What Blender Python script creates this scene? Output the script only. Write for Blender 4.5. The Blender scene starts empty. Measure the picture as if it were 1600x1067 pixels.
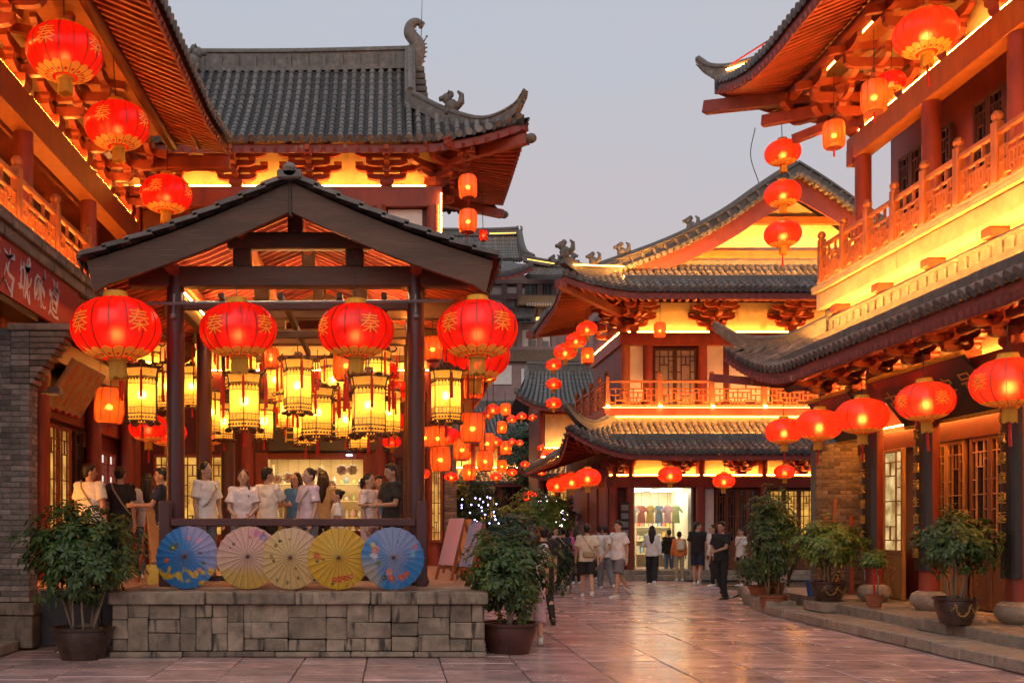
import bpy, bmesh, math, random
import numpy as np
from mathutils import Vector, Matrix, noise as mnoise
random.seed(7)
R = math.radians
S = bpy.context.scene

# ------------------------------------------------------------------ camera
HZ = 1.65                      # eye height
cam_d = bpy.data.cameras.new('camera')
cam = bpy.data.objects.new('camera', cam_d)
S.collection.objects.link(cam)
cam.location = (0, 0, HZ)
cam.rotation_euler = (R(90), 0, 0)
cam_d.sensor_width = 36.0
cam_d.lens = 36.0
cam_d.shift_x = 0.1156
cam_d.shift_y = 0.1803
cam_d.clip_end = 2000
cam_d.clip_start = 0.05
S.camera = cam

# ------------------------------------------------------------------ sky, sun, exposure
W = bpy.data.worlds.new('World'); S.world = W; W.use_nodes = True
nt = W.node_tree; nt.nodes.clear()
wo = nt.nodes.new('ShaderNodeOutputWorld')
sky = nt.nodes.new('ShaderNodeTexSky'); sky.sky_type = 'NISHITA'; sky.sun_disc = False
sky.sun_elevation = R(1.0); sky.sun_rotation = R(200)
sky.air_density = 1.6; sky.dust_density = 3.0
b1 = nt.nodes.new('ShaderNodeBackground'); b1.inputs['Strength'].default_value = 0.06
nt.links.new(sky.outputs[0], b1.inputs['Color'])
# the even veil of dusk cloud: mauve low down, cooler and bluer higher up
tc = nt.nodes.new('ShaderNodeTexCoord'); sp = nt.nodes.new('ShaderNodeSeparateXYZ')
nt.links.new(tc.outputs['Generated'], sp.inputs[0])
rp = nt.nodes.new('ShaderNodeValToRGB')
rp.color_ramp.elements[0].position = 0.0; rp.color_ramp.elements[0].color = (0.585, 0.455, 0.470, 1)
rp.color_ramp.elements[1].position = 0.62; rp.color_ramp.elements[1].color = (0.440, 0.535, 0.650, 1)
e = rp.color_ramp.elements.new(0.22); e.color = (0.560, 0.490, 0.525, 1)
cn = nt.nodes.new('ShaderNodeTexNoise'); cn.inputs['Scale'].default_value = 2.2; cn.inputs['Detail'].default_value = 6; cn.inputs['Roughness'].default_value = .6
cmp_ = nt.nodes.new('ShaderNodeMapping'); cmp_.inputs['Scale'].default_value = (1, 1, 3.0); nt.links.new(tc.outputs['Generated'], cmp_.inputs[0]); nt.links.new(cmp_.outputs[0], cn.inputs['Vector'])
cma = nt.nodes.new('ShaderNodeMath'); cma.operation = 'MULTIPLY_ADD'; cma.inputs[1].default_value = 0.34
csb = nt.nodes.new('ShaderNodeMath'); csb.operation = 'SUBTRACT'; csb.inputs[1].default_value = 0.17; nt.links.new(sp.outputs['Z'], csb.inputs[0])
nt.links.new(cn.outputs['Fac'], cma.inputs[0]); nt.links.new(csb.outputs[0], cma.inputs[2]); nt.links.new(cma.outputs[0], rp.inputs[0])
b2 = nt.nodes.new('ShaderNodeBackground'); b2.inputs['Strength'].default_value = 0.97
nt.links.new(rp.outputs[0], b2.inputs['Color'])
ad = nt.nodes.new('ShaderNodeAddShader')
nt.links.new(b1.outputs[0], ad.inputs[0]); nt.links.new(b2.outputs[0], ad.inputs[1])
nt.links.new(ad.outputs[0], wo.inputs['Surface'])

sun_d = bpy.data.lights.new('sun', 'SUN'); sun_d.energy = 0.95; sun_d.angle = R(60)
sun_d.color = (1.0, 0.80, 0.62)
sun = bpy.data.objects.new('sun', sun_d); S.collection.objects.link(sun)
sun.rotation_euler = (R(52), 0, R(-18))

vs = S.view_settings
vs.view_transform = 'Standard'; vs.look = 'None'; vs.exposure = 0.0; vs.gamma = 1.0
vs.use_curve_mapping = False
S.render.engine = 'CYCLES'
cy = S.cycles
cy.use_denoising = True
try: cy.denoiser = 'OPENIMAGEDENOISE'
except Exception: pass
cy.max_bounces = 6; cy.diffuse_bounces = 3; cy.glossy_bounces = 3
cy.transmission_bounces = 4; cy.transparent_max_bounces = 10
cy.sample_clamp_indirect = 4.0
cy.caustics_reflective = False; cy.caustics_refractive = False
cy.use_light_tree = True

# ------------------------------------------------------------------ helpers
COL = S.collection
def V(*a): return Vector(a)
def at(px, py, Y):
    """photo pixel (1600 wide) at distance Y -> world point"""
    s = 1600.0 / Y
    return Vector(((px - 615) / s, Y, HZ + (822 - py) / s))

def link(o, parent=None):
    COL.objects.link(o)
    if parent is not None: o.parent = parent
    return o

def tag(o, label=None, cat=None, group=None, kind=None):
    if label: o['label'] = label
    if cat: o['category'] = cat
    if group: o['group'] = group
    if kind: o['kind'] = kind
    return o

def empty(name, loc=(0, 0, 0), rz=0.0, label=None, cat=None, group=None, kind=None):
    o = bpy.data.objects.new(name, None); COL.objects.link(o)
    o.location = loc; o.rotation_euler = (0, 0, rz)
    o.empty_display_size = 0.1
    return tag(o, label, cat, group, kind)

def inst(name, me, parent, loc=(0, 0, 0), rot=(0, 0, 0), scale=(1, 1, 1)):
    o = bpy.data.objects.new(name, me); COL.objects.link(o)
    o.parent = parent; o.location = loc; o.rotation_euler = rot; o.scale = scale
    return o

def copy_tree(o, parent=None):
    c = o.copy(); COL.objects.link(c); c.parent = parent
    for ch in o.children: copy_tree(ch, c)
    return c

class MB:
    def __init__(s): s.v = []; s.f = []; s.m = []; s.mi = 0
    def add(s, vs, fs):
        b = len(s.v); s.v.extend([tuple(p) for p in vs])
        for f in fs: s.f.append(tuple(b + i for i in f)); s.m.append(s.mi)
        return s
    def box(s, x0, x1, y0, y1, z0, z1, M=None):
        p = [V(x0, y0, z0), V(x1, y0, z0), V(x1, y1, z0), V(x0, y1, z0), V(x0, y0, z1), V(x1, y0, z1), V(x1, y1, z1), V(x0, y1, z1)]
        if M is not None: p = [M @ q for q in p]
        return s.add(p, [(0, 3, 2, 1), (4, 5, 6, 7), (0, 1, 5, 4), (1, 2, 6, 5), (2, 3, 7, 6), (3, 0, 4, 7)])
    def cbox(s, x0, x1, y0, y1, z0, z1, c=0.01, jit=0.0, M=None):
        """box with chamfered edges"""
        rnd = random.Random(int((x0 * 131 + y0 * 17 + z0 * 7 + x1 * 3) * 1000))
        X, Y, Z = (x0, x1), (y0, y1), (z0, z1)
        idx = {}; p = []
        for i in (0, 1):
            for j in (0, 1):
                for k in (0, 1):
                    d = [(-1 if t else 1) * c for t in (i, j, k)]
                    jj = [rnd.uniform(-jit, jit) for _ in range(3)]
                    for ax in range(3):
                        q = [X[i] + d[0], Y[j] + d[1], Z[k] + d[2]]
                        q[ax] = (X[i], Y[j], Z[k])[ax]
                        idx[(i, j, k, ax)] = len(p); p.append(V(q[0] + jj[0], q[1] + jj[1], q[2] + jj[2]))
        if M is not None: p = [M @ q for q in p]
        f = []
        g = lambda *a: idx[a]
        for ax in range(3):
            for e in (0, 1):
                o = [a for a in range(3) if a != ax]
                ring = []
                for a, b in ((0, 0), (1, 0), (1, 1), (0, 1)):
                    k = [0, 0, 0]; k[ax] = e; k[o[0]] = a; k[o[1]] = b
                    ring.append(g(*k, ax))
                flip = (e == 0) ^ (ax == 1)
                f.append(tuple(reversed(ring)) if flip else tuple(ring))
        for ax in range(3):                       # edges parallel to ax
            o = [a for a in range(3) if a != ax]
            for a in (0, 1):
                for b in (0, 1):
                    k0 = [0, 0, 0]; k0[o[0]] = a; k0[o[1]] = b; k1 = list(k0); k1[ax] = 1
                    f.append((g(*k0, o[0]), g(*k1, o[0]), g(*k1, o[1]), g(*k0, o[1])))
        for i in (0, 1):
            for j in (0, 1):
                for k in (0, 1): f.append((g(i, j, k, 0), g(i, j, k, 1), g(i, j, k, 2)))
        return s.add(p, f)
    def bar(s, a, b, w, h, up=(0, 0, 1)):
        """box beam from a to b, w across, h along up"""
        a = Vector(a); b = Vector(b); t = (b - a)
        L = t.length
        if L < 1e-6: return s
        t /= L; up = Vector(up)
        sd = t.cross(up)
        if sd.length < 1e-4: sd = t.cross(V(1, 0, 0))
        sd.normalize(); u = sd.cross(t).normalized()
        p = []
        for q in (a, b):
            for i, j in ((-1, -1), (1, -1), (1, 1), (-1, 1)): p.append(q + sd * (i * w / 2) + u * (j * h / 2))
        return s.add(p, [(0, 1, 2, 3), (7, 6, 5, 4), (0, 4, 5, 1), (1, 5, 6, 2), (2, 6, 7, 3), (3, 7, 4, 0)])
    def cyl(s, a, b, r0, r1=None, n=12, caps=True):
        if r1 is None: r1 = r0
        a = Vector(a); b = Vector(b); t = (b - a).normalized()
        x = t.orthogonal().normalized(); y = t.cross(x)
        p = []
        for q, r in ((a, r0), (b, r1)):
            for i in range(n):
                an = 2 * math.pi * i / n; p.append(q + x * (r * math.cos(an)) + y * (r * math.sin(an)))
        f = [(i, (i + 1) % n, n + (i + 1) % n, n + i) for i in range(n)]
        if caps: f += [tuple(range(n - 1, -1, -1)), tuple(range(n, 2 * n))]
        return s.add(p, f)
    def tube(s, pts, r, n=6, caps=True):
        pts = [Vector(q) for q in pts]; m = len(pts)
        rr = r if isinstance(r, (list, tuple)) else [r] * m
        p = []; x = None
        for k in range(m):
            t = (pts[min(k + 1, m - 1)] - pts[max(k - 1, 0)]).normalized()
            if x is None: x = t.orthogonal().normalized()
            x = (x - t * x.dot(t)).normalized(); y = t.cross(x)
            for i in range(n):
                an = 2 * math.pi * i / n; p.append(pts[k] + x * (rr[k] * math.cos(an)) + y * (rr[k] * math.sin(an)))
        f = []
        for k in range(m - 1):
            for i in range(n):
                j = (i + 1) % n; f.append((k * n + i, k * n + j, (k + 1) * n + j, (k + 1) * n + i))
        if caps: f += [tuple(range(n - 1, -1, -1)), tuple(range((m - 1) * n, m * n))]
        return s.add(p, f)
    def lathe(s, prof, n=24, c=(0, 0, 0), closed=False, a0=0.0):
        c = Vector(c); p = []; m = len(prof)
        for r, z in prof:
            for i in range(n):
                an = a0 + 2 * math.pi * i / n; p.append(c + V(r * math.cos(an), r * math.sin(an), z))
        f = []
        for k in range(m - 1):
            for i in range(n):
                j = (i + 1) % n; f.append((k * n + i, k * n + j, (k + 1) * n + j, (k + 1) * n + i))
        if closed: f += [tuple(range(n - 1, -1, -1)), tuple(range((m - 1) * n, m * n))]
        return s.add(p, f)
    def ell(s, c, rx, ry, rz, nu=12, nv=8, M=None):
        c = Vector(c); p = [V(0, 0, -rz)]
        for k in range(1, nv):
            ph = -math.pi / 2 + math.pi * k / nv
            for i in range(nu):
                an = 2 * math.pi * i / nu
                p.append(V(rx * math.cos(ph) * math.cos(an), ry * math.cos(ph) * math.sin(an), rz * math.sin(ph)))
        p.append(V(0, 0, rz))
        p = [(M @ q if M is not None else q) + c for q in p]
        f = []
        for i in range(nu):
            f.append((0, 1 + (i + 1) % nu, 1 + i))
            b = 1 + (nv - 2) * nu; f.append((b + i, b + (i + 1) % nu, len(p) - 1))
        for k in range(nv - 2):
            b = 1 + k * nu
            for i in range(nu):
                j = (i + 1) % nu; f.append((b + i, b + j, b + nu + j, b + nu + i))
        return s.add(p, f)
    def prism(s, poly, d, org=(0, 0, 0), ux=(1, 0, 0), uy=(0, 0, 1)):
        """poly in (ux,uy) plane, thickness d along ux x uy (negative = towards the reverse)"""
        o = Vector(org); ux = Vector(ux); uy = Vector(uy); nn = ux.cross(uy)
        n = len(poly)
        p = [o + ux * a + uy * b for a, b in poly] + [o + ux * a + uy * b + nn * d for a, b in poly]
        f = [tuple(range(n - 1, -1, -1)), tuple(range(n, 2 * n))] + [(i, (i + 1) % n, n + (i + 1) % n, n + i) for i in range(n)]
        return s.add(p, f)
    def grid(s, fn, nu, nv):
        p = [fn(i / nu, j / nv) for j in range(nv + 1) for i in range(nu + 1)]
        f = [(j * (nu + 1) + i, j * (nu + 1) + i + 1, (j + 1) * (nu + 1) + i + 1, (j + 1) * (nu + 1) + i) for j in range(nv) for i in range(nu)]
        return s.add(p, f)
    def mesh(s, name, mat=None, smooth=False):
        me = bpy.data.meshes.new(name)
        me.from_pydata(s.v, [], s.f)
        for m in (mat if isinstance(mat, (list, tuple)) else [mat]):
            if m is not None: me.materials.append(m)
        if any(s.m): me.polygons.foreach_set('material_index', s.m)
        if smooth:
            me.polygons.foreach_set('use_smooth', [True] * len(s.f))
            if smooth != 'all': me.set_sharp_from_angle(angle=R(40))
        me.update()
        return me
    def build(s, name, mat, parent=None, smooth=False, loc=(0, 0, 0), rot=(0, 0, 0)):
        o = bpy.data.objects.new(name, s.mesh(name, mat, smooth)); COL.objects.link(o)
        o.parent = parent; o.location = loc; o.rotation_euler = rot
        return o

# ------------------------------------------------------------------ materials
MATS = {}
def mat(name, col, rough=0.6, var=0.25, scale=3.0, col2=None, bump=0.0, bscale=None, spec=0.4, metal=0.0, rnd=0.0,
        stretch=(1, 1, 1), streak=0.0, coat=0.0, rvar=0.12, emit=0.0, detail=6, grime=None):
    if name in MATS: return MATS[name]
    m = bpy.data.materials.new(name); m.use_nodes = True; MATS[name] = m
    n = m.node_tree; n.nodes.clear(); L = n.links.new
    out = n.nodes.new('ShaderNodeOutputMaterial'); p = n.nodes.new('ShaderNodeBsdfPrincipled')
    L(p.outputs[0], out.inputs[0])
    tc = n.nodes.new('ShaderNodeTexCoord'); mp = n.nodes.new('ShaderNodeMapping'); mp.inputs['Scale'].default_value = stretch
    oi = n.nodes.new('ShaderNodeObjectInfo')
    L(tc.outputs['Object'], mp.inputs[0])
    off = n.nodes.new('ShaderNodeVectorMath'); off.operation = 'MULTIPLY_ADD'
    cb = n.nodes.new('ShaderNodeCombineXYZ')
    for i in range(3): L(oi.outputs['Random'], cb.inputs[i])
    off.inputs[1].default_value = (13.7, 7.3, 5.1); L(cb.outputs[0], off.inputs[0]); L(mp.outputs[0], off.inputs[2])
    nz = n.nodes.new('ShaderNodeTexNoise'); nz.inputs['Scale'].default_value = scale; nz.inputs['Detail'].default_value = detail
    nz.inputs['Roughness'].default_value = 0.65
    L(off.outputs[0], nz.inputs['Vector'])
    c2 = col2 if col2 else tuple(c * (1 - var) for c in col)
    ramp = n.nodes.new('ShaderNodeValToRGB')
    ramp.color_ramp.elements[0].position = 0.32; ramp.color_ramp.elements[0].color = (*c2, 1)
    ramp.color_ramp.elements[1].position = 0.68; ramp.color_ramp.elements[1].color = (*(c * (1 + var * 0.5) for c in col), 1)
    L(nz.outputs['Fac'], ramp.inputs[0]); cout = ramp.outputs[0]
    if rnd:
        hs = n.nodes.new('ShaderNodeHueSaturation'); mr = n.nodes.new('ShaderNodeMapRange')
        mr.inputs['To Min'].default_value = 1 - rnd; mr.inputs['To Max'].default_value = 1 + rnd
        L(oi.outputs['Random'], mr.inputs['Value']); L(mr.outputs[0], hs.inputs['Value']); L(cout, hs.inputs['Color']); cout = hs.outputs[0]
    if grime:
        n2 = n.nodes.new('ShaderNodeTexNoise'); n2.inputs['Scale'].default_value = grime[1]; n2.inputs['Detail'].default_value = 8
        m2 = n.nodes.new('ShaderNodeMapping'); m2.inputs['Scale'].default_value = grime[3] if len(grime) > 3 else (1, 1, 0.25)
        L(off.outputs[0], m2.inputs[0]); L(m2.outputs[0], n2.inputs['Vector'])
        r2 = n.nodes.new('ShaderNodeValToRGB'); r2.color_ramp.elements[0].position = grime[2]; r2.color_ramp.elements[1].position = grime[2] + 0.12
        L(n2.outputs['Fac'], r2.inputs[0])
        mx = n.nodes.new('ShaderNodeMix'); mx.data_type = 'RGBA'
        L(r2.outputs[0], mx.inputs[0]); L(cout, mx.inputs[6]); mx.inputs[7].default_value = (*grime[0], 1); cout = mx.outputs[2]
    L(cout, p.inputs['Base Color'])
    rr = n.nodes.new('ShaderNodeMapRange'); rr.inputs['To Min'].default_value = max(0.02, rough - rvar); rr.inputs['To Max'].default_value = min(1, rough + rvar)
    L(nz.outputs['Fac'], rr.inputs['Value']); L(rr.outputs[0], p.inputs['Roughness'])
    p.inputs['Specular IOR Level'].default_value = spec; p.inputs['Metallic'].default_value = metal
    if coat: p.inputs['Coat Weight'].default_value = coat; p.inputs['Coat Roughness'].default_value = 0.15
    if bump:
        bn = n.nodes.new('ShaderNodeTexNoise'); bn.inputs['Scale'].default_value = bscale or scale * 4; bn.inputs['Detail'].default_value = 5
        L(off.outputs[0], bn.inputs['Vector'])
        bp = n.nodes.new('ShaderNodeBump'); bp.inputs['Strength'].default_value = bump; bp.inputs['Distance'].default_value = 0.02
        L(bn.outputs['Fac'], bp.inputs['Height']); L(bp.outputs[0], p.inputs['Normal'])
    return m

def emat(name, col, strength, sample=True, var=0.0):
    if name in MATS: return MATS[name]
    m = bpy.data.materials.new(name); m.use_nodes = True; MATS[name] = m
    n = m.node_tree; n.nodes.clear()
    out = n.nodes.new('ShaderNodeOutputMaterial'); e = n.nodes.new('ShaderNodeEmission')
    e.inputs['Color'].default_value = (*col, 1); e.inputs['Strength'].default_value = strength
    n.links.new(e.outputs[0], out.inputs[0])
    if var:      # uneven lamplight painted into the pane's glow with noise
        tc = n.nodes.new('ShaderNodeTexCoord'); nz = n.nodes.new('ShaderNodeTexNoise'); nz.inputs['Scale'].default_value = 3.2; nz.inputs['Detail'].default_value = 3; n.links.new(tc.outputs['Object'], nz.inputs['Vector'])
        rp2 = n.nodes.new('ShaderNodeValToRGB'); rp2.color_ramp.elements[0].position = .35; rp2.color_ramp.elements[1].position = .65
        rp2.color_ramp.elements[0].color = (col[0] * (1 - var), col[1] * (1 - var) * .8, col[2] * (1 - var) * .6, 1); rp2.color_ramp.elements[1].color = (*col, 1)
        n.links.new(nz.outputs['Fac'], rp2.inputs[0]); n.links.new(rp2.outputs[0], e.inputs['Color'])
    if not sample: m.cycles.emission_sampling = 'NONE'
    return m

def cloth_mat(name, col, emit_col, emit, trans=0.55, see=0.10, rough=0.5, pattern=0.0, fwd=0.45):
    """lit lantern cloth: lets the bulb's light through"""
    if name in MATS: return MATS[name]
    m = bpy.data.materials.new(name); m.use_nodes = True; MATS[name] = m
    n = m.node_tree; n.nodes.clear(); L = n.links.new
    out = n.nodes.new('ShaderNodeOutputMaterial')
    tc = n.nodes.new('ShaderNodeTexCoord')
    nz = n.nodes.new('ShaderNodeTexNoise'); nz.inputs['Scale'].default_value = 7; L(tc.outputs['Object'], nz.inputs['Vector'])
    mx = n.nodes.new('ShaderNodeMix'); mx.data_type = 'RGBA'
    mx.inputs[6].default_value = (*(c * 0.85 for c in col), 1); mx.inputs[7].default_value = (*col, 1); L(nz.outputs['Fac'], mx.inputs[0])
    oi = n.nodes.new('ShaderNodeObjectInfo'); hs = n.nodes.new('ShaderNodeHueSaturation'); mr = n.nodes.new('ShaderNodeMapRange'); mr.inputs['To Min'].default_value = .82; mr.inputs['To Max'].default_value = 1.06
    L(oi.outputs['Random'], mr.inputs['Value']); L(mr.outputs[0], hs.inputs['Value']); L(mx.outputs[2], hs.inputs['Color'])
    cc = hs.outputs[0]
    if pattern:
        n2 = n.nodes.new('ShaderNodeTexNoise'); n2.inputs['Scale'].default_value = 9; n2.inputs['Detail'].default_value = 9; n2.inputs['Roughness'].default_value = .8
        L(tc.outputs['Object'], n2.inputs['Vector'])
        r2 = n.nodes.new('ShaderNodeValToRGB'); r2.color_ramp.elements[0].position = .56; r2.color_ramp.elements[1].position = .60
        L(n2.outputs['Fac'], r2.inputs[0])
        m2 = n.nodes.new('ShaderNodeMix'); m2.data_type = 'RGBA'; L(r2.outputs[0], m2.inputs[0]); L(cc, m2.inputs[6]); m2.inputs[7].default_value = (*(c * pattern for c in col), 1); cc = m2.outputs[2]
    d = n.nodes.new('ShaderNodeBsdfDiffuse'); t = n.nodes.new('ShaderNodeBsdfTranslucent'); L(cc, d.inputs[0]); L(cc, t.inputs[0])
    rf = n.nodes.new('ShaderNodeBsdfRefraction'); rf.inputs['IOR'].default_value = 1.18; rf.inputs['Roughness'].default_value = .80; L(cc, rf.inputs['Color'])
    mt = n.nodes.new('ShaderNodeMixShader'); mt.inputs[0].default_value = fwd; L(t.outputs[0], mt.inputs[1]); L(rf.outputs[0], mt.inputs[2])
    m1 = n.nodes.new('ShaderNodeMixShader'); m1.inputs[0].default_value = trans; L(d.outputs[0], m1.inputs[1]); L(mt.outputs[0], m1.inputs[2])
    g = n.nodes.new('ShaderNodeBsdfGlossy'); g.inputs['Roughness'].default_value = 0.25; g.inputs['Color'].default_value = (1, 1, 1, 1)
    mg = n.nodes.new('ShaderNodeMixShader'); mg.inputs[0].default_value = 0.035; L(m1.outputs[0], mg.inputs[1]); L(g.outputs[0], mg.inputs[2])
    tr = n.nodes.new('ShaderNodeBsdfTransparent'); tr.inputs[0].default_value = (*emit_col, 1)
    m3 = n.nodes.new('ShaderNodeMixShader'); m3.inputs[0].default_value = see; L(mg.outputs[0], m3.inputs[1]); L(tr.outputs[0], m3.inputs[2])
    e = n.nodes.new('ShaderNodeEmission'); e.inputs['Color'].default_value = (*emit_col, 1); e.inputs['Strength'].default_value = emit
    a = n.nodes.new('ShaderNodeAddShader'); L(m3.outputs[0], a.inputs[0]); L(e.outputs[0], a.inputs[1]); L(a.outputs[0], out.inputs[0])
    m.cycles.emission_sampling = 'NONE'
    return m

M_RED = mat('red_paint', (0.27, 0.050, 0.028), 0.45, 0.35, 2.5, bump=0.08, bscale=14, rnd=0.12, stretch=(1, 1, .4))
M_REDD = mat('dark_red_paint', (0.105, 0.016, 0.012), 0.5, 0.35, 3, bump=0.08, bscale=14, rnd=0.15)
M_MAROON = mat('maroon_eave_paint', (0.22, 0.050, 0.045), 0.6, 0.3, 4, bump=0.1, rnd=0.15, grime=((.36, .26, .24), 6, .66))
M_RAFT = mat('rafter_red', (0.27, 0.042, 0.026), 0.5, 0.3, 4, rnd=0.2)
M_ORWOOD = mat('orange_wood', (0.36, 0.110, 0.036), 0.5, 0.3, 5, bump=.08, bscale=20, rnd=0.12, stretch=(1, 1, .3))
M_DWOOD = mat('dark_weathered_wood', (0.080, 0.046, 0.034), 0.62, 0.4, 3.5, bump=0.3, bscale=18, rnd=0.12, stretch=(.35, .35, 1), grime=((.14, .10, .085), 11, .63, (3, 3, .4)))
M_DWOODH = mat('dark_weathered_beam', (0.112, 0.062, 0.043), 0.62, 0.4, 3.0, bump=0.3, bscale=22, rnd=0.1, stretch=(.3, 1, 1.6), grime=((.15, .105, .09), 9, .62, (.5, 1, 2)))
M_POST = mat('lacquered_dark_post', (0.075, 0.022, 0.022), 0.35, 0.35, 2, bump=0.06, rnd=0.1, spec=.5, stretch=(1, 1, .25))
M_WIN = mat('dark_window_wood', (0.060, 0.024, 0.018), 0.5, 0.3, 6, rnd=0.15)
M_TILE = mat('grey_roof_tile', (0.165, 0.153, 0.145), 0.55, 0.45, 6, bump=0.2, bscale=30, rnd=0.22, grime=((.22, .21, .19), 9, .64, (1, 1, 1)))
M_TILED = mat('roof_tile_bed', (0.055, 0.056, 0.062), 0.65, 0.45, 7, bump=0.25, bscale=25)
M_RIDGE = mat('carved_ridge_clay', (0.155, 0.145, 0.135), 0.7, 0.4, 8, bump=0.35, bscale=20, rnd=0.15, grime=((.28, .26, .22), 8, .64, (1, 1, 1)))
M_PLAST = mat('cream_plaster', (0.74, 0.60, 0.38), 0.75, 0.18, 2.5, bump=0.10, rnd=.06, grime=((.44, .32, .18), 2.2, .60, (1, 1, .4)))
M_WHITE = mat('white_plaster', (0.74, 0.68, 0.64), 0.75, 0.12, 2, bump=0.04)
M_SLAB = mat('concrete_cornice', (0.50, 0.37, 0.23), 0.75, 0.25, 3, bump=0.12, grime=((.26, .16, .09), 5, .66, (1.5, 1.5, .3)))
M_BRICK = mat('grey_brick', (0.27, 0.215, 0.18), 0.8, 0.4, 9, bump=0.45, bscale=40, rnd=0.45)
M_BRICKB = mat('brown_brick', (0.24, 0.17, 0.12), 0.8, 0.4, 9, bump=0.45, bscale=40, rnd=0.45)
M_MORT = mat('mortar', (0.17, 0.16, 0.15), 0.9, 0.2, 12, bump=0.2)
M_STONE = mat('weathered_block_stone', (0.250, 0.195, 0.145), 0.78, 0.45, 4, col2=(.115, .090, .070), bump=0.8, bscale=13, rnd=0.26, grime=((.050, .042, .036), 6, .55, (1.6, 1.6, .30)), detail=10)
M_STEP = mat('step_stone', (0.30, 0.25, 0.20), 0.62, 0.35, 5, bump=0.3, bscale=18, rnd=0.15, grime=((.13, .11, .09), 4, .64, (1, 1, .5)))
M_PAVE = mat('worn_paving_stone', (0.52, 0.345, 0.325), 0.23, 0.35, 2.2, bump=0.10, bscale=9, rnd=0.20, spec=.6, rvar=.16, grime=((.25, .20, .195), 1.1, .60, (1, 1, 1)), detail=9)
M_GROUND = mat('joint_soil', (0.06, 0.052, 0.048), 0.85, 0.4, 5, bump=.2)
M_GOLD = mat('gold_leaf', (0.75, 0.46, 0.10), 0.35, 0.2, 9, metal=0.55)
M_GOLDC = mat('gold_cloth', (0.80, 0.40, 0.035), 0.6, 0.25, 14, stretch=(1, 1, .15), bump=.3)
M_BLACK = mat('black_lacquer', (0.020, 0.018, 0.016), 0.35, 0.3, 5, spec=.5)
M_REDT = mat('red_tassel', (0.55, 0.02, 0.015), 0.7, 0.3, 10, bump=.2)
M_WIRE = mat('dark_wire', (0.03, 0.03, 0.03), 0.5, 0.1, 5)
M_IRON = mat('grey_metal', (0.25, 0.25, 0.26), 0.4, 0.2, 5, metal=.6)
M_TERR = mat('terracotta', (0.30, 0.105, 0.055), 0.6, 0.3, 6, bump=.1)
M_POTG = mat('glazed_brown_pot', (0.050, 0.026, 0.018), 0.28, 0.5, 4, spec=.6)
M_SOIL = mat('potting_soil', (0.045, 0.030, 0.02), 0.95, 0.5, 20, bump=.6)
M_BARK = mat('pale_bark', (0.23, 0.165, 0.115), 0.85, 0.4, 12, bump=.4, stretch=(1, 1, .3))
M_CARP = mat('shop_oak', (0.42, 0.20, 0.06), 0.42, 0.3, 4, bump=.06, stretch=(1, 1, .2), rnd=.1)
M_DECK = mat('terrace_stone', (0.40, 0.24, 0.17), 0.5, 0.3, 3, bump=.1)
M_LED = emat('led_strip_glow', (1.0, 0.36, 0.050), 160.0)
M_LEDS = emat('soft_led_glow', (1.0, 0.38, 0.055), 34.0)
M_LEDF = emat('far_led_glow', (1.0, 0.50, 0.09), 5.0)
M_LED2 = emat('strong_led_glow', (1.0, 0.37, 0.055), 480.0)
M_LED_ADDED = emat('added_led_glow', (1.0, 0.66, 0.34), 150.0)
M_SPOT = emat('spotlight_glow', (1.0, 0.48, 0.11), 130.0)
M_LEDR = emat('red_led_glow', (1.0, 0.03, 0.01), 4.0)
M_BULB = emat('bulb_glow', (1.0, 0.50, 0.16), 340.0)
M_BULBW = emat('warm_bulb_glow', (1.0, 0.58, 0.18), 380.0)
# ------------------------------------------------------------------ building kit (local frame: x along the facade, -y outwards)
def lerp(a, b, t): return a + (b - a) * t

def roof_curve(T, E, sag, n):
    out = []
    for k in range(n + 1):
        t = k / n; p = T.lerp(E, t); p.z -= sag * 4 * t * (1 - t) * (0.75 + 0.5 * (1 - t)); out.append(p)
    return out

def tile_row(mb, pts, side, r):
    """barrel tiles laid end over end down a slope, with a round end tile"""
    side = side.normalized()
    nseg = len(pts) - 1
    A = [0, 36, 72, 108, 144, 180]
    for k in range(nseg):
        a, b = pts[k], pts[k + 1]; t = (b - a).normalized(); nn = side.cross(t)
        if nn.z < 0: nn = -nn
        vs = []
        for q, rr in ((a, r * 0.80), (b, r)):
            for an in A: vs.append(q + side * (rr * math.cos(R(an))) + nn * (rr * math.sin(R(an)) + 0.012))
        m = len(A)
        fs = [(i, i + 1, m + i + 1, m + i) for i in range(m - 1)]
        fs.append(tuple(range(m, 2 * m)))
        mb.add(vs, fs)
    t = (pts[-1] - pts[-2]).normalized(); nn = side.cross(t)
    if nn.z < 0: nn = -nn
    c = pts[-1] + t * 0.015 + nn * (r * .1)
    ring = [c + side * (r * 1.08 * math.cos(R(a))) + nn * (r * 1.08 * math.sin(R(a))) for a in range(0, 360, 36)]
    ring2 = [q - t * 0.03 for q in ring]; m = len(ring)
    mb.add(ring + ring2, [tuple(range(m))] + [(i, (i + 1) % m, m + (i + 1) % m, m + i) for i in range(m)])
    return mb

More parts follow.
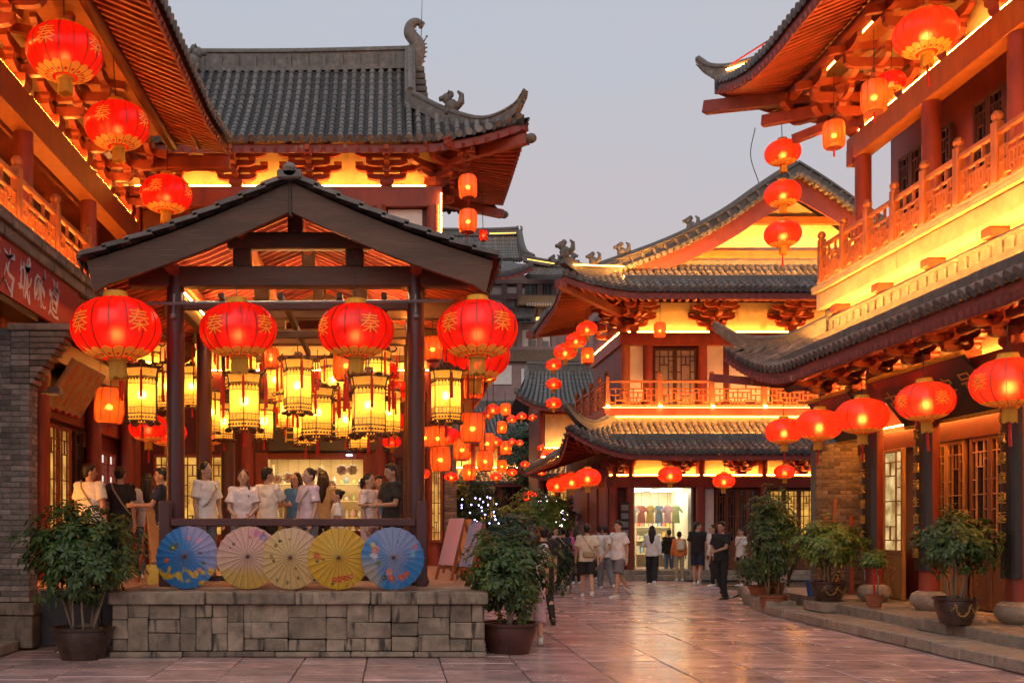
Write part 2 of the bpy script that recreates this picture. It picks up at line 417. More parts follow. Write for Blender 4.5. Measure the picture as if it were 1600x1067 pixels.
def roof_patch(parent, top, eave, n, sag=0.25, r=0.075, seg=0.27, name='tile_row', m_tile=None, m_bed=None):
    m_tile = m_tile or M_TILE; m_bed = m_bed or M_TILED
    for i in range(n):
        u = (i + 0.5) / n
        T, E = top(u), eave(u)
        d = eave(min(1, u + 0.01)) - eave(max(0, u - 0.01))
        k = max(1, int(round((E - T).length / seg)))
        tile_row(MB(), roof_curve(T, E, sag, k), d, r)
        mb = MB(); tile_row(mb, roof_curve(T, E, sag, k), d, r); mb.build(name, m_tile, parent, smooth=True)
    L = max((eave(u) - top(u)).length for u in (0, .25, .5, .75, 1)); k = max(1, int(round(L / (seg * .62))))
    cols = [roof_curve(top(i / n), eave(i / n), sag, k) for i in range(n + 1)]
    mb = MB(); up = V(0, 0, 1)
    for j in range(k):
        vs = [c[j] - up * 0.012 for c in cols] + [c[j + 1] + up * 0.016 for c in cols]
        mb.add(vs, [(i, i + 1, n + 2 + i, n + 1 + i) for i in range(n)])
        vs = [c[j + 1] + up * 0.016 for c in cols] + [c[j + 1] - up * 0.012 for c in cols]
        mb.add(vs, [(i, i + 1, n + 2 + i, n + 1 + i) for i in range(n)])
    # pointed drip tiles between the round ends
    for i in range(n):
        pass
    for i in range(1, n):
        E = cols[i][-1]; d = (cols[min(n, i + 1)][-1] - cols[i - 1][-1]).normalized(); dn = V(0, 0, -1)
        o = (cols[i][-1] - cols[i][-2]); o.z = 0; o = o.normalized() * 0.012
        w = r * 0.95
        mb.add([E - d * w + o, E + d * w + o, E + d * w * .7 + dn * r * .9 + o, E + dn * r * 1.5 + o, E - d * w * .7 + dn * r * .9 + o], [(0, 1, 2, 3, 4)])
    bed = mb.build('tile_bed', m_bed, parent); bed['kind'] = 'stuff'
    return bed

def eave_trim(parent, eave, inner, L, spacing=0.24, fh=0.16, m_f=None, m_r=None, w=0.075, h=0.085, fdrop=0.10, steps=24, tip=None):
    """fascia board along the eave, rafters running in to the purlin, soffit boards over them"""
    m_f = m_f or M_MAROON; m_r = m_r or M_RAFT
    mb = MB(); vs = []
    for k in range(steps + 1):
        u = k / steps; p = eave(u) - V(0, 0, fdrop); q = inner(u); o = (p - q); o.z = 0; o.normalize()
        for dx, dz in ((0.0, 0.0), (0.035, 0.0), (0.035, -fh), (0.0, -fh)): vs.append(p + o * (dx - 0.08) + V(0, 0, dz))
    fs = []
    for k in range(steps):
        for i in range(4):
            j = (i + 1) % 4; fs.append((k * 4 + i, k * 4 + j, (k + 1) * 4 + j, (k + 1) * 4 + i))
    fs += [(0, 1, 2, 3), tuple(steps * 4 + i for i in (3, 2, 1, 0))]
    mb.add(vs, fs).build('fascia_board', m_f, parent)
    n = max(2, int(L / spacing))
    for i in range(n + 1):
        u = i / n
        E = eave(u) - V(0, 0, fdrop + fh * 0.75); I = inner(u)
        o = E - I; o.z = 0; o.normalize()
        MB().bar(I, E - o * 0.02, w, h).build('rafter', m_r, parent)
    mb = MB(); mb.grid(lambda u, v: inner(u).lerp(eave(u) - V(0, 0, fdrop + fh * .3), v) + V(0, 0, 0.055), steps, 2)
    mb.build('soffit_boards', M_REDD, parent)
    if tip:
        for i in range(0, n + 1):
            u = i / n; E = eave(u) - V(0, 0, fdrop + fh * 0.75); I = inner(u); o = E - I; o.z = 0; o.normalize()

def sweep_rect(mb, pts, w, h, z0=0.0):
    """rectangular section carried along a polyline; h may be a list"""
    n = len(pts); hh = h if isinstance(h, (list, tuple)) else [h] * n; ww = w if isinstance(w, (list, tuple)) else [w] * n
    vs = []
    for k in range(n):
        t = pts[min(k + 1, n - 1)] - pts[max(0, k - 1)]; sd = V(t.y, -t.x, 0)
        if sd.length < 1e-5: sd = V(1, 0, 0)
        sd.normalize()
        for a, b in ((-1, 0), (1, 0), (1, 1), (-1, 1)): vs.append(pts[k] + sd * (a * ww[k] / 2) + V(0, 0, z0 + b * hh[k]))
    fs = []
    for k in range(n - 1):
        for i in range(4):
            j = (i + 1) % 4; fs.append((k * 4 + i, k * 4 + j, (k + 1) * 4 + j, (k + 1) * 4 + i))
    fs += [(3, 2, 1, 0), tuple((n - 1) * 4 + i for i in range(4))]
    return mb.add(vs, fs)

def curve_pts(ctrl, n=20):
    """Catmull-Rom through the control points"""
    c = [Vector(p) for p in ctrl]; c = [c[0] * 2 - c[1]] + c + [c[-1] * 2 - c[-2]]
    out = []; m = len(c) - 3
    for i in range(m):
        k = max(2, n // m)
        for j in range(k):
            t = j / k; p0, p1, p2, p3 = c[i], c[i + 1], c[i + 2], c[i + 3]
            out.append(0.5 * ((2 * p1) + (p2 - p0) * t + (2 * p0 - 5 * p1 + 4 * p2 - p3) * t * t + (3 * p1 - p0 - 3 * p2 + p3) * t ** 3))
    out.append(c[-2]); return out

def ridge(parent, ctrl, w=0.16, h=0.34, name='roof_ridge', n=24, taper=None, panels=0.0, m=None):
    """built-up clay ridge: plinth, body with raised blocks, rounded cap"""
    m = m or M_RIDGE
    pts = curve_pts(ctrl, n)
    N = len(pts); hh = [h * (1 if not taper else lerp(1, taper, (k / (N - 1)) ** 2)) for k in range(N)]
    mb = MB()
    sweep_rect(mb, pts, [w * 1.5 * (x / h) ** .5 for x in hh], [x * 0.22 for x in hh], -0.05)
    sweep_rect(mb, pts, w, [x * 0.86 for x in hh])
    sweep_rect(mb, [p + V(0, 0, a * .84) for p, a in zip(pts, hh)], w * 1.35, [x * 0.10 for x in hh])
    mb.tube([p + V(0, 0, a * .97) for p, a in zip(pts, hh)], w * 0.42, 8)
    o = mb.build(name, m, parent, smooth=True)
    if panels:
        acc = 0
        for k in range(1, N):
            seg = (pts[k] - pts[k - 1]).length; acc += seg
            while acc > panels:
                acc -= panels; f = 1 - acc / seg; p = pts[k - 1].lerp(pts[k], f); t = (pts[k] - pts[k - 1]).normalized()
                x = hh[k]
                MB().bar(p + V(0, 0, x * .3) - t * .035, p + V(0, 0, x * .3) + t * .035, w * 1.42, x * .80).build('ridge_block', m, o)
    return o

def ridge_beast(parent, loc, rz=0.0, s=1.0, kind='owl', m=None):
    m = m or M_RIDGE
    mb = MB()
    if kind == 'owl':      # tall curled tail of the main ridge end
        sp = curve_pts([(-.05, 0, 0), (.10, 0, .45), (.16, 0, .85), (.02, 0, 1.10), (-.16, 0, 1.34), (-.12, 0, 1.62), (.08, 0, 1.74), (.26, 0, 1.66), (.24, 0, 1.52)], 40)
        N = len(sp); rr = [lerp(.30, .20, min(1, k / (N * .55))) if k < N * .55 else lerp(.20, .07, (k / (N - 1) - .55) / .45) for k in range(N)]
        mb.tube([V(*p) for p in sp], rr, 12)
        for k in range(3, N - 5, 2): mb.cyl(sp[k] + V(rr[k] * .75, 0, 0), sp[k] + V(rr[k] * 1.28, 0, .05), .05, .02, 6)
        mb.ell((-.32, 0, .52), .20, .12, .12, 10, 6); mb.cyl((-.42, 0, .56), (-.60, 0, .66), .06, .02, 6); mb.cyl((-.40, 0, .46), (-.56, 0, .40), .05, .02, 6)
        mb.cyl((.30, 0, .95), (.46, 0, 1.2), .035, .02, 6); mb.ell((.47, 0, 1.22), .05, .05, .03, 7, 5)
    else:                  # small crouching beast
        mb.ell((0, 0, .15), .17, .10, .17, 9, 6); mb.ell((-.10, 0, .33), .12, .085, .13, 9, 6)
        mb.cyl((-.17, 0, .34), (-.28, 0, .31), .075, .05, 7); mb.ell((-.02, 0, .42), .08, .06, .09, 8, 5); mb.cyl((-.08, .04, .42), (-.06, .06, .50), .03, .01, 5); mb.cyl((-.08, -.04, .42), (-.06, -.06, .50), .03, .01, 5)
        mb.tube([V(.10, 0, .12), V(.22, 0, .24), V(.23, 0, .42), V(.14, 0, .50)], [.09, .085, .06, .025], 7)
        mb.cyl((-.09, .04, .1), (-.12, .04, -.04), .045, .05, 6); mb.cyl((-.09, -.04, .1), (-.12, -.04, -.04), .045, .05, 6)
    return mb.build('ridge_beast', m, parent, smooth='all', loc=loc, rot=(0, 0, rz)) if s == 1.0 else _sc(mb.build('ridge_beast', m, parent, smooth='all', loc=loc, rot=(0, 0, rz)), s)
def _sc(o, s): o.scale = (s, s, s); return o

def arm(mb, c, L, d, h, axis='x'):
    a = L / 2; q = min(.16, L * .2)
    poly = [(-a, h * .5), (-a, h), (a, h), (a, h * .5), (a - q * .4, h * .15), (a - q, 0), (-a + q, 0), (-a + q * .4, h * .15)]
    if axis == 'x': mb.prism(poly, d, (c[0], c[1] + d / 2, c[2]), (1, 0, 0), (0, 0, 1))
    else: mb.prism(poly, d, (c[0] - d / 2, c[1], c[2]), (0, 1, 0), (0, 0, 1))

def dou(mb, c, s, h):
    x, y, z = c; a = s / 2; b = a * .72
    mb.add([(x - b, y - b, z), (x + b, y - b, z), (x + b, y + b, z), (x - b, y + b, z), (x - a, y - a, z + h * .45), (x + a, y - a, z + h * .45), (x + a, y + a, z + h * .45), (x - a, y + a, z + h * .45),
            (x - a, y - a, z + h), (x + a, y - a, z + h), (x + a, y + a, z + h), (x - a, y + a, z + h)],
           [(3, 2, 1, 0), (8, 9, 10, 11)] + [(i, (i + 1) % 4, 4 + (i + 1) % 4, 4 + i) for i in range(4)] + [(4 + i, 4 + (i + 1) % 4, 8 + (i + 1) % 4, 8 + i) for i in range(4)])

def bracket_mesh(H=1.0, out=0.9, wid=1.2):
    """one dougong set: block, crossing arms in three tiers, outer arm"""
    mb = MB(); t = H / 4.2
    dou(mb, (0, 0, 0), .30, t * .9)
    z = t * .9
    arm(mb, (0, 0, z), wid * .62, .11, t * .62, 'x'); arm(mb, (0, -out * .12, z), out * .85, .11, t * .62, 'y')
    for x in (-wid * .27, wid * .27): dou(mb, (x, 0, z + t * .62), .16, t * .38)
    dou(mb, (0, -out * .45, z + t * .62), .17, t * .38)
    z += t
    arm(mb, (0, 0, z), wid, .11, t * .62, 'x'); arm(mb, (0, -out * .30, z), out * 1.35, .11, t * .62, 'y')
    arm(mb, (0, -out * .45, z), wid * .66, .10, t * .62, 'x')
    for x in (-wid * .44, wid * .44): dou(mb, (x, 0, z + t * .62), .16, t * .38)
    for x in (-wid * .28, wid * .28): dou(mb, (x, -out * .45, z + t * .62), .15, t * .38)
    dou(mb, (0, -out * .92, z + t * .62), .16, t * .38)
    z += t
    arm(mb, (0, -out * .92, z), wid * .70, .10, t * .62, 'x'); arm(mb, (0, -out * .45, z), wid * 1.0, .10, t * .62, 'x')
    for x in (-wid * .30, wid * .30): dou(mb, (x, -out * .92, z + t * .62), .14, t * .38)
    # slanting beam head
    mb.bar(V(0, .1, z + t * .9), V(0, -out * 1.25, z + t * .05), .10, t * .5)
    return mb.mesh('bracket_set', M_RED)

def column(parent, x, y, z0, z1, r=0.16, m=None, name='column', base=False):
    MB().cyl((0, 0, 0), (0, 0, z1 - z0), r, r * .96, 18).build(name, m or M_RED, parent, smooth=True, loc=(x, y, z0))

def beam(parent, x0, x1, y0, y1, z0, z1, m=None, name='beam'):
    return MB().cbox(x0, x1, y0, y1, z0, z1, 0.012).build(name, m or M_RED, parent)

LAT = [('v', .22, 0, .62), ('v', .22, .78, 1), ('h', .62, .0, .42), ('v', .42, .28, 1), ('h', .28, .22, .70), ('v', .70, 0, .28), ('v', .58, .28, .80), ('h', .80, .42, 1), ('v', .80, .45, .80), ('h', .45, .58, 1), ('v', .86, 0, .45), ('h', .14, .70, 1), ('h', .14, 0, .22)]
def fret(mb, x0, x1, z0, z1, y, t, d, reps=1, frame=True):
    W = (x1 - x0) / reps; H = z1 - z0
    for k in range(reps):
        a = x0 + k * W; flip = k % 2
        for o, p, q0, q1 in LAT:
            if flip: (p, q0, q1) = (1 - p, q0, q1) if o == 'v' else (p, 1 - q1, 1 - q0)
            if o == 'v': mb.box(a + p * W - t / 2, a + p * W + t / 2, y - d / 2, y + d / 2, z0 + q0 * H, z0 + q1 * H)
            else: mb.box(a + q0 * W, a + q1 * W, y - d / 2 * .9, y + d / 2 * .9, z0 + p * H - t / 2, z0 + p * H + t / 2)
        if k: mb.box(a - t / 2, a + t / 2, y - d / 2 * .95, y + d / 2 * .95, z0, z1)
    if frame:
        mb.box(x0, x1, y - d * .6, y + d * .6, z0 - t, z0); mb.box(x0, x1, y - d * .6, y + d * .6, z1, z1 + t)
        mb.box(x0 - t, x0, y - d * .6, y + d * .6, z0 - t, z1 + t); mb.box(x1, x1 + t, y - d * .6, y + d * .6, z0 - t, z1 + t)

def fret_long(mb, x0, x1, z0, z1, y, t, d):
    """tall lattice of a door or window leaf: stacked frets and a central lozenge of nested frames"""
    W = x1 - x0; H = z1 - z0
    for x in (.25, .75): mb.box(x0 + x * W - t / 2, x0 + x * W + t / 2, y - d / 2, y + d / 2, z0, z1)
    for k, z in enumerate((.10, .24, .5, .76, .90)):
        a, b = ((0, 1) if k % 2 == 0 else (.25, .75))
        mb.box(x0 + a * W, x0 + b * W, y - d * .45, y + d * .45, z0 + z * H - t / 2, z0 + z * H + t / 2)
    for z, (a, b) in ((.17, (0, .25)), (.36, (.75, 1)), (.64, (0, .25)), (.83, (.75, 1)), (.36, (0, .25)), (.64, (.75, 1))):
        mb.box(x0 + a * W, x0 + b * W, y - d * .42, y + d * .42, z0 + z * H - t / 2, z0 + z * H + t / 2)
    for x in (.5,):
        mb.box(x0 + x * W - t / 2, x0 + x * W + t / 2, y - d * .48, y + d * .48, z0 + .10 * H, z0 + .24 * H)
        mb.box(x0 + x * W - t / 2, x0 + x * W + t / 2, y - d * .48, y + d * .48, z0 + .76 * H, z0 + .90 * H)

M_GLASSD = mat('dark_window_glass', (0.018, 0.016, 0.018), 0.12, 0.3, 2, spec=.6)
M_GLASSW = emat('lit_paper_pane', (1.0, 0.62, 0.22), 1.1, var=.5)
M_GLASSY = emat('lit_yellow_pane', (1.0, 0.52, 0.10), 0.95, var=.6)
M_GLASSC = emat('lit_cool_pane', (1.0, 0.90, 0.80), 1.0)

def window(parent, x0, x1, z0, z1, y, m=None, glass=None, leaves=2, name='window', t=0.022, low=0.0, m_lat=None, m_low=None):
    """leaves with frames, lattice and panes; low = height of the carved lower panel"""
    m = m or M_WIN; W = (x1 - x0) / leaves; f = 0.06
    for k in range(leaves):
        a, b = x0 + k * W + .004, x0 + (k + 1) * W - .004
        mb = MB()
        mb.cbox(a, a + f, y - .035, y + .035, z0, z1, .006); mb.cbox(b - f, b, y - .035, y + .035, z0, z1, .006)
        mb.cbox(a + f, b - f, y - .03, y + .03, z1 - f, z1, .006); mb.cbox(a + f, b - f, y - .03, y + .03, z0, z0 + f, .006)
        if low: mb.cbox(a + f, b - f, y - .03, y + .03, z0 + low - f / 2, z0 + low + f / 2, .006)
        o = mb.build(name, m, parent)
        zb = z0 + f if not low else z0 + low + f / 2
        lm = MB(); fret_long(lm, a + f, b - f, zb, z1 - f, y - .008, t, .03); lm.build('lattice', m_lat or m, o)
        MB().box(a + f, b - f, y + .014, y + .02, zb, z1 - f).build('pane', glass or M_GLASSD, o)
        if low:
            pm = MB(); pm.cbox(a + f + .003, b - f - .003, y - .012, y + .02, z0 + f, z0 + low - f / 2, .004)
            pm.cbox(a + f + .05, b - f - .05, y - .022, y - .010, z0 + f + .05, z0 + low - f / 2 - .05, .008)
            cx, cz = (a + b) / 2, (z0 + f + z0 + low - f / 2) / 2; ww = (b - a) * .2
            for i in range(9):
                an = i * 2.4; rr = ww * (.25 + .09 * i); pm.ell((cx + rr * math.cos(an), y - .022, cz + rr * 1.2 * math.sin(an)), ww * .26, .012, ww * .22, 8, 5)
            pm.build('carved_panel', m_low or m, o)

def railing(parent, xs, y, z0, h=1.05, m=None, pr=0.068, knob=True, fr=None, ft=.034):
    m = m or M_ORWOOD
    pm = MB(); pm.cbox(-pr, pr, -pr, pr, 0, h * 1.02, .01)
    pm.lathe([(pr * .8, h * 1.02), (pr * .8, h * 1.04), (pr * 1.15, h * 1.07), (pr * 1.2, h * 1.12), (pr * .7, h * 1.17), (0.001, h * 1.18)], 12)
    pme = pm.mesh('railing_post', m, smooth=True)
    for x in xs: inst('railing_post', pme, parent, (x, y, z0))
    for a, b in zip(xs[:-1], xs[1:]):
        MB().cbox(a + pr, b - pr, y - .04, y + .04, z0 + h * .82, z0 + h * .90, .01).build('handrail', m, parent)
        mb = MB(); w = b - a - 2 * pr
        fret(mb, a + pr + .03, b - pr - .03, z0 + .10, z0 + h * .60, y, ft, .045, reps=max(1, int(round(w / (fr or .62)))))
        for x in (.33, .67): mb.box(a + pr + x * w - .02, a + pr + x * w + .02, y - .02, y + .02, z0 + h * .60 + .03, z0 + h * .82)
        mb.build('fretwork_panel', m, parent)

def led(parent, a, b, w=0.03, h=0.03, m=None, name='led_strip'):  # serves visible strips and added hidden wall-wash strips alike
    w, h = (w, h) if m else (min(w, .020), min(h, .016))
    return MB().bar(a, b, w, h).build(name, m or M_LED, parent)

# ------------------------------------------------------------------ writing
GL = {}
def glyphs(text, size=1.0, extr=0.004, bold=0.0):
    """a mesh of the characters, centred, lying in the xy plane"""
    key = (text, size, extr, bold)
    if key in GL: return GL[key]
    cu = bpy.data.curves.new('glyph', 'FONT'); cu.body = text; cu.size = size; cu.align_x = 'CENTER'; cu.align_y = 'CENTER'
    cu.extrude = extr; cu.offset = bold; cu.resolution_u = 3
    o = bpy.data.objects.new('glyph', cu); COL.objects.link(o)
    dg = bpy.context.evaluated_depsgraph_get(); dg.update()
    me = bpy.data.meshes.new_from_object(o.evaluated_get(dg))
    bpy.data.objects.remove(o); bpy.data.curves.remove(cu)
    n = len(me.vertices); co = np.zeros(n * 3, np.float32)
    if n:
        me.vertices.foreach_get('co', co); co = co.reshape(-1, 3)
        c = (co.max(0) + co.min(0)) / 2; co[:, :2] -= c[:2]; me.vertices.foreach_set('co', co.ravel())
    GL[key] = me
    return me

def write(parent, text, size, loc, rot, m, name='lettering', extr=0.004, bold=0.0, brush=0.0):
    me = glyphs(text, size, extr, bold).copy(); me.materials.clear(); me.materials.append(m)
    if brush:      # loosen the strokes into brush writing
        bm = bmesh.new(); bm.from_mesh(me); bmesh.ops.triangulate(bm, faces=bm.faces[:]); bmesh.ops.subdivide_edges(bm, edges=[e for e in bm.edges if e.calc_length() > size * .12], cuts=2)
        sd = Vector((loc[0] * 3.1, loc[2] * 1.7, ord(text[0]) * .37)); k = size * brush
        for v in bm.verts:
            q = v.co.copy() / size; n1 = mnoise.noise(q * 2.2 + sd); n2 = mnoise.noise(q * 2.2 + sd + Vector((9, 4, 2)))
            v.co.x = v.co.x * .82 + n1 * k + v.co.y * .18; v.co.y = v.co.y * 1.08 + n2 * k
        bm.to_mesh(me); bm.free()
    return inst(name, me, parent, loc, rot)
# ------------------------------------------------------------------ ground and paving
g = MB(); g.box(-400, 400, -60, 900, -0.5, -0.03); tag(g.build('ground', M_GROUND), kind='structure')
pav = empty('pavement', (0, 0, 0), kind='structure')
rp_ = random.Random(3)
slabs = []
x = -7.2
while x < 8.6:
    w = rp_.choice((0.78, 0.9, 0.9, 1.05)); y = 5.0 + rp_.random() * 0.7
    while y < 74:
        l = rp_.choice((0.55, 0.62, 0.7, 0.85)); slabs.append((x, x + w, y, y + l)); y += l
    x += w
def slab_vis(s):
    Y = (s[2] + s[3]) / 2; X = (s[0] + s[1]) / 2
    if Y < 10.6: return 0
    px = 615 + X * 1600 / Y
    if not (-30 < px < 1640): return 0
    if -3.6 < X < 1.2 and Y > 12.8 and Y < 23: return 0
    if X < -3.6 and Y > 13.8: return 0
    if X < 1.6 and Y > 23: return 0
    if X > 7.0 and Y < 20: return 0
    return 1.0 / Y ** 2
near = sorted(slabs, key=lambda s: -slab_vis(s))[:298]
ns = set(near)
rest = MB()
for s in slabs:
    dz = rp_.uniform(-0.006, 0.006)
    if s in ns:
        w2, l2 = (s[1] - s[0]) / 2, (s[3] - s[2]) / 2
        mb = MB(); mb.cbox(-w2 + .006, w2 - .006, -l2 + .006, l2 - .006, -0.08, dz, 0.009)
        mb.build('paving_slab', M_PAVE, pav, loc=(s[0] + w2, s[2] + l2, 0), rot=(rp_.uniform(-.003, .003), rp_.uniform(-.003, .003), 0))
    else: rest.box(s[0] + .005, s[1] - .005, s[2] + .005, s[3] - .005, -0.08, dz)
rs = rest.build('far_paving_slabs', M_PAVE, pav); rs['kind'] = 'stuff'

# raised terrace behind the pavilion
t = MB(); t.box(-9, 1.10, 14.6, 23.0, 0.0, 0.80); t.box(-4.9, -3.60, 14.02, 14.6, 0, 0.80)
tag(t.build('terrace', M_DECK), kind='structure')

# ------------------------------------------------------------------ stone platform
PX0, PX1, PY0 = -3.55, 1.145, 12.9
plat = empty('stone_platform', ((PX0 + PX1) / 2, PY0, 0), 0, 'stained grey stone block platform with slab coping under the timber pavilion', 'platform')
rb = random.Random(11)
def course(z0, z1, lo, hi, proud=0.0, jit=.004, y0=PY0, dep=0.3):
    x = PX0 - proud
    while x < PX1 + proud - 1e-3:
        w = rb.uniform(lo, hi)
        if x + w > PX1 + proud - lo * .6: w = PX1 + proud - x
        pr = rb.uniform(-.012, .012)
        MB().cbox(-w / 2 + .004, w / 2 - .004, -pr - proud, dep, .004, z1 - z0 - .004, .014, jit).build('stone_block', M_STONE, plat, loc=(x + w / 2 - (PX0 + PX1) / 2, 0, z0))
        x += w
course(0.0, 0.075, .7, 1.2, .03)
def stone(x, w, z0, z1):
    pr = rb.uniform(-.016, .016); j = rb.uniform(.006, .014)
    MB().cbox(-w / 2 + .003, w / 2 - .003, -pr, .3, .003, z1 - z0 - .003, j, .006).build('stone_block', M_STONE, plat, loc=(x + w / 2 - (PX0 + PX1) / 2, 0, z0))
x = PX0
while x < PX1 - 1e-3:
    w = rb.choice((.20, .26, .34, .40, .48, .56))
    if x + w > PX1 - .2: w = PX1 - x
    zt = rb.choice((.44, .47, .50)); k = rb.random()
    if k < .16: stone(x, w, .075, zt)                     # one tall block
    elif k < .55 and w > .4: f = rb.uniform(.35, .65); stone(x, w, .235, zt); stone(x, w * f, .075, .235); stone(x + w * f, w * (1 - f), .075, .235)
    elif k < .75: m_ = rb.uniform(.22, .32); stone(x, w, m_, zt); stone(x, w, .075, m_)
    else: m_ = rb.uniform(.17, .24); f = rb.uniform(.4, .6); stone(x, w * f, m_, zt); stone(x + w * f, w * (1 - f), m_, zt); stone(x, w, .075, m_)
    if rb.random() < .45 and w > .34: f = rb.uniform(.35, .65); stone(x, w * f, zt, .665); stone(x + w * f, w * (1 - f), zt, .665)
    else: stone(x, w, zt, .665)
    x += w
course(0.665, 0.83, .9, 1.6, .05, .005, dep=.55)
cx = (PX0 + PX1) / 2
for sx, X in ((-1, PX0), (1, PX1)):
    for z0, z1, l in ((0.0, .225, .55), (.225, .50, .62), (.50, .665, .45), (.665, .83, 1.2)):
        y = .31 if z0 < .6 else .56
        while y < 1.7:
            MB().cbox(-.15, .15 + (.03 if z0 > .6 else rb.uniform(-.01, .01)), .004, l - .004, .004, z1 - z0 - .004, .012, .003).build('stone_block', M_STONE, plat, loc=(X - cx - sx * .15, y, z0), rot=(0, 0, 0) if sx > 0 else (0, 0, 0))
            y += l
MB().box(PX0 + .05 - cx, PX1 - .05 - cx, .28, 1.7, 0, .815).build('platform_core', M_DECK, plat)

# timber floor of the pavilion
PAV = empty('timber_pavilion', (-1.33, 13.9, .83), 0, 'open dark timber pavilion with a tiled gable roof on the stone platform', 'pavilion')
def pl(x, y, z): return (x + 1.33, y - 13.9, z - .83)
for i in range(14):
    y = 13.3 + i * .42
    MB().cbox(-3.3 + 1.33, 1.0 + 1.33, y - 13.9 + .004, y - 13.9 + .416, -0.0, 0.03, .004).build('floor_board', M_DECK, PAV)
# ------------------------------------------------------------------ pavilion frame and roof (local origin at -1.33, 13.9, .83)
pz = .83
LX, RX = -2.96 + 1.33, .30 + 1.33
for y in (0, 2.1, 4.4):
    for x in (LX, RX):
        MB().cyl((0, 0, 0.03), (0, 0, 4.30), .125, .118, 20).build('post', M_POST, PAV, smooth=True, loc=(x, y, 0))
        MB().lathe([(.17, 0.03), (.19, .07), (.17, .13), (.13, .15)], 18).build('post_base', M_STONE, PAV, smooth=True, loc=(x, y, 0))
    f = y == 0
    zb = 4.88 - pz
    MB().cbox(LX - .62, RX + .72, y - .10, y + .10, zb, zb + .28, .02).build('tie_beam', M_DWOODH, PAV)
    MB().cbox(-.92, 1.02, y - .09, y + .09, 5.40 - pz, 5.62 - pz, .02).build('upper_beam', M_DWOODH, PAV)
    for x in (-.72, .80): MB().cbox(x - .12, x + .12, y - .085, y + .085, zb + .28, 5.40 - pz, .015).build('strut', M_DWOOD, PAV)
    MB().cbox(-.10, .10, y - .085, y + .085, 5.62 - pz, 5.95 - pz, .015).build('king_post', M_DWOOD, PAV)
    # cross braces seen against the light further down
    MB().cbox(LX, RX, y - .05, y + .05, 4.58 - pz, 4.70 - pz, .01).build('tie_rod', M_DWOODH, PAV)
for x, z in ((LX, 5.10), (RX, 5.10), (-.72, 5.60), (.80, 5.60), (0, 5.94)):
    MB().cyl((x, -.62, z - pz), (x, 5.0, z - pz), .085, .085, 12).build('purlin', M_RED, PAV, smooth=True)
for x in (LX, RX): MB().cbox(x - .06, x + .06, .13, 4.3, 4.62 - pz, 4.84 - pz, .012).build('side_beam', M_DWOOD, PAV)
for k, x in enumerate((-1.0, -.2, .6, 1.2)): MB().cbox(x - .04, x + .04, -.1, 4.5, 4.72 - pz, 4.80 - pz, .01).build('hanging_rail', M_DWOOD, PAV)
MB().cyl((LX - .4, -.22, 4.62 - pz), (RX + .5, -.22, 4.66 - pz), .022, .022, 8).build('conduit', M_IRON, PAV)
AP = 6.10 - pz; EL = (-3.95 + 1.33, 5.08 - pz); ER = (1.28 + 1.33, 5.08 - pz)
def slope(t, side):      # t 0 apex .. 1 eave
    e = EL if side < 0 else ER
    return V(e[0] * t, 0, AP + (e[1] - AP) * t - .06 * math.sin(math.pi * t))
# bargeboards at both gables
for y in (-.72, 4.95):
    for sd in (-1, 1):
        up = [slope(t / 10, sd) for t in range(11)]
        lo = [p + V(0, 0, -.40 - (.03 if k == 10 else 0)) for k, p in enumerate(up)]
        lo[-1] += V(.09 * sd * -1, 0, 0)
        poly = [(p.x, p.z - .02) for p in up] + [(p.x, p.z) for p in reversed(lo)]
        if sd < 0: poly.reverse()
        MB().prism(poly, -.07, (0, y, 0), (1, 0, 0), (0, 0, 1)).build('bargeboard', M_DWOODH, PAV)
    MB().cbox(-.02, .02, y - .016, y + .086, AP - .46, AP - .02, .006).build('board_joint', M_DWOOD, PAV)
# rafters, boards, tiles
for sd in (-1, 1):
    for i in range(26):
        y = -.62 + i * .22
        a, b = slope(.02, sd) + V(0, y, -.09), slope(1.0, sd) + V(0, y, -.09); m_ = slope(.5, sd) + V(0, y, -.09)
        mb = MB(); mb.bar(a, m_, .055, .065); mb.bar(m_, b, .055, .065); mb.build('rafter', M_RAFT, PAV)
    mb = MB(); mb.grid(lambda u, v: slope(u, sd) + V(0, lerp(-.70, 5.0, v), -.045), 8, 1); mb.build('roof_boards', M_REDD, PAV)
    ex = .10 * sd
    roof_patch(PAV, lambda u: slope(.01, sd) + V(0, lerp(-.80, 5.05, u), 0.0), lambda u: slope(1.0, sd) + V(ex, lerp(-.80, 5.05, u), -.02), 24, sag=.05, r=.085, seg=.33)
    # edge course of flat cover tiles that steps down over the front bargeboard
    n = 9
    for k in range(n):
        a, b = slope(k / n, sd), slope((k + 1) / n, sd); d = (b - a).normalized()
        mb = MB(); up = V(-d.z * sd, 0, d.x * sd); up = up if up.z > 0 else -up
        mb.bar(a + up * .045 + V(0, -.745, 0), b + d * .05 + up * .075 + V(0, -.745, 0), .17, .055, up=up); mb.build('edge_tile', M_TILE, PAV)
MB().tube([V(0, -.86, AP + .10), V(0, 5.1, AP + .10)], .09, 10).build('ridge_tile', M_TILE, PAV, smooth=True)
mb = MB(); mb.cbox(-.16, .16, -.86, 5.1, AP - .02, AP + .10, .02); mb.build('ridge_course', M_TILE, PAV)
mb = MB(); mb.lathe([(0, .08), (.07, .05), (.09, 0), (.07, -.05)], 14, (0, 0, 0)); mb.build('ridge_cap', M_TILE, PAV, smooth=True, loc=(0, -.82, AP + .12))
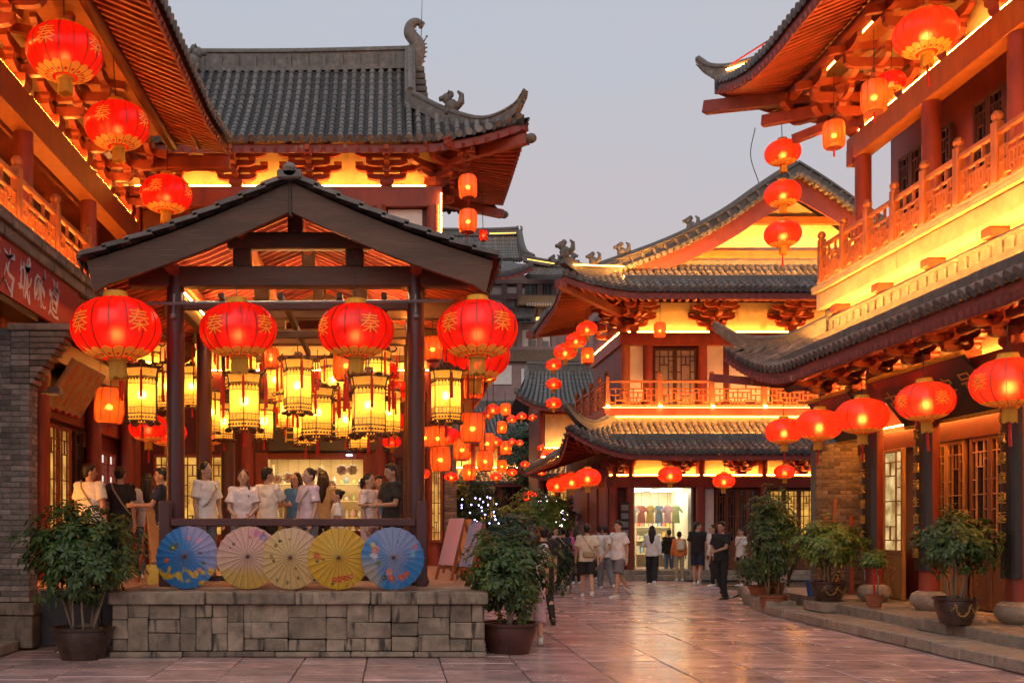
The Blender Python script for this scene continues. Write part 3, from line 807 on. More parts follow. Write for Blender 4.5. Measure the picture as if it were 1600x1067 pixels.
# railing along the front
ry = 13.55 - 13.9
for x in (-3.02 + 1.33, .37 + 1.33): MB().cbox(x - .075, x + .075, ry - .075, ry + .075, .03, 1.16, .012).build('rail_post', M_POST, PAV)
MB().cbox(-3.02 + 1.33 + .076, .37 + 1.33 - .076, ry - .06, ry + .06, .82, .925, .012).build('handrail', M_POST, PAV)
MB().cbox(-3.02 + 1.33 + .076, .37 + 1.33 - .076, ry - .04, ry + .04, .10, .17, .01).build('bottom_rail', M_POST, PAV)
for i in range(0):
    x = lerp(-3.02, .37, i / 12) + 1.33
    MB().cbox(x - .02, x + .02, ry - .02, ry + .02, .17, .82, .004).build('baluster', M_POST, PAV)
for y_ in (.17, 2.27): led(PAV, V(LX + .2, y_, 4.94 - pz), V(RX - .2, y_, 4.94 - pz), .02, .016, M_LED_ADDED)  # added strips hidden behind the beams to brighten the people
# small camera domes on the posts
for x in (LX, RX):
    mb = MB(); mb.ell((0, 0, 0), .045, .045, .045, 12, 8); mb.cyl((0, 0, .02), (0, .03, .30), .018, .018, 8); mb.build('post_hook', M_IRON, PAV, smooth=True, loc=(x, -.15, 4.47 - pz))
# warm strip lamps on the inner side of the beams
for y in (2.25, 4.52):
    led(PAV, V(LX + .1, y, zb + .29 if False else 4.88 - pz + .30), V(RX - .1, y, 4.88 - pz + .30), .03, .02)
for x in (LX + .08, RX - .08): led(PAV, V(x, .2, 4.86 - pz), V(x, 4.3, 4.86 - pz), .02, .02)
# ------------------------------------------------------------------ left hall (local x = world Y, local y = -(X + 5.3))
LB = empty('balcony_hall', (-5.3, 0, 0), R(90), 'red timber hall with upper balcony and deep rafter eaves along the left street side', 'building')
Y0, Y1 = 11.0, 22.0
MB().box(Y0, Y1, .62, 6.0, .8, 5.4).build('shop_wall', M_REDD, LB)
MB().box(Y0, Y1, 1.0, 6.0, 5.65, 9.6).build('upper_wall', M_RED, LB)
# slab and coping stones under the balcony
MB().box(Y0, 21.9, -.10, 3.0, 5.42, 5.60).build('balcony_slab', M_REDD, LB)
k = 0; x = Y0
while x < 21.8:
    MB().cbox(x + .004, min(x + .42, 21.9) - .004, -.30, .12, 5.60, 5.70, .01, .003).build('coping_stone', M_STONE, LB); x += .42
MB().cbox(Y0, 21.9, -.24, -.10, 5.44, 5.60, .01).build('cornice', M_STONE, LB)
# long red sign band with white brush writing
band = MB().box(Y0, 16.6, -.19, -.13, 4.70, 5.44).build('sign_band', mat('sign_red', (.34, .025, .022), .6, .35, 3, bump=.1, grime=((.30, .13, .11), 7, .64, (1, 1, 1))), LB)
for i, ch in enumerate('湘西古城味道'):
    write(band, ch, .60, (12.4 + i * .60, -.195, 5.07), (R(90), 0, 0), mat('brush_white', (.66, .52, .50), .7, .3, 8), extr=.003, brush=.30)
beam(LB, 16.6, 21.9, -.16, .1, 4.85, 5.42, M_RED)
MB().cbox(Y0, 14.8, -.16, .5, 4.60, 4.70, .01).build('awning_soffit', M_BLACK, LB)
# ground floor posts, lintel, doors
for x in (14.9, 16.4, 19.3, 21.7): column(LB, x, .35, .8, 4.9, .15)
beam(LB, 14.4, 21.9, .50, .68, 3.48, 3.80, M_RED, 'lintel'); beam(LB, 14.4, 21.9, .22, .48, 4.35, 4.75, M_RED, 'tie_beam')
window(LB, 17.15, 18.55, .85, 3.40, .56, M_RED, M_GLASSY, 2, 'lattice_door', .02, low=.7, m_low=M_RED)
window(LB, 18.75, 19.25, .85, 3.40, .56, M_WIN, M_GLASSD, 1, 'lattice_door', .02, low=.7)
window(LB, 16.5, 17.05, .85, 3.40, .56, M_WIN, M_GLASSD, 1, 'lattice_door', .02, low=.7)
window(LB, 15.0, 16.3, .85, 3.40, .56, M_WIN, M_GLASSD, 2, 'lattice_door', .02, low=.7)
window(LB, 20.3, 21.5, .85, 3.15, .56, M_RED, M_GLASSC, 2, 'lattice_door', .02, low=.5)
window(LB, 19.45, 20.2, .85, 3.15, .56, M_WIN, M_GLASSD, 1, 'lattice_door', .02, low=.7)
# upper floor
cols = (12.2, 15.5, 18.8, 21.6)
for x in cols: column(LB, x, .30, 5.7, 8.15, .15)
beam(LB, Y0, 21.9, .14, .46, 7.60, 8.12, M_ORWOOD, 'lintel_beam')
MB().box(Y0, 21.9, .60, .64, 8.12, 9.5).build('bracket_plaster', M_PLAST, LB)
led(LB, V(Y0, .20, 8.16), V(21.9, .20, 8.16), .05, .03)
bm = bracket_mesh(1.05, .95, 1.25)
for i in range(7): inst('bracket_set', bm, LB, (12.2 + 1.55 * i, .30, 8.14))
for a, b in zip(cols[:-1], cols[1:]):
    window(LB, a + .28, b - .28, 5.75, 7.50, .95, M_WIN, M_GLASSD, 6, 'lattice_window', .03, low=.45)
MB().box(Y0, 12.0, .9, 1.0, 5.7, 7.6).build('wall_panel', M_REDD, LB)
led(LB, V(Y0, .82, 5.72), V(21.8, .82, 5.72), .02, .016)  # added out-of-sight strip that warms the upper wall and windows
railing(LB, [11.1, 12.75, 14.40, 16.05, 17.70, 19.35, 21.0], 0.0, 5.70, .98)
for i, x in enumerate([12.75, 14.40, 16.05, 17.70, 19.35, 21.0]):
    MB().cyl((x + .12, .10, 5.70), (x + .12, .10, 5.76), .035, .045, 10).build('floor_spotlight', M_SPOT, LB)
led(LB, V(Y0, .14, 5.715), V(21.0, .14, 5.715), .03, .015)
led(LB, V(Y0, -.17, 5.712), V(21.0, -.17, 5.712), .020, .015)
MB().cbox(Y0, 21.5, -.285, -.262, 5.702, 5.76, .004).build('added_screen_lip', M_STONE, LB)  # added lip that hides the outer strip from below
led(LB, V(14.75, .20, 1.0), V(14.75, .20, 3.3), .02, .02, M_LED)
# eaves
MB().cyl((Y0, -.85, 9.28), (20.6, -.85, 9.28), .11, .11, 12).build('eave_purlin', M_REDD, LB, smooth=True)
MB().grid(lambda u, v: V(lerp(Y0, 20.4, u), lerp(.6, -.85, v), 9.42), 2, 1).build('flat_soffit', M_ORWOOD, LB)
eL = lambda u: V(lerp(Y0 - 1, 20.4, u), -2.0 - .06 * max(0, u - .8) * 5, 9.10 + .22 * max(0, (u - .75) / .25) ** 2)
iL = lambda u: V(lerp(Y0 - 1, 20.4, u), -.80, 9.36)
eave_trim(LB, eL, iL, 10.4, .20, .17)
MB().cyl((Y0, -1.45, 9.13), (20.3, -1.45, 9.15), .05, .05, 8).build('flying_rafter_bar', M_REDD, LB)
MB().cbox(20.22, 20.42, -2.05, -.3, 8.72, 8.98, .02).build('corner_beam', M_RED, LB)
roof_patch(LB, lambda u: V(lerp(Y0 - 1, 20.5, u), 2.6, 11.6), lambda u: eL(u) + V(0, -.02, 0.02), 52, sag=.35, r=.075, seg=.3)

# ------------------------------------------------------------------ corbelled brick pier at the street corner
PR = empty('brick_pier', (-5.4, 13.7, 0), 0, 'grey brick wall end with stepped orange-lit corbels at the left edge', 'brick pier')
px1 = -4.87 + 5.4
MB().box(-.55, px1 - .012, .012, .30, .64, 4.30).build('mortar_core', M_MORT, PR)
rq = random.Random(5); ch = .073
bme = {}
def brick(L, D):
    k = (round(L, 3), round(D, 3))
    if k not in bme: bme[k] = MB().cbox(0, L - .009, 0, D, 0, ch - .009, .005).mesh('brick', M_BRICK)
    return bme[k]
nc = int((4.28 - .64) / ch)
for c in range(nc):
    z = .64 + c * ch; off = .125 if c % 2 else .25
    x = px1
    inst('brick', brick(off, .12), PR, (x - off, rq.uniform(-.003, .003), z)); x -= off
    for _ in range(2):
        inst('brick', brick(.25, .10), PR, (x - .25, rq.uniform(-.004, .004), z)); x -= .25
    y = .125
    for l in ((.19,) if c % 2 == 0 else (.095, .095)):
        inst('brick', brick(.11, l - .009), PR, (px1 - .11 + .0085 + rq.uniform(-.003, .003), y, z)); y += l
rest_b = MB()
for c in range(nc):
    z = .64 + c * ch
    for k in range(2): rest_b.box(-.55 + .0, -.30, 0, .05, z, z + ch - .009)
# corbel steps
nb = 9
for i in range(nb):
    z = 3.56 + i * .078; ext = .058 * (i + 1)
    MB().cbox(px1 + .002, px1 + ext, -.02, .30, z, z + .070, .008).build('corbel_brick', M_BRICKB, PR)
    MB().cbox(px1 - .25, px1 - .004, -.016, .10, z, z + .070, .008).build('corbel_brick', M_BRICK, PR)
MB().cbox(px1 - .3, px1 + .56, -.03, .32, 4.27, 4.36, .01).build('corbel_cap', M_BRICKB, PR)
for (a, b, z0, z1) in ((-.55, .08, .33, .63), (.09, .60, .46, .63), (.09, .58, .02, .45), (-.55, .08, .02, .32)):
    MB().cbox(a, b, -.05, .36, z0 + .004, z1, .012, .004).build('base_stone', M_STONE, PR)
MB().cbox(-3.0, .42, -1.3, -.10, 0.0, .14, .015, .004).build('kerb_stone', M_STEP, PR)

# terrace wall in the gap beside the platform
TW = empty('terrace_wall', (-4.2, 14.0, 0), 0, 'low dark terrace wall between brick pier and stone platform', 'wall')
for i in range(3): MB().cbox(-.62 + i * .42, -.62 + (i + 1) * .42 - .006, -.03, .015, .02, .78, .01, .004).build('wall_slab', mat('dark_slate', (.045, .045, .05), .6, .4, 5, bump=.3), TW)
# ------------------------------------------------------------------ hall behind the pavilion (local x = world X, origin Y = 22.2)
HB = empty('hip_gable_hall', (0, 22.2, 0), 0, 'hall with grey tiled hip and gable roof rising behind the pavilion', 'building')
MB().box(-9.5, -2.95, 0, .25, .8, 8.5).build('wall', M_REDD, HB); MB().box(-.45, 1.0, 0, .25, .8, 8.5).build('wall', M_REDD, HB)
MB().box(-2.95, -.45, 0, .25, 3.18, 8.5).build('wall', M_REDD, HB); MB().box(-2.95, -.45, 0, .25, .8, 1.55).build('wall', M_REDD, HB)
MB().box(.75, 1.0, .25, 4.0, .8, 8.9).build('side_wall', M_REDD, HB)
MB().box(-9.5, 1.0, .30, .4, 8.4, 10.2).build('upper_plaster', M_PLAST, HB)
for x in (-5.6, -3.15, -.30, .86): column(HB, x, -.10, .8, 8.55, .15)
beam(HB, -5.85, 1.05, -.18, .10, 8.52, 8.96, M_RED, 'lintel_beam')
beam(HB, -5.85, 1.05, -.14, .06, 7.05, 7.35, M_RED, 'tie_beam')
MB().cbox(-.12, .62, -.03, -.005, 7.5, 8.5, .004).build('white_panel', M_WHITE, HB); MB().cbox(-2.9, -.6, -.03, -.005, 7.5, 8.5, .004).build('white_panel', M_WHITE, HB)
led(HB, V(-5.6, -.02, 9.02), V(.95, -.02, 9.02), .06, .04)
led(HB, V(1.02, -.20, 7.2), V(1.02, -.20, 8.8), .03, .03)
bmB = bracket_mesh(.80, .75, 1.35)
for x in (-5.0, -3.4, -1.8, -.15): inst('bracket_set', bmB, HB, (x, 0, 8.97))
inst('bracket_set', bmB, HB, (.90, -.05, 8.97), (0, 0, R(45)), (1.15, 1.15, 1))
inst('bracket_set', bmB, HB, (1.0, 1.6, 8.97), (0, 0, R(90)))
# roof
EX, EZ, RZ_, GX = 2.70, 9.72, 12.25, .37
upt = lambda d, w, a: a * max(0.0, 1 - d / w) ** 2
def eB(u):
    x = lerp(-7.6, EX, u); return V(x, -.90 - upt(EX - x, 2.2, .14), EZ + upt(EX - x, 2.4, .42))
def tB(u):
    x = lerp(-7.6, EX, u)
    if x <= GX: return V(x, 1.55, RZ_)
    k = (x - GX) / (EX - GX); c = eB(1.0)
    return V(x, lerp(.45, c.y, k), lerp(10.90, c.z, k) - .22 * math.sin(math.pi * k))
roof_patch(HB, tB, eB, 50, sag=.17, r=.072, seg=.24)
def eBs(u):
    y = lerp(-.90, 4.0, u); return V(EX + upt(y + .9, 2.0, .12) + upt(4 - y, 2.0, .12), y, EZ + upt(y + .9, 2.2, .42) + upt(4 - y, 2.2, .42))
roof_patch(HB, lambda u: V(.55, lerp(.35, 2.75, u), 10.9), eBs, 24, sag=.1, r=.072, seg=.26)
roof_patch(HB, lambda u: V(lerp(GX, -7.6, u), 1.6, RZ_), lambda u: V(lerp(EX, -7.6, u), 4.0, EZ), 40, sag=.17, r=.072, seg=.5)
iB = lambda u: V(min(lerp(-7.6, EX, u), 1.75), .05, 9.86); eave_trim(HB, lambda u: eB(u) - V(0, 0, .02), lambda u: V(lerp(-7.6, EX - .55, u), .02, 9.84), 10.3, .24, .17)
eave_trim(HB, lambda u: eBs(u) - V(0, 0, .02), lambda u: V(1.25, lerp(-.35, 3.5, u), 9.80), 4.9, .15, .15, w=.06)
mb = MB(); mb.prism([(.75, 10.85), (2.4, 10.85), (1.57, 11.95)], .05, (.28, 0, 0), (0, 1, 0), (0, 0, 1)); mb.build('gable_board', M_RED, HB)
MB().bar(V(1.2, .1, 9.62), V(2.78, -1.0, 9.66), .16, .2).build('corner_beam', M_RED, HB); MB().ell((2.84, -1.04, 9.66), .12, .12, .1, 10, 7).build('corner_beam_head', M_RIDGE, HB, smooth=True)
MB().bar(V(1.2, 3.0, 9.62), V(2.78, 4.1, 9.66), .16, .2).build('corner_beam', M_RED, HB); MB().ell((2.84, 4.14, 9.66), .12, .12, .1, 10, 7).build('corner_beam_head', M_RIDGE, HB, smooth=True)
ridge(HB, [(-8, 1.57, RZ_ - .02), (-3, 1.57, RZ_ - .05), (.55, 1.57, RZ_ + .02)], .20, .46, 'main_ridge', 20, panels=.40)
for k in range(5): MB().cbox(GX - .05, GX + .42 - k * .02, 1.35, 1.85, RZ_ - .75 + k * .15, RZ_ - .62 + k * .15, .02).build('ridge_end_course', M_RIDGE, HB)
ridge(HB, [(GX, 1.4, RZ_ + .1), (GX, .9, RZ_ - .72), (GX, .42, 10.95)], .17, .34, 'descending_ridge', 14)
c = eB(1.0)
ridge(HB, [(GX + .05, .42, 10.92), (1.1, .02, 10.42), (1.9, -.45, 10.06), (2.5, -.85, 10.22), (2.74, -1.02, 10.58)], .15, .30, 'hip_ridge', 22, taper=.30)
ridge_beast(HB, (GX + .10, 1.57, RZ_ - .02), 0, .64, 'owl')
ridge_beast(HB, (1.25, -.05, 10.58), 0, .95, 'sit')
ridge_beast(HB, (-4.55, 1.0, RZ_ - .25), R(180), 1.1, 'sit')
MB().cyl((.62, 1.5, RZ_), (.66, 1.5, RZ_ + 1.6), .012, .006, 6).build('lightning_rod', M_WIRE, HB)
# mid-height eave over the shop
roof_patch(HB, lambda u: V(lerp(-5.6, 1.1, u), -.05, 6.9), lambda u: V(lerp(-5.6, 1.5, u), -1.25, 6.2 + .25 * max(0, (u - .8) / .2) ** 2), 32, sag=.06, r=.07, seg=.27)
eave_trim(HB, lambda u: V(lerp(-5.6, 1.5, u), -1.25, 6.2 + .25 * max(0, (u - .8) / .2) ** 2), lambda u: V(lerp(-5.6, 1.2, u), 0, 6.35), 6.9, .24, .14)
beam(HB, -5.85, 1.02, -.16, .08, 4.55, 4.95, M_RED, 'tie_beam'); led(HB, V(-5.6, -.20, 5.0), V(.95, -.20, 5.0), .05, .03)
beam(HB, -5.85, 1.02, -.14, .06, 5.6, 5.9, M_RED, 'tie_beam'); MB().box(-5.85, .9, -.02, -.005, 5.0, 5.6).build('plaster_panel', M_PLAST, HB)
# shop: lit opening, shelves, hanging ornaments
W_SHOP = mat('shop_cream', (.80, .62, .34), .7, .1, 3)
MB().box(-2.95, -.45, 2.6, 2.7, .8, 3.3).build('shop_back_wall', W_SHOP, HB)
MB().box(-3.05, -2.95, .25, 2.7, .8, 3.3).build('shop_side_wall', W_SHOP, HB); MB().box(-.45, -.35, .25, 2.7, .8, 3.3).build('shop_side_wall', W_SHOP, HB)
MB().box(-3.0, -.4, .25, 2.7, 3.3, 3.38).build('shop_ceiling', M_WHITE, HB)
for x in (-2.3, -1.1): MB().box(x - .3, x + .3, .7, 2.0, 3.26, 3.29).build('ceiling_lamp', emat('shop_lamp', (1, .80, .48), 9), HB)
for a, b in ((-3.0, -2.72), (-.66, -.42)): MB().cbox(a, b, -.06, .06, .8, 3.24, .01).build('door_post', M_RED, HB)
MB().cbox(-2.72, -.66, -.06, .06, 3.10, 3.24, .01).build('shop_lintel', M_RED, HB)
rs_ = random.Random(9)
GOODS = [mat('ware_%d' % i, c, .5, .2, 6) for i, c in enumerate([(.8, .75, .7), (.7, .25, .2), (.85, .6, .2), (.3, .45, .6), (.8, .5, .55), (.5, .6, .3)])]
SHG = empty('shop_shelf', (-1.7, 24.3, .8), 0, 'lit display shelves of white ceramics at the back of the pavilion shop', 'shelf')
for z in (.62, 1.02, 1.42, 1.82): MB().cbox(-1.15, 1.15, -.16, .16, z, z + .035, .004).build('shelf_board', W_SHOP, SHG)
for x in (-1.15, 0, 1.15): MB().cbox(x - .02, x + .02, -.16, .16, 0, 2.3, .004).build('shelf_upright', W_SHOP, SHG)
for z in (.655, 1.055, 1.455, 1.855):
    for i in range(15):
        x = -1.05 + i * .15 + rs_.uniform(-.02, .02); r = rs_.uniform(.035, .06); h = rs_.uniform(.10, .24)
        mb = MB(); mb.lathe([(r * .6, 0), (r, h * .25), (r * .95, h * .55), (r * .45, h * .8), (r * .55, h), (0.001, h)], 10)
        mb.build('jar', rs_.choice(GOODS[:1] * 3 + GOODS), SHG, smooth=True, loc=(x, -.02, z))
for i in range(9):
    x = -2.6 + i * .24; z = 2.75 + rs_.uniform(-.18, .18)
    f = empty('hanging_flower', (x, 22.9, z), 0, 'white paper flower ornament %s' % (['nearest the left post of the lit shop', 'second from the left post of the lit shop', 'third from the left post of the lit shop', 'fourth from the left in the lit shop', 'in the middle of the lit shop', 'just right of the middle of the lit shop', 'third from the right post of the lit shop', 'second from the right post of the lit shop', 'nearest the right post of the lit shop'][i]), 'ornament', 'paper flowers hung in the lit shop')
    mb = MB()
    for k in range(7):
        a = k * math.pi * 2 / 7; mb.ell((.075 * math.cos(a), 0, .075 * math.sin(a)), .05, .03, .05, 8, 5)
    mb.build('petals', mat('paper_white', (.9, .86, .8), .8, .1, 5), f, smooth=True); MB().ell((0, -.02, 0), .035, .03, .035, 8, 5).build('flower_centre', GOODS[rs_.randrange(1, 3)], f, smooth=True)
    MB().cyl((0, 0, .05), (0, 0, 3.29 - z), .004, .004, 5).build('cord', M_REDT, f)
# black name board over the shop
SB = empty('shop_name_board', (-1.40, 22.0, 3.68), 0, 'long black name board with gold brush characters above the lit shop', 'sign')
MB().cbox(-1.30, 1.30, -.03, .03, -.42, .42, .012).build('board', M_BLACK, SB)
for i, ch in enumerate('白布坊'): write(SB, ch, .50, (-.75 + i * .78, -.036, 0), (R(90), 0, 0), M_GOLD, extr=.004)
for (a, b) in ((-5.2, -3.5),): window(HB, a, b, .85, 3.2, -.02, M_RED, M_GLASSY, 3, 'lattice_door', .022, low=.6)
window(HB, -.10, .62, .85, 3.2, -.02, M_WIN, M_GLASSD, 2, 'lattice_door', .022, low=.7)
MB().ell((-.95, -.3, 3.17), .07, .07, .02, 12, 5).build('ceiling_spotlight', emat('cool_spot', (.9, .95, 1), 12), HB)
# brick end pier on the street side with a lit lattice window
BP = empty('street_brick_pier', (1.22, 22.0, 0), 0, 'narrow brown brick pier at the street corner right of the pavilion', 'brick pier')
MB().box(-.13, .13, .01, .5, .8, 4.6).build('mortar_core', M_MORT, BP)
bk = MB().cbox(0, .13, 0, .06, 0, .064, .004).mesh('brick', M_BRICKB); bk2 = MB().cbox(0, .265, 0, .06, 0, .064, .004).mesh('brick', M_BRICKB)
for c in range(52):
    z = .8 + c * .073
    if c % 2: inst('brick', bk2, BP, (-.135, -.01, z))
    else: inst('brick', bk, BP, (-.137, -.01, z)); inst('brick', bk, BP, (.004, -.01, z))
window(HB, .76, 1.06, 1.3, 3.0, -.30, M_RED, M_GLASSY, 1, 'lit_lattice_window', .018)
# ------------------------------------------------------------------ right hall (local x = 22 - world Y, local y = X - 8.8)
RB = empty('lantern_hall', (8.8, 22, 0), R(-90), 'orange lit two storey hall with balcony and lower tiled eave on the right', 'building')
XF = 12.6
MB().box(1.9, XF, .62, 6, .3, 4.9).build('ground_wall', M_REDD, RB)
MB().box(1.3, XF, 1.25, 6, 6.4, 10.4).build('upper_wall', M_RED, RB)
MB().box(1.3, XF, .25, 1.3, 4.9, 6.08).build('mid_wall', M_PLAST, RB)
# ground floor columns on drum stones, couplet boards, doors
CX = (3.9, 5.75, 8.05, 10.5)
dr = MB(); dr.lathe([(.17, 0), (.20, .03), (.27, .09), (.29, .17), (.26, .26), (.19, .30), (.17, .31)], 22); drm = dr.mesh('drum_stone', M_STEP, smooth=True)
for x in CX:
    inst('drum_stone', drm, RB, (x, -.30, .32)); column(RB, x, -.30, .62, 4.35, .15, M_RED)
CPL = ['客似云来财源广进', '宾如潮涌生意兴隆', '春风得意迎远客', '福满人间喜盈门']
for x, txt in zip(CX, CPL):
    cbm = MB(); vs = []
    for k in range(13):
        an = R(lerp(195, 345, k / 12))
        for rr_, z_ in ((.165, .95), (.205, .95), (.205, 3.35), (.165, 3.35)): vs.append((x + rr_ * math.cos(an), -.30 + rr_ * math.sin(an), z_))
    cbm.add(vs, [(k * 4 + i, k * 4 + (i + 1) % 4, k * 4 + 4 + (i + 1) % 4, k * 4 + 4 + i) for k in range(12) for i in range(4)] + [(3, 2, 1, 0), (48, 49, 50, 51)])
    bo = cbm.build('couplet_board', M_BLACK, RB)
    for i, ch in enumerate(txt):
        write(bo, ch, .17, (x, -.512, 3.12 - i * .27), (R(90), 0, 0), M_GOLD, extr=.012)
beam(RB, 1.6, XF, -.42, -.18, 3.75, 4.10, M_RED, 'tie_beam'); beam(RB, 1.6, XF, .40, .66, 3.05, 3.40, M_REDD, 'lintel')
MB().box(1.6, XF, .50, .60, 3.40, 4.9).build('over_door_wall', M_REDD, RB)
# glazed doors whose glowing panes stand in for a lit shop, no room behind
window(RB, 2.75, 3.75, .34, 3.05, .30, M_CARP, emat('shop_glass_glow', (1.0, .70, .30), .95, var=.65), 1, 'glazed_door', .02, low=.85, m_low=M_CARP)
window(RB, 2.05, 2.65, .34, 3.05, .45, M_CARP, emat('shop_glass_glow2', (1.0, .78, .40), 1.2, var=.5), 1, 'glazed_door', .02, low=.85, m_low=M_CARP)
MB().cbox(2.66, 2.74, .2, .6, .32, 3.05, .01).build('door_jamb', mat('olive_jamb', (.16, .15, .06), .5, .2, 5), RB)
window(RB, 4.35, 5.45, .34, 3.05, .45, M_CARP, M_GLASSD, 2, 'lattice_door', .02, low=.95, m_low=M_CARP)
window(RB, 5.60, 7.80, .34, 3.05, .45, mat('brown_door_wood', (.20, .075, .028), .45, .3, 5, stretch=(1, 1, .2)), M_GLASSD, 4, 'lattice_door', .018, low=.95, m_lat=mat('gold_lattice', (.50, .25, .12), .4, .2, 6))
window(RB, 8.3, 10.3, .34, 3.05, .45, MATS['brown_door_wood'], M_GLASSD, 4, 'lattice_door', .018, low=.95, m_lat=MATS['gold_lattice'])
window(RB, 10.7, 12.5, .34, 3.05, .45, MATS['brown_door_wood'], M_GLASSD, 3, 'lattice_door', .018, low=.95, m_lat=MATS['gold_lattice'])
led(RB, V(1.7, -.15, 4.115), V(XF, -.15, 4.115), .02, .016)
led(RB, V(2.0, .30, 3.46), V(XF, .30, 3.46), .02, .016)
led(RB, V(1.5, -.28, 10.62), V(XF, -.28, 10.62), .03, .02, M_LEDS)  # added downlight behind the purlin to warm the upper facade
led(RB, V(1.2, -.66, 4.62), V(XF, -.66, 4.62), .02, .014)
bmD = bracket_mesh(.62, .65, .95)
for i in range(9): inst('bracket_set', bmD, RB, (2.0 + 1.2 * i, -.30, 4.10))
MB().box(1.6, XF, -.10, -.06, 4.10, 4.75).build('bracket_plaster', M_PLAST, RB)
# lower skirt roof
def liftD(x, w=2.9, a=.85): return a * max(0, 1 - (x + .5) / w) ** 2
def eD(u): x = lerp(-.5, XF, u); return V(x, -1.25 - .35 * liftD(x), 4.72 + liftD(x))
def tD(u):
    x = lerp(-.5, XF, u)
    if x > 1.2: return V(x, .02, 5.55)
    k = (x + .5) / 1.7; c = eD(0); return V(x, lerp(c.y, .02, k), lerp(c.z, 5.55, k) - .12 * math.sin(math.pi * k))
roof_patch(RB, tD, eD, 64, sag=.05, r=.075, seg=.26)
eave_trim(RB, eD, lambda u: V(lerp(.2, XF, u), -.45, 4.66), 13, .17, .26, m_f=M_MAROON, m_r=M_MAROON, w=.085, h=.10, fdrop=.06, steps=40)
MB().cyl((.6, -.55, 4.52), (XF, -.55, 4.52), .09, .09, 10).build('eave_purlin', M_REDD, RB, smooth=True)
c = eD(0)
ridge(RB, [(1.25, .0, 5.58), (.5, -.6, 5.36), (-.2, -1.25, 5.55), (-.62, -1.72, 6.02)], .15, .30, 'hip_ridge', 20, taper=.35)
ridge(RB, [(1.2, .08, 5.52), (6, .08, 5.52), (XF, .08, 5.52)], .16, .34, 'wall_ridge', 30, panels=.30)
ridge_beast(RB, (1.25, .05, 5.80), 0, .95, 'sit')
MB().bar(V(1.0, -.2, 4.5), V(-.75, -1.75, 4.95), .15, .17).build('corner_beam', M_MAROON, RB)
roof_patch(RB, lambda u: V(1.2, lerp(.1, 4.5, u), 5.55), lambda u: V(-.5 - .1 * max(0, 1 - u * 3), lerp(-1.5, 4.5, u), 4.72 + .85 * max(0, 1 - u * 2.2) ** 2), 28, sag=.05, r=.075, seg=.3)
led(RB, V(1.4, -1.0, 4.985), V(XF, -1.0, 4.985), .022, .018, M_LED2)  # added strip near the eave, floods the whole facade gold
MB().cbox(1.3, XF, -1.062, -1.045, 4.80, 5.03, .003).build('added_led_screen', M_RIDGE, RB)  # added screen so the flood strip stays unseen from the street
# balcony slab and mouldings
MB().cbox(.9, XF, -.10, 1.5, 6.06, 6.42, .03).build('balcony_slab', M_SLAB, RB)
MB().cbox(.8, XF, -.16, .3, 6.42, 6.52, .012).build('slab_coping', M_SLAB, RB)
for i in range(7):
    x = 1.6 + i * 1.75; MB().cbox(x - .12, x + .12, -.06, .35, 5.90, 6.057, .02).build('slab_bracket', M_RED, RB)
led(RB, V(1.2, .20, 5.93), V(XF, .20, 5.93), .05, .04)
led(RB, V(1.0, -.36, 5.385), V(XF, -.36, 5.385), .022, .018, M_LED2)
MB().cbox(.9, XF, -.415, -.395, 5.22, 5.425, .004).build('added_led_screen', M_RIDGE, RB)  # added screen in front of the ridge strip, blocks its direct view
led(RB, V(.9, -.11, 6.53), V(XF, -.11, 6.53), .02, .012)
MB().cbox(.8, XF, -.160, -.138, 6.522, 6.575, .004).build('added_screen_lip', M_SLAB, RB)  # raised edge added to keep the rail strip out of sight
led(RB, V(1.4, 1.02, 6.54), V(XF, 1.02, 6.54), .02, .016)  # added uplight on the balcony floor, unseen, to warm the wall behind
railing(RB, [.95 + i * 1.02 for i in range(12)], 0.0, 6.50, 1.02, fr=.5)
for i in range(12):
    MB().cyl((.95 + i * 1.02, -.11, 6.52), (.95 + i * 1.02, -.11, 6.57), .03, .04, 10).build('floor_spotlight', M_SPOT, RB)
led(RB, V(1.0, .10, 6.53), V(XF, .10, 6.53), .03, .015)
# upper floor
UX = (1.5, 4.1, 6.6, 9.1, 11.6)
for x in UX: column(RB, x, .60, 6.5, 9.1, .16)
beam(RB, 1.1, XF, .44, .76, 9.05, 9.52, M_ORWOOD, 'lintel_beam')
MB().box(1.4, XF, .80, .84, 9.5, 10.9).build('bracket_plaster', M_PLAST, RB)
led(RB, V(1.3, .50, 9.56), V(XF, .50, 9.56), .05, .03)
for a, b in zip(UX[:-1], UX[1:]): window(RB, a + .35, b - .35, 6.6, 8.85, 1.15, M_WIN, M_GLASSD, 4, 'lattice_window', .028, low=.6)
bmU = bracket_mesh(1.15, 1.15, 1.35)
for i in range(8): inst('bracket_set', bmU, RB, (1.7 + 1.5 * i, .60, 9.54))
inst('bracket_set', bmU, RB, (1.35, .50, 9.54), (0, 0, R(-45)), (1.1, 1.2, 1))
MB().cbox(1.12, 1.40, .42, .70, 8.95, 9.30, .02).build('beam_end_block', M_RED, RB)
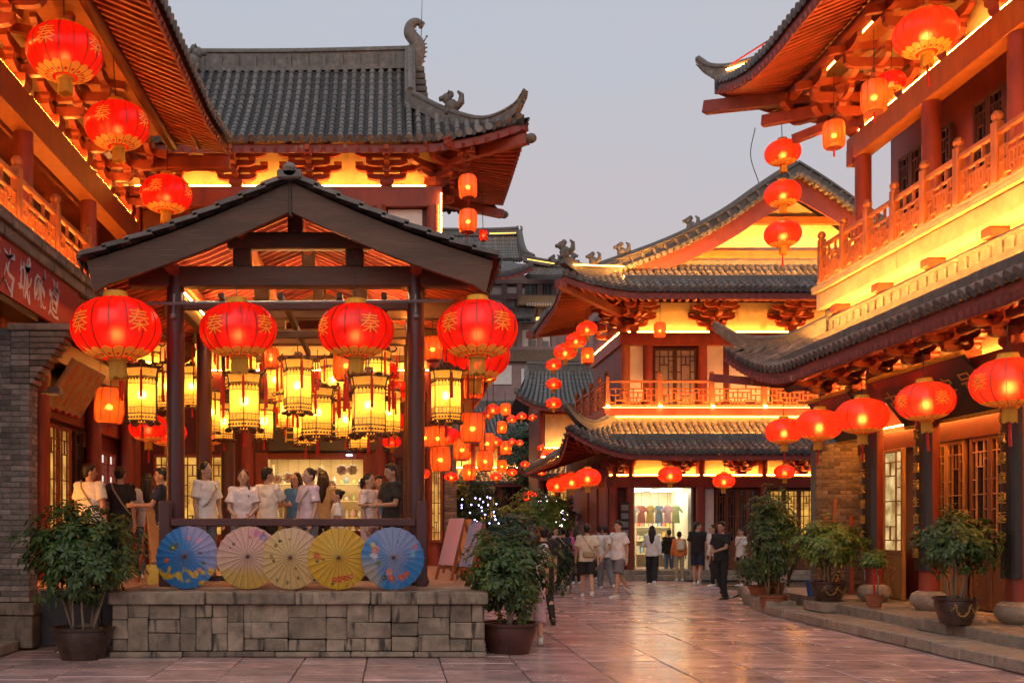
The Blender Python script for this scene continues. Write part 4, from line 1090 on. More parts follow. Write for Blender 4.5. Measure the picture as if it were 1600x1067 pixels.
# upper eaves
def liftU(x): return .75 * max(0, 1 - (x + .55) / 3.6) ** 2
def eU(u): x = lerp(-.55, XF, u); return V(x, -1.72 - .02 * liftU(x), 10.72 + liftU(x))
def tU(u):
    x = lerp(-.55, XF, u)
    if x > 3.2: return V(x, 2.6, 13.0)
    k = (x + .55) / 3.75; c = eU(0); return V(x, lerp(c.y, 2.6, k), lerp(c.z, 13.0, k) - .45 * math.sin(math.pi * k))
roof_patch(RB, tU, eU, 64, sag=.30, r=.078, seg=.3)
eave_trim(RB, eU, lambda u: V(lerp(.1, XF, u), -.55, 10.80), 13.2, .20, .24, m_f=M_MAROON, w=.08, h=.09, fdrop=.08, steps=40)
roof_patch(RB, lambda u: V(3.2, lerp(2.6, 5, u), 13.0), lambda u: V(-.55, lerp(-1.72, 5, u), 10.72 + .75 * max(0, 1 - u * 2) ** 2), 28, sag=.3, r=.078, seg=.4)
eave_trim(RB, lambda u: V(-.55, lerp(-1.72, 5, u), 10.72 + .75 * max(0, 1 - u * 2) ** 2), lambda u: V(.6, lerp(-.4, 5, u), 10.8), 6.5, .22, .24, fdrop=.08)
MB().cyl((.3, -.50, 10.62), (XF, -.50, 10.62), .12, .12, 12).build('eave_purlin', M_RED, RB, smooth=True)
MB().grid(lambda u, v: V(lerp(.3, XF, u), lerp(.8, -.5, v), 10.88), 2, 1).build('flat_soffit', M_ORWOOD, RB)
MB().bar(V(1.5, .5, 10.35), V(-.85, -1.85, 10.98), .22, .26).build('corner_beam', M_MAROON, RB)
MB().bar(V(1.4, .4, 10.12), V(.1, -.9, 10.30), .18, .22).build('corner_beam', M_RED, RB); MB().bar(V(1.5, .5, 9.9), V(.6, -.45, 9.72), .14, .18).build('corner_strut', M_RED, RB)
ridge(RB, [(2.2, 1.5, 12.25), (.8, 0, 11.55), (-.2, -1.2, 11.42), (-.7, -1.72, 11.62), (-.98, -1.98, 12.02)], .17, .34, 'hip_ridge', 24, taper=.35)
led(RB, V(.6, -.55, 11.60), V(-.3, -1.55, 11.58), .04, .03, M_LEDS)
MB().cyl((-.3, -1.45, 11.7), (.9, -.6, 11.95), .02, .02, 6).build('ridge_conduit', M_REDT, RB)
# tilted name boards under the lower eave
def tilt_board(x0, x1, z, txt, label):
    b = empty('tilted_name_board', (8.8 - .10, 22 - (x0 + x1) / 2, z), R(-90), label, 'sign')
    w = x1 - x0
    o = MB().cbox(-w / 2, w / 2, -.025, .025, 0, .95, .01).build('board', mat('dark_green_lacquer', (.030, .035, .026), .35, .3, 4), b, rot=(R(38), 0, 0))
    fr = MB(); fr.cbox(-w / 2 - .03, w / 2 + .03, -.04, .04, -.06, 0, .01); fr.cbox(-w / 2 - .03, w / 2 + .03, -.04, .04, .95, 1.01, .01); fr.build('frame', M_GOLDC, b, rot=(R(38), 0, 0))
    for i, ch in enumerate(txt): write(o, ch, .42, (-w / 2 + w * (i + .5) / len(txt), -.032, .5), (R(90), 0, 0), M_GOLD, extr=.004)
    for x in (-w / 2 + .2, w / 2 - .2): MB().cyl((x, .0, .0), (x, .25, .12), .015, .015, 6).build('hanger', M_IRON, b)
tilt_board(1.95, 3.7, 3.30, '茶香居', 'dark tilted name board hung over the glazed shop door')
tilt_board(4.6, 7.4, 3.35, '古城老字号', 'dark tilted name board with gold characters above the brown lattice doors')

# far brick end wall of the right hall
EW = empty('brick_end_wall', (8.75, 20.3, .3), 0, 'brown brick end wall beside the right hall shop door', 'brick wall')
MB().box(-.36, .58, .012, .3, 0, 3.0).build('mortar_core', M_MORT, EW)
eb = {}
for L_ in (.24, .12): eb[L_] = MB().cbox(0, L_ - .009, 0, .06, 0, .062, .005).mesh('brick', M_BRICKB)
rq = random.Random(8)
for c_ in range(42):
    x = -.37; z = c_ * .071; first = True
    while x < .57:
        L_ = .12 if (first and c_ % 2) or x > .46 else .24
        inst('brick', eb[L_], EW, (x, rq.uniform(-.005, .003), z)); x += L_; first = False

# ------------------------------------------------------------------ steps in front of the right hall
ST = empty('stone_steps', (7.0, 15, 0), 0, 'long worn stone steps in front of the right hall', 'steps')
rs2 = random.Random(4)
def stepline(X, dep, z0, z1, ya, yb, m=M_STEP, nm='step_block'):
    y = ya
    while y < yb:
        l = min(rs2.uniform(.55, 1.15), yb - y); j = rs2.uniform(-.012, .012)
        MB().cbox(X - 7 + j, X - 7 + dep, y - 15 + .004, y - 15 + l - .004, z0 + .004, z1 + rs2.uniform(-.005, .005), .014, .004).build(nm, m, ST)
        y += l
stepline(6.98, .70, 0, .16, 9.5, 19.2)
stepline(7.62, .50, .02, .32, 9.5, 18.2)
stepline(7.35, .5, .16, .33, 17.6, 18.4)
stepline(7.55, .5, .16, .34, 14.0, 14.8)
for k in range(3):
    y = 9.5 + 0; 
    while y < 20.0:
        l = rs2.uniform(.6, .9); MB().cbox(8.12 - 7 + k * .62 + .004, 8.12 - 7 + (k + 1) * .62 - .004, y - 15 + .004, min(y + l, 20) - 15 - .004, .0, .318, .008).build('floor_slab', M_STEP, ST); y += l
# lower kerb that continues up the street
KB = empty('stone_kerb', (7.2, 22, 0), 0, 'low stone kerb running up the street past the potted shrubs', 'kerb')
y = 19.3
while y < 24.2:
    l = rs2.uniform(.6, 1.0); d_ = .26 * (y - 19.3); MB().cbox(-.15 + d_, .4 + d_, y - 22 + .004, y - 22 + l - .004, .0, .24, .014, .004).build('kerb_stone', M_STEP, KB, rot=(0, 0, 0)); y += l
MB().box(1.3, 3.4, -1.9, 2.0, 0, .22).build('kerb_fill', M_STEP, KB)
# ------------------------------------------------------------------ balcony hall across the square (local x = world X, origin Y = 32)
CB = empty('corner_hall', (0, 32, 0), 0, 'two storey corner hall with swept gable roof and lit shop across the square', 'building')
CXR = 19.0
MB().box(11.4, CXR, 0, .3, 0, 5).build('ground_wall', M_REDD, CB); MB().box(9.35, 10.0, 0, .3, 0, 5).build('ground_wall', M_REDD, CB)
MB().box(7.05, 9.4, 0, .3, 2.85, 5).build('ground_wall', M_REDD, CB); MB().box(6.7, 7.45, 0, .3, 0, 5).build('ground_wall', M_REDD, CB); MB().box(10.0, 11.4, 0.05, .3, 0, 5).build('ground_wall', M_REDD, CB)
MB().box(6.75, 7.0, .3, 8, 0, 5).build('side_wall', M_REDD, CB)
MB().box(7.4, CXR, 1.3, 1.6, 5, 9.3).build('upper_wall', M_REDD, CB); MB().box(7.4, 7.7, 1.6, 6, 5, 9.3).build('upper_side_wall', M_REDD, CB)
for x in (6.85, 7.35, 9.55, 11.5, 13.8, 16.2, 18.6): column(CB, x, -.12, .3, 3.7, .14)
for y in (1.6, 3.2, 5.0, 7.0): column(CB, 6.85, y, .1, 3.7, .14)
beam(CB, 6.6, CXR, -.25, .02, 2.85, 3.2, M_RED, 'lintel_beam')
MB().box(6.7, CXR, -.06, -.02, 3.25, 3.95).build('bracket_plaster', M_PLAST, CB); led(CB, V(6.7, -.22, 3.24), V(CXR, -.22, 3.24), .05, .03)
bmC = bracket_mesh(.62, .7, 1.05)
for i in range(7): inst('bracket_set', bmC, CB, (7.0 + i * 1.9, -.1, 3.22))
x = 6.4
while x < CXR:
    MB().cbox(x + .004, x + .9, -.75, .05, 0, .15, .012).build('plinth_step', M_STEP, CB); MB().cbox(x + .004, x + .9, -.40, .05, .154, .30, .012).build('plinth_step', M_STEP, CB); x += .905
MB().cbox(9.72, 10.0, -.03, .01, .3, 2.85, .004).build('pale_panel', M_WHITE, CB)
window(CB, 10.05, 11.4, .32, 2.80, -.01, MATS['brown_door_wood'], M_GLASSD, 4, 'lattice_door', .02, low=.85)
window(CB, 11.7, 13.6, .32, 2.80, -.02, MATS['brown_door_wood'], M_GLASSY, 4, 'lattice_door', .02, low=.85)
for a, b in ((.3, 1.4), (1.8, 3.0), (3.4, 4.8)):
    o = MB().cbox(6.70, 6.74, a, b, .35, 2.9, .004).build('side_door', MATS['brown_door_wood'], CB)
# lit shop
MB().box(7.4, 9.4, 2.9, 3.0, .2, 3.0).build('shop_back_wall', mat('shop_pale', (.80, .74, .55), .7, .1, 3), CB)
for x in (7.35, 9.4): MB().box(x, x + .05, .3, 3.0, .2, 3.0).build('shop_side_wall', MATS['shop_pale'], CB)
MB().box(7.4, 9.4, .3, 3, 2.86, 2.95).build('shop_ceiling', M_WHITE, CB); MB().box(7.4, 9.4, .3, 3, .1, .30).build('shop_floor', M_DECK, CB)
for x in (7.9, 8.9): MB().box(x - .28, x + .28, .6, 2.4, 2.80, 2.83).build('ceiling_lamp', emat('shop_lamp2', (1, .92, .68), 11), CB)
for a, b in ((7.45, 7.52), (9.28, 9.35)): MB().cbox(a, b, -.05, .3, .3, 2.85, .006).build('shop_door_post', M_IRON, CB)
SH2 = empty('clothes_shop_shelf', (8.4, 34.4, .3), 0, 'crowded bright shelves at the back of the corner hall shop', 'shelf')
for z in (.4, .85, 1.3, 1.75): MB().cbox(-.9, .9, -.15, .15, z, z + .04, .004).build('shelf_board', W_SHOP, SH2)
for x in (-.9, -.3, .3, .9): MB().cbox(x - .02, x + .02, -.15, .15, 0, 2.1, .004).build('shelf_upright', W_SHOP, SH2)
for z in (.44, .89, 1.34, 1.79):
    for i in range(12):
        x = -.8 + i * .145; w = rs_.uniform(.05, .07); h = rs_.uniform(.12, .28)
        MB().cbox(-w, w, -.08, .08, 0, h, .008).build('goods_box', rs_.choice(GOODS), SH2, loc=(x, 0, z))
for i in range(6):
    x = 7.7 + i * .28
    g_ = empty('hung_garment', (x, 33.0, 1.75), rs_.uniform(-.4, .4), '%s garment hung in the corner hall shop' % ('first pale', 'second red', 'third yellow', 'fourth blue', 'fifth pink', 'sixth olive')[i], 'garment', 'garments hung in the corner hall shop')
    mb = MB(); mb.prism([(-.13, 0), (.13, 0), (.10, .42), (.20, .30), (.23, .38), (.10, .56), (-.10, .56), (-.23, .38), (-.20, .30), (-.10, .42)], .04); mb.build('cloth', GOODS[i], g_)
    MB().cyl((0, -.02, .56), (0, -.02, 1.05), .008, .008, 5).build('hook', M_IRON, g_)
# menu board beside the shop door
mbd = MB().cbox(7.02, 7.30, -.30, -.27, .5, 2.4, .005).build('notice_board', M_BLACK, CB)
for k in range(7): MB().box(7.05, 7.27, -.305, -.302, .58 + k * .26, .76 + k * .26).build('notice_panel', M_IRON, mbd)
# skirt roof
def eC(u): x = lerp(5.1, CXR, u); return V(x, -2.0, 3.85 + .75 * max(0, 1 - (x - 5.1) / 2.2) ** 2)
def tC(u):
    x = lerp(5.1, CXR, u)
    if x > 6.9: return V(x, .0, 4.90)
    k = (x - 5.1) / 1.8; c = eC(0); return V(x, lerp(c.y, 0, k), lerp(c.z, 4.9, k) - .12 * math.sin(math.pi * k))
roof_patch(CB, tC, eC, 70, sag=.08, r=.085, seg=.28)
eave_trim(CB, eC, lambda u: V(lerp(5.6, CXR, u), -.5, 3.92), 13.9, .24, .16, steps=30)
def eCs(u): y = lerp(-2.0, 8, u); return V(5.1, y, 3.85 + .75 * max(0, 1 - (y + 2) / 2.2) ** 2)
roof_patch(CB, lambda u: V(6.8, lerp(0, 8, u), 4.9), eCs, 36, sag=.08, r=.085, seg=.35)
eave_trim(CB, eCs, lambda u: V(6.3, lerp(-1.0, 8, u), 3.92), 10, .26, .16)
ridge(CB, [(6.9, 0, 4.92), (6.1, -.95, 4.55), (5.5, -1.6, 4.72), (5.0, -2.1, 5.15)], .16, .28, 'hip_ridge', 18, taper=.4)
ridge(CB, [(6.9, -.02, 4.90), (12, -.02, 4.90), (CXR, -.02, 4.90)], .14, .22, 'wall_ridge', 20)
led(CB, V(6.9, -.16, 5.05), V(CXR, -.16, 5.05), .03, .02, M_LEDS); led(CB, V(6.72, -.1, 5.05), V(6.72, 5, 5.05), .03, .02, M_LEDS)
led(CB, V(6.5, -.30, 5.33), V(CXR, -.30, 5.33), .02, .012)
MB().cbox(6.5, CXR, -.35, -.335, 5.322, 5.37, .003).build('added_screen_lip', M_RED, CB)  # added edge that covers the balcony strip
led(CB, V(6.6, -1.2, 4.40), V(CXR, -1.2, 4.40), .036, .024, M_LED2)  # added strip on the skirt roof to wash the upper storey
MB().cbox(6.5, CXR, -1.262, -1.245, 4.16, 4.43, .003).build('added_led_screen', M_RIDGE, CB)  # added screen that covers the wash strip
MB().cbox(6.5, CXR, -.35, 1.4, 5.08, 5.32, .02).build('balcony_slab', M_RED, CB); MB().cbox(6.5, 7.5, 1.41, 6, 5.08, 5.32, .02).build('balcony_slab', M_RED, CB)
railing(CB, [6.62 + i * 1.62 for i in range(8)], -.25, 5.32, .95, fr=.8)
CS = empty('side_railing_frame', (6.62, 32 - .25, 0), R(-90)); CS.parent = CB; CS.location = (6.62, -.25, 0)
CS.name = 'side_railing'
railing(CS, [-5.2 + i * 1.3 for i in range(5)], 0, 5.32, .95, fr=.65)
for i in range(8): MB().cyl((6.62 + i * 1.62, -.38, 5.32), (6.62 + i * 1.62, -.38, 5.37), .04, .05, 8).build('floor_spotlight', M_SPOT, CB)
led(CB, V(6.6, -.10, 5.33), V(CXR, -.10, 5.33), .03, .02)
led(CB, V(7.8, 1.02, 5.34), V(CXR, 1.02, 5.34), .02, .016, M_LEDS)  # added hidden strip at the wall foot for a warmer second floor
# second floor front
for x in (7.5, 8.25, 10.0, 12.4, 14.8, 17.2): column(CB, x, 1.15, 5.3, 7.55, .15, M_ORWOOD if x < 8 else M_RED)
for y in (2.4, 3.6, 4.8): column(CB, 7.5, y, 5.3, 7.55, .12)
for a, b in ((7.68, 8.10), (10.18, 10.7), (10.9, 12.2)): MB().cbox(a, b, 1.25, 1.28, 5.7, 7.5, .004).build('white_panel', M_WHITE, CB)
window(CB, 8.42, 9.82, 5.35, 7.4, 1.22, M_WIN, mat('grey_pane', (.30, .27, .25), .3, .2, 2), 2, 'lattice_door', .03)
beam(CB, 7.3, CXR, 1.0, 1.3, 7.5, 7.88, M_RED, 'lintel_beam'); beam(CB, 7.3, 7.6, 1.31, 6, 7.5, 7.88, M_RED, 'lintel_beam')
MB().box(7.5, CXR, 1.24, 1.28, 7.9, 8.9).build('bracket_plaster', M_PLAST, CB); led(CB, V(7.4, 1.05, 7.92), V(CXR, 1.05, 7.92), .05, .03)
led(CB, V(7.35, 1.3, 7.95), V(7.35, 5.5, 7.95), .05, .03)
bmC2 = bracket_mesh(.95, 1.0, 1.5)
for i in range(5): inst('bracket_set', bmC2, CB, (7.75 + i * 2.55, 1.15, 7.90))
inst('bracket_set', bmC2, CB, (7.45, 1.1, 7.90), (0, 0, R(-45)), (1.1, 1.3, 1)); inst('bracket_set', bmC2, CB, (7.5, 3.4, 7.9), (0, 0, R(-90)))
# front part of the upper roof
def eC2(u): x = lerp(4.9, CXR, u); return V(x, -2.4, 8.52 + .50 * max(0, 1 - (x - 4.9) / 2.5) ** 2)
def tC2(u):
    x = lerp(4.9, CXR, u)
    if x > 6.9: return V(x, -.70, 9.60)
    k = (x - 4.9) / 2.0; c = eC2(0); return V(x, lerp(c.y, -.70, k), lerp(c.z, 9.6, k) - .18 * math.sin(math.pi * k))
roof_patch(CB, tC2, eC2, 72, sag=.07, r=.085, seg=.27)
eave_trim(CB, eC2, lambda u: V(lerp(5.8, CXR, u), .2, 8.75), 14, .24, .20, steps=30)
def eC2s(u): y = lerp(-2.4, 4.0, u); return V(4.9, y, 8.52 + .50 * max(0, 1 - (y + 2.4) / 2.4) ** 2)
eave_trim(CB, eC2s, lambda u: V(6.6, lerp(-.9, 4, u), 8.75), 6.4, .24, .20)
roof_patch(CB, lambda u: V(12.2, lerp(-.95, 4.2, u), 12.5), lambda u: V(lerp(6.4, 4.9, min(1, u * 3)), lerp(-.95, 4.0, u), lerp(9.15, 8.52, min(1, u * 3))), 26, sag=.55, r=.085, seg=.6)
roof_patch(CB, lambda u: V(12.2, lerp(-.95, 4.2, u), 12.5), lambda u: V(lerp(18.0, 19.5, min(1, u * 3)), lerp(-.95, 4, u), lerp(9.15, 8.5, min(1, u * 3))), 26, sag=.55, r=.085, seg=.6)
MB().bar(V(7.2, .6, 8.45), V(4.7, -2.6, 8.62), .18, .22).build('corner_beam', M_MAROON, CB)
MB().bar(V(7.2, 2.6, 8.35), V(4.7, 4.1, 8.38), .18, .22).build('corner_beam', M_MAROON, CB)
# swept gable: bargeboards, ridge along the edge, plaster and beams behind
gl = [(p.x, p.z) for p in (at(a, b, 31.0) for a, b in ((1245, 272), (1195, 303), (1140, 342), (1080, 376), (1020, 402), (970, 420), (930, 434)))]
gp = curve_pts([V(a, 0, b) for a, b in gl], 36)
ax = gl[0][0]
def mir(p): return V(2 * ax - p.x, p.y, p.z)
for sgn in (1, -1):
    pp = gp if sgn > 0 else [mir(p) for p in gp]
    N = len(pp)
    poly = [(p.x, p.z) for p in pp] + [(p.x, p.z - lerp(.75, .38, k / (N - 1))) for k, p in reversed(list(enumerate(pp)))]
    if sgn > 0: poly.reverse()
    MB().prism(poly, -.06, (0, -.98, 0), (1, 0, 0), (0, 0, 1)).build('bargeboard', mat('brick_red_board', (.20, .045, .045), .6, .25, 3, grime=((.34, .22, .2), 6, .68)), CB)
    ridge(CB, [p + V(0, -1.0, .02) for p in pp[::4]], .30, .30, 'gable_ridge', 36, panels=.36)
    for k in range(0, N - 1):     # little round tiles below the edge ridge
        p = pp[k].lerp(pp[k + 1], .5); d = (pp[k + 1] - pp[k]); L_ = d.length; nn = max(1, int(L_ / .19))
        for j in range(nn):
            q = pp[k].lerp(pp[k + 1], (j + .5) / nn); MB().cyl((q.x, -1.26, q.z - .06), (q.x, -.95, q.z - .02), .075, .075, 9).build('edge_tile', M_TILE, CB, smooth=True)
gw = [(p.x, p.z - .3) for p in gp]; gw2 = [(2 * ax - a, b) for a, b in reversed(gw)]
MB().prism([(gw[-1][0], 9.3)] + list(reversed(gw)) + list(reversed(gw2))[1:] + [(2 * ax - gw[-1][0], 9.3)], .04, (0, .05, 0), (1, 0, 0), (0, 0, 1)).build('gable_plaster', M_PLAST, CB)
beam(CB, 8.2, 16.2, -.10, .04, 9.95, 10.25, M_ORWOOD, 'gable_beam'); beam(CB, 10.4, 14.0, -.10, .04, 11.05, 11.3, M_ORWOOD, 'gable_beam')
for x in (9.3, ax, 15.1): MB().cbox(x - .15, x + .15, -.085, .03, 9.6, 11.05, .012).build('gable_strut', M_RED, CB)
led(CB, V(7.6, -.52, 9.79), V(17.0, -.52, 9.79), .022, .018, M_LED2)
led(CB, V(6.8, -1.75, 9.03), V(17.0, -1.75, 9.03), .036, .024, M_LED2)
MB().cbox(6.8, 17.0, -1.805, -1.79, 8.80, 9.06, .003).build('added_led_screen', M_RIDGE, CB)  # added screen hiding the roof strip
ridge(CB, [(7.4, -.72, 9.62), (6.4, -1.35, 9.12), (5.5, -2.0, 9.0), (4.85, -2.45, 9.28)], .2, .34, 'hip_ridge', 18, taper=.6)
ridge(CB, [(7.3, -.7, 9.55), (12, -.7, 9.55), (CXR, -.7, 9.55)], .16, .22, 'wall_ridge', 10)
led(CB, V(6.9, -1.35, 9.42), V(5.2, -2.42, 9.20), .03, .02, M_LEDS)
for p, r_, s_ in (((6.9, -1.05, 9.78), 0, .9), ((5.9, -1.75, 9.35), 0, .8), ((4.95, -2.42, 9.42), 0, 1.0), ((gl[3][0], -1.0, gl[3][1] + .3), 0, .9)): ridge_beast(CB, p, r_, s_, 'sit')
# ------------------------------------------------------------------ far tower hall at the end of the street
FT = empty('tower_hall', (9.5, 76, 0), 0, 'tall distant timber framed hall with white panels and stacked tiled roofs', 'building')
M_FARW = mat('far_plum_timber', (.30, .20, .19), .6, .2, 2)
M_FGL = mat('far_teal_glass', (.10, .17, .17), .15, .2, 2, spec=.6)
def tz(py): return HZ + (822 - py) * 76 / 1600
def tx(px): return (px - 615) * 76 / 1600 - 9.5
MB().box(tx(640), tx(960), .3, 8, 0, tz(428)).build('wall', M_FARW, FT)
for a, b, c, d in ((866, 874, 442, 466), (796, 810, 486, 496), (845, 866, 506, 520), (815, 826, 450, 466),  (766, 785, 445, 462), (767, 786, 466, 478), (790, 812, 447, 458), (762, 790, 480, 492), (790, 806, 470, 480), (812, 826, 515, 560), (834, 860, 525, 552), (752, 762, 450, 480), (770, 800, 570, 600), (815, 830, 575, 600)):
    MB().cbox(tx(a), tx(b), .2, .32, tz(d), tz(c), .02).build('white_panel', M_WHITE, FT)
for a, b, c, d in ((820, 838, 441, 467), (850, 862, 441, 467), (790, 806, 468, 482), (826, 838, 530, 556), (842, 858, 532, 556), (876, 890, 440, 466)):
    w = MB().cbox(tx(a), tx(b), .16, .30, tz(d), tz(c), .02).build('window', M_FARW, FT)
    MB().box(tx(a) + .1, tx(b) - .1, .13, .155, tz(d) + .1, tz(c) - .1).build('pane', M_FGL, w); MB().box((tx(a) + tx(b)) / 2 - .04, (tx(a) + tx(b)) / 2 + .04, .10, .128, tz(d), tz(c)).build('mullion', M_FARW, w)
for px in (758, 788, 812, 844, 866): MB().cbox(tx(px) - .2, tx(px) + .2, .05, .3, tz(565), tz(438), .03).build('timber_post', M_FARW, FT)
for py in (440, 464, 500, 545): MB().cbox(tx(745), tx(905), .0, .28, tz(py) - .18, tz(py) + .18, .03).build('timber_beam', M_FARW, FT)
MB().cbox(tx(808), tx(866), -.9, .2, tz(472) - .4, tz(472) + .3, .05).build('balcony_front', M_SLAB, FT)
MB().cbox(tx(760), tx(905), -.05, .25, tz(565), tz(546), .03).build('brick_band', M_BRICKB, FT)
def fp(px, py, y): p = at(px, py, 76 + y); return V(p.x - 9.5, y, p.z)
roof_patch(FT, lambda u: fp(lerp(690, 812, u), 371, 4), lambda u: fp(lerp(690, 816, u), 406, -.5), 30, sag=.3, r=.16, seg=.7)
roof_patch(FT, lambda u: fp(lerp(690, 800, u), 411, -1.2), lambda u: fp(lerp(690, 832, u), 428 - 16 * max(0, u - .6) ** 2 * 6, -4.5), 34, sag=.15, r=.16, seg=.6)
eave_trim(FT, lambda u: fp(lerp(690, 832, u), 428 - 16 * max(0, u - .6) ** 2 * 6, -4.5), lambda u: fp(lerp(690, 815, u), 428, -1.0), 7, .5, .3, w=.16, h=.18)
roof_patch(FT, lambda u: fp(lerp(834, 905, u), 411, -.5), lambda u: fp(lerp(822, 905, u), 432, -3.2), 20, sag=.15, r=.16, seg=.6)
roof_patch(FT, lambda u: fp(lerp(788, 836, u), 482, -.2), lambda u: fp(lerp(782, 832, u), 499, -2.6), 16, sag=.05, r=.16, seg=.5)
ridge(FT, [fp(690, 369, 4), fp(760, 369, 4), fp(810, 367, 4)], .4, .5, 'main_ridge', 12)
ridge(FT, [fp(812, 370, 3.6), fp(816, 390, 1.2), fp(822, 402, -.5), fp(834, 409, -1.2)], .3, .45, 'hip_ridge', 16)
ridge(FT, [fp(818, 408, -1.5), fp(845, 414, -1.4), fp(870, 417, -1.4), fp(905, 417, -1.4)], .3, .4, 'eave_ridge', 12)
led(FT, fp(765, 365, 3.4), fp(806, 364, 3.4), .05, .04, M_LEDF); led(FT, fp(824, 405, -2.0), fp(866, 412, -2.2), .05, .04, M_LEDF); led(FT, fp(817, 372, 3.0), fp(821, 398, -.6), .05, .04, M_LEDF)
ridge_beast(FT, fp(809, 366, 4), 0, 1.3, 'sit'); ridge_beast(FT, fp(866, 414, -1.6), 0, 1.5, 'sit'); ridge_beast(FT, fp(893, 412, -2), R(180), 1.7, 'sit')
for px in range(824, 864, 4): p = fp(px, 476, -.8); MB().cbox(p.x - .06, p.x + .06, -.95, -.8, p.z - .12, p.z + .12, .01).build('joist_end', M_WHITE, FT)
led(FT, fp(838, 498, -1.4), fp(856, 498, -1.4), .3, .15, M_LEDF)

# ------------------------------------------------------------------ halls along the side street
def small_hall(name, org, rz, W, D, zl, ze, zr, label, over=1.2, rows=30, skirt=None, lit=True):
    b = empty(name, org, rz, label, 'building')
    MB().box(0, W, 0, D, 0, ze + .3).build('wall', M_REDD, b)
    MB().box(.2, W - .2, -.03, .0, zl, ze).build('plaster_panel', M_PLAST if lit else M_WHITE, b)
    n = max(2, int(W / 1.5))
    for i in range(n + 1): column(b, W * i / n, -.1, 0, ze, .14)
    for z in (zl - .25, ze - .1): beam(b, -.1, W + .1, -.18, .0, z - .15, z + .15, M_RED)
    for i in range(n): window(b, W * i / n + .25, W * (i + 1) / n - .25, .4, zl - .5, -.06, M_WIN, M_GLASSY if (i % 2 == 0 and lit) else M_GLASSD, 2, 'lattice_window', .025)
    e = lambda u: V(lerp(-over, W + over, u), -over, ze + .05 + .5 * (max(0, .18 - u) / .18) ** 2 + .5 * (max(0, u - .82) / .18) ** 2)
    t = lambda u: V(lerp(-over * .3, W + over * .3, u), D / 2, zr)
    roof_patch(b, t, e, rows, sag=.22, r=.09, seg=.34); eave_trim(b, e, lambda u: V(lerp(-.4, W + .4, u), -.1, ze + .25), W + 2 * over, .26, .16)
    roof_patch(b, t, lambda u: V(lerp(-over, W + over, u), D + over, ze), max(6, rows // 2), sag=.22, r=.09, seg=.6)
    ridge(b, [(-over * .3, D / 2, zr), (W / 2, D / 2, zr - .05), (W + over * .3, D / 2, zr)], .2, .4, 'main_ridge', 14, panels=.45)
    for sx, x in ((-1, -over * .3), (1, W + over * .3)):
        ridge(b, [(x, D / 2, zr), (x + sx * .2, D * .15, lerp(zr, ze, .62) - .15), (x + sx * over * .75, -over * 1.02, ze + .62)], .16, .28, 'descending_ridge', 14, taper=.5)
    MB().prism([(0, ze - .1), (D, ze - .1), (D / 2, zr - .1)], -.05, (-.02, 0, 0), (0, 1, 0), (0, 0, 1)).build('gable_wall', M_RED, b)
    MB().prism([(0, ze - .1), (D, ze - .1), (D / 2, zr - .1)], .05, (W + .02, 0, 0), (0, 1, 0), (0, 0, 1)).build('gable_wall', M_RED, b)
    if lit: led(b, V(.1, -.25, zl - .05), V(W - .1, -.25, zl - .05), .05, .03)
    if skirt:
        e2 = lambda u: V(lerp(-over, W + over, u), -over, skirt + .4 * (max(0, .2 - u) / .2) ** 2 + .4 * (max(0, u - .8) / .2) ** 2)
        roof_patch(b, lambda u: V(lerp(-.3, W + .3, u), -.05, skirt + .75), e2, rows, sag=.05, r=.09, seg=.3); eave_trim(b, e2, lambda u: V(lerp(-.5, W + .5, u), -.1, skirt + .05), W + 2 * over, .26, .16)
        led(b, V(0, -.3, skirt + .85), V(W, -.3, skirt + .85), .05, .04)
    return b
small_hall('street_hall', (6.6, 46, 0), 0, 5.0, 4.0, 5.2, 6.9, 8.9, 'dark tiled hall beyond the corner hall with a grey front slope', rows=34, skirt=3.9)
small_hall('side_street_hall', (1.7, 31.5, 0), R(90), 10.0, 4.0, 4.6, 6.0, 8.2, 'red eaved hall along the left of the side street beyond the pavilion', rows=40)
small_hall('end_street_hall', (1.5, 58, 0), 0, 6.0, 4.0, 5.0, 6.4, 8.6, 'small lit hall closing the view down the side street', rows=30, skirt=4.1)
# low wall of warm stone beside the corner hall
LW = empty('garden_wall', (5.9, 43, 0), 0, 'sandy stone garden wall left of the corner hall columns', 'wall')
for r_ in range(8):
    x = -.6 + (r_ % 2) * .25
    while x < 1.1:
        MB().cbox(x + .004, x + .5, 0, .3, r_ * .36 + .004, r_ * .36 + .355, .015, .004).build('wall_block', M_SLAB, LW); x += .506
# ------------------------------------------------------------------ lanterns
C_RED = cloth_mat('red_lantern_silk', (.70, .012, .006), (1.0, .006, .003), .13, trans=.62, see=.0)
C_REDO = cloth_mat('bright_red_lantern_silk', (.84, .045, .016), (1.0, .020, .006), .15, trans=.64, see=.0)
C_ORG = cloth_mat('orange_lantern_silk', (.88, .19, .030), (1.0, .07, .012), .20, trans=.66, see=.0)
C_YEL = cloth_mat('painted_lantern_silk', (.90, .52, .10), (1.0, .42, .06), .30, trans=.62, see=.0, pattern=.42)
M_GOLDB = cloth_mat('gold_print', (.85, .40, .05), (1.0, .30, .03), .22, trans=.35, see=0.0)
C_RIB = mat('lantern_wire', (.16, .012, .008), .5, .2, 6)
C_DARK = mat('carved_lantern_frame', (.085, .034, .016), .45, .3, 8)
bulb_me = {}
def bulb(r, m):
    k = (r, m.name)
    if k not in bulb_me:
        bm = bmesh.new(); bmesh.ops.create_icosphere(bm, subdivisions=1, radius=r); me = bpy.data.meshes.new('bulb'); bm.to_mesh(me); bm.free(); me.materials.append(m); bulb_me[k] = me
    return bulb_me[k]
_glob = {}
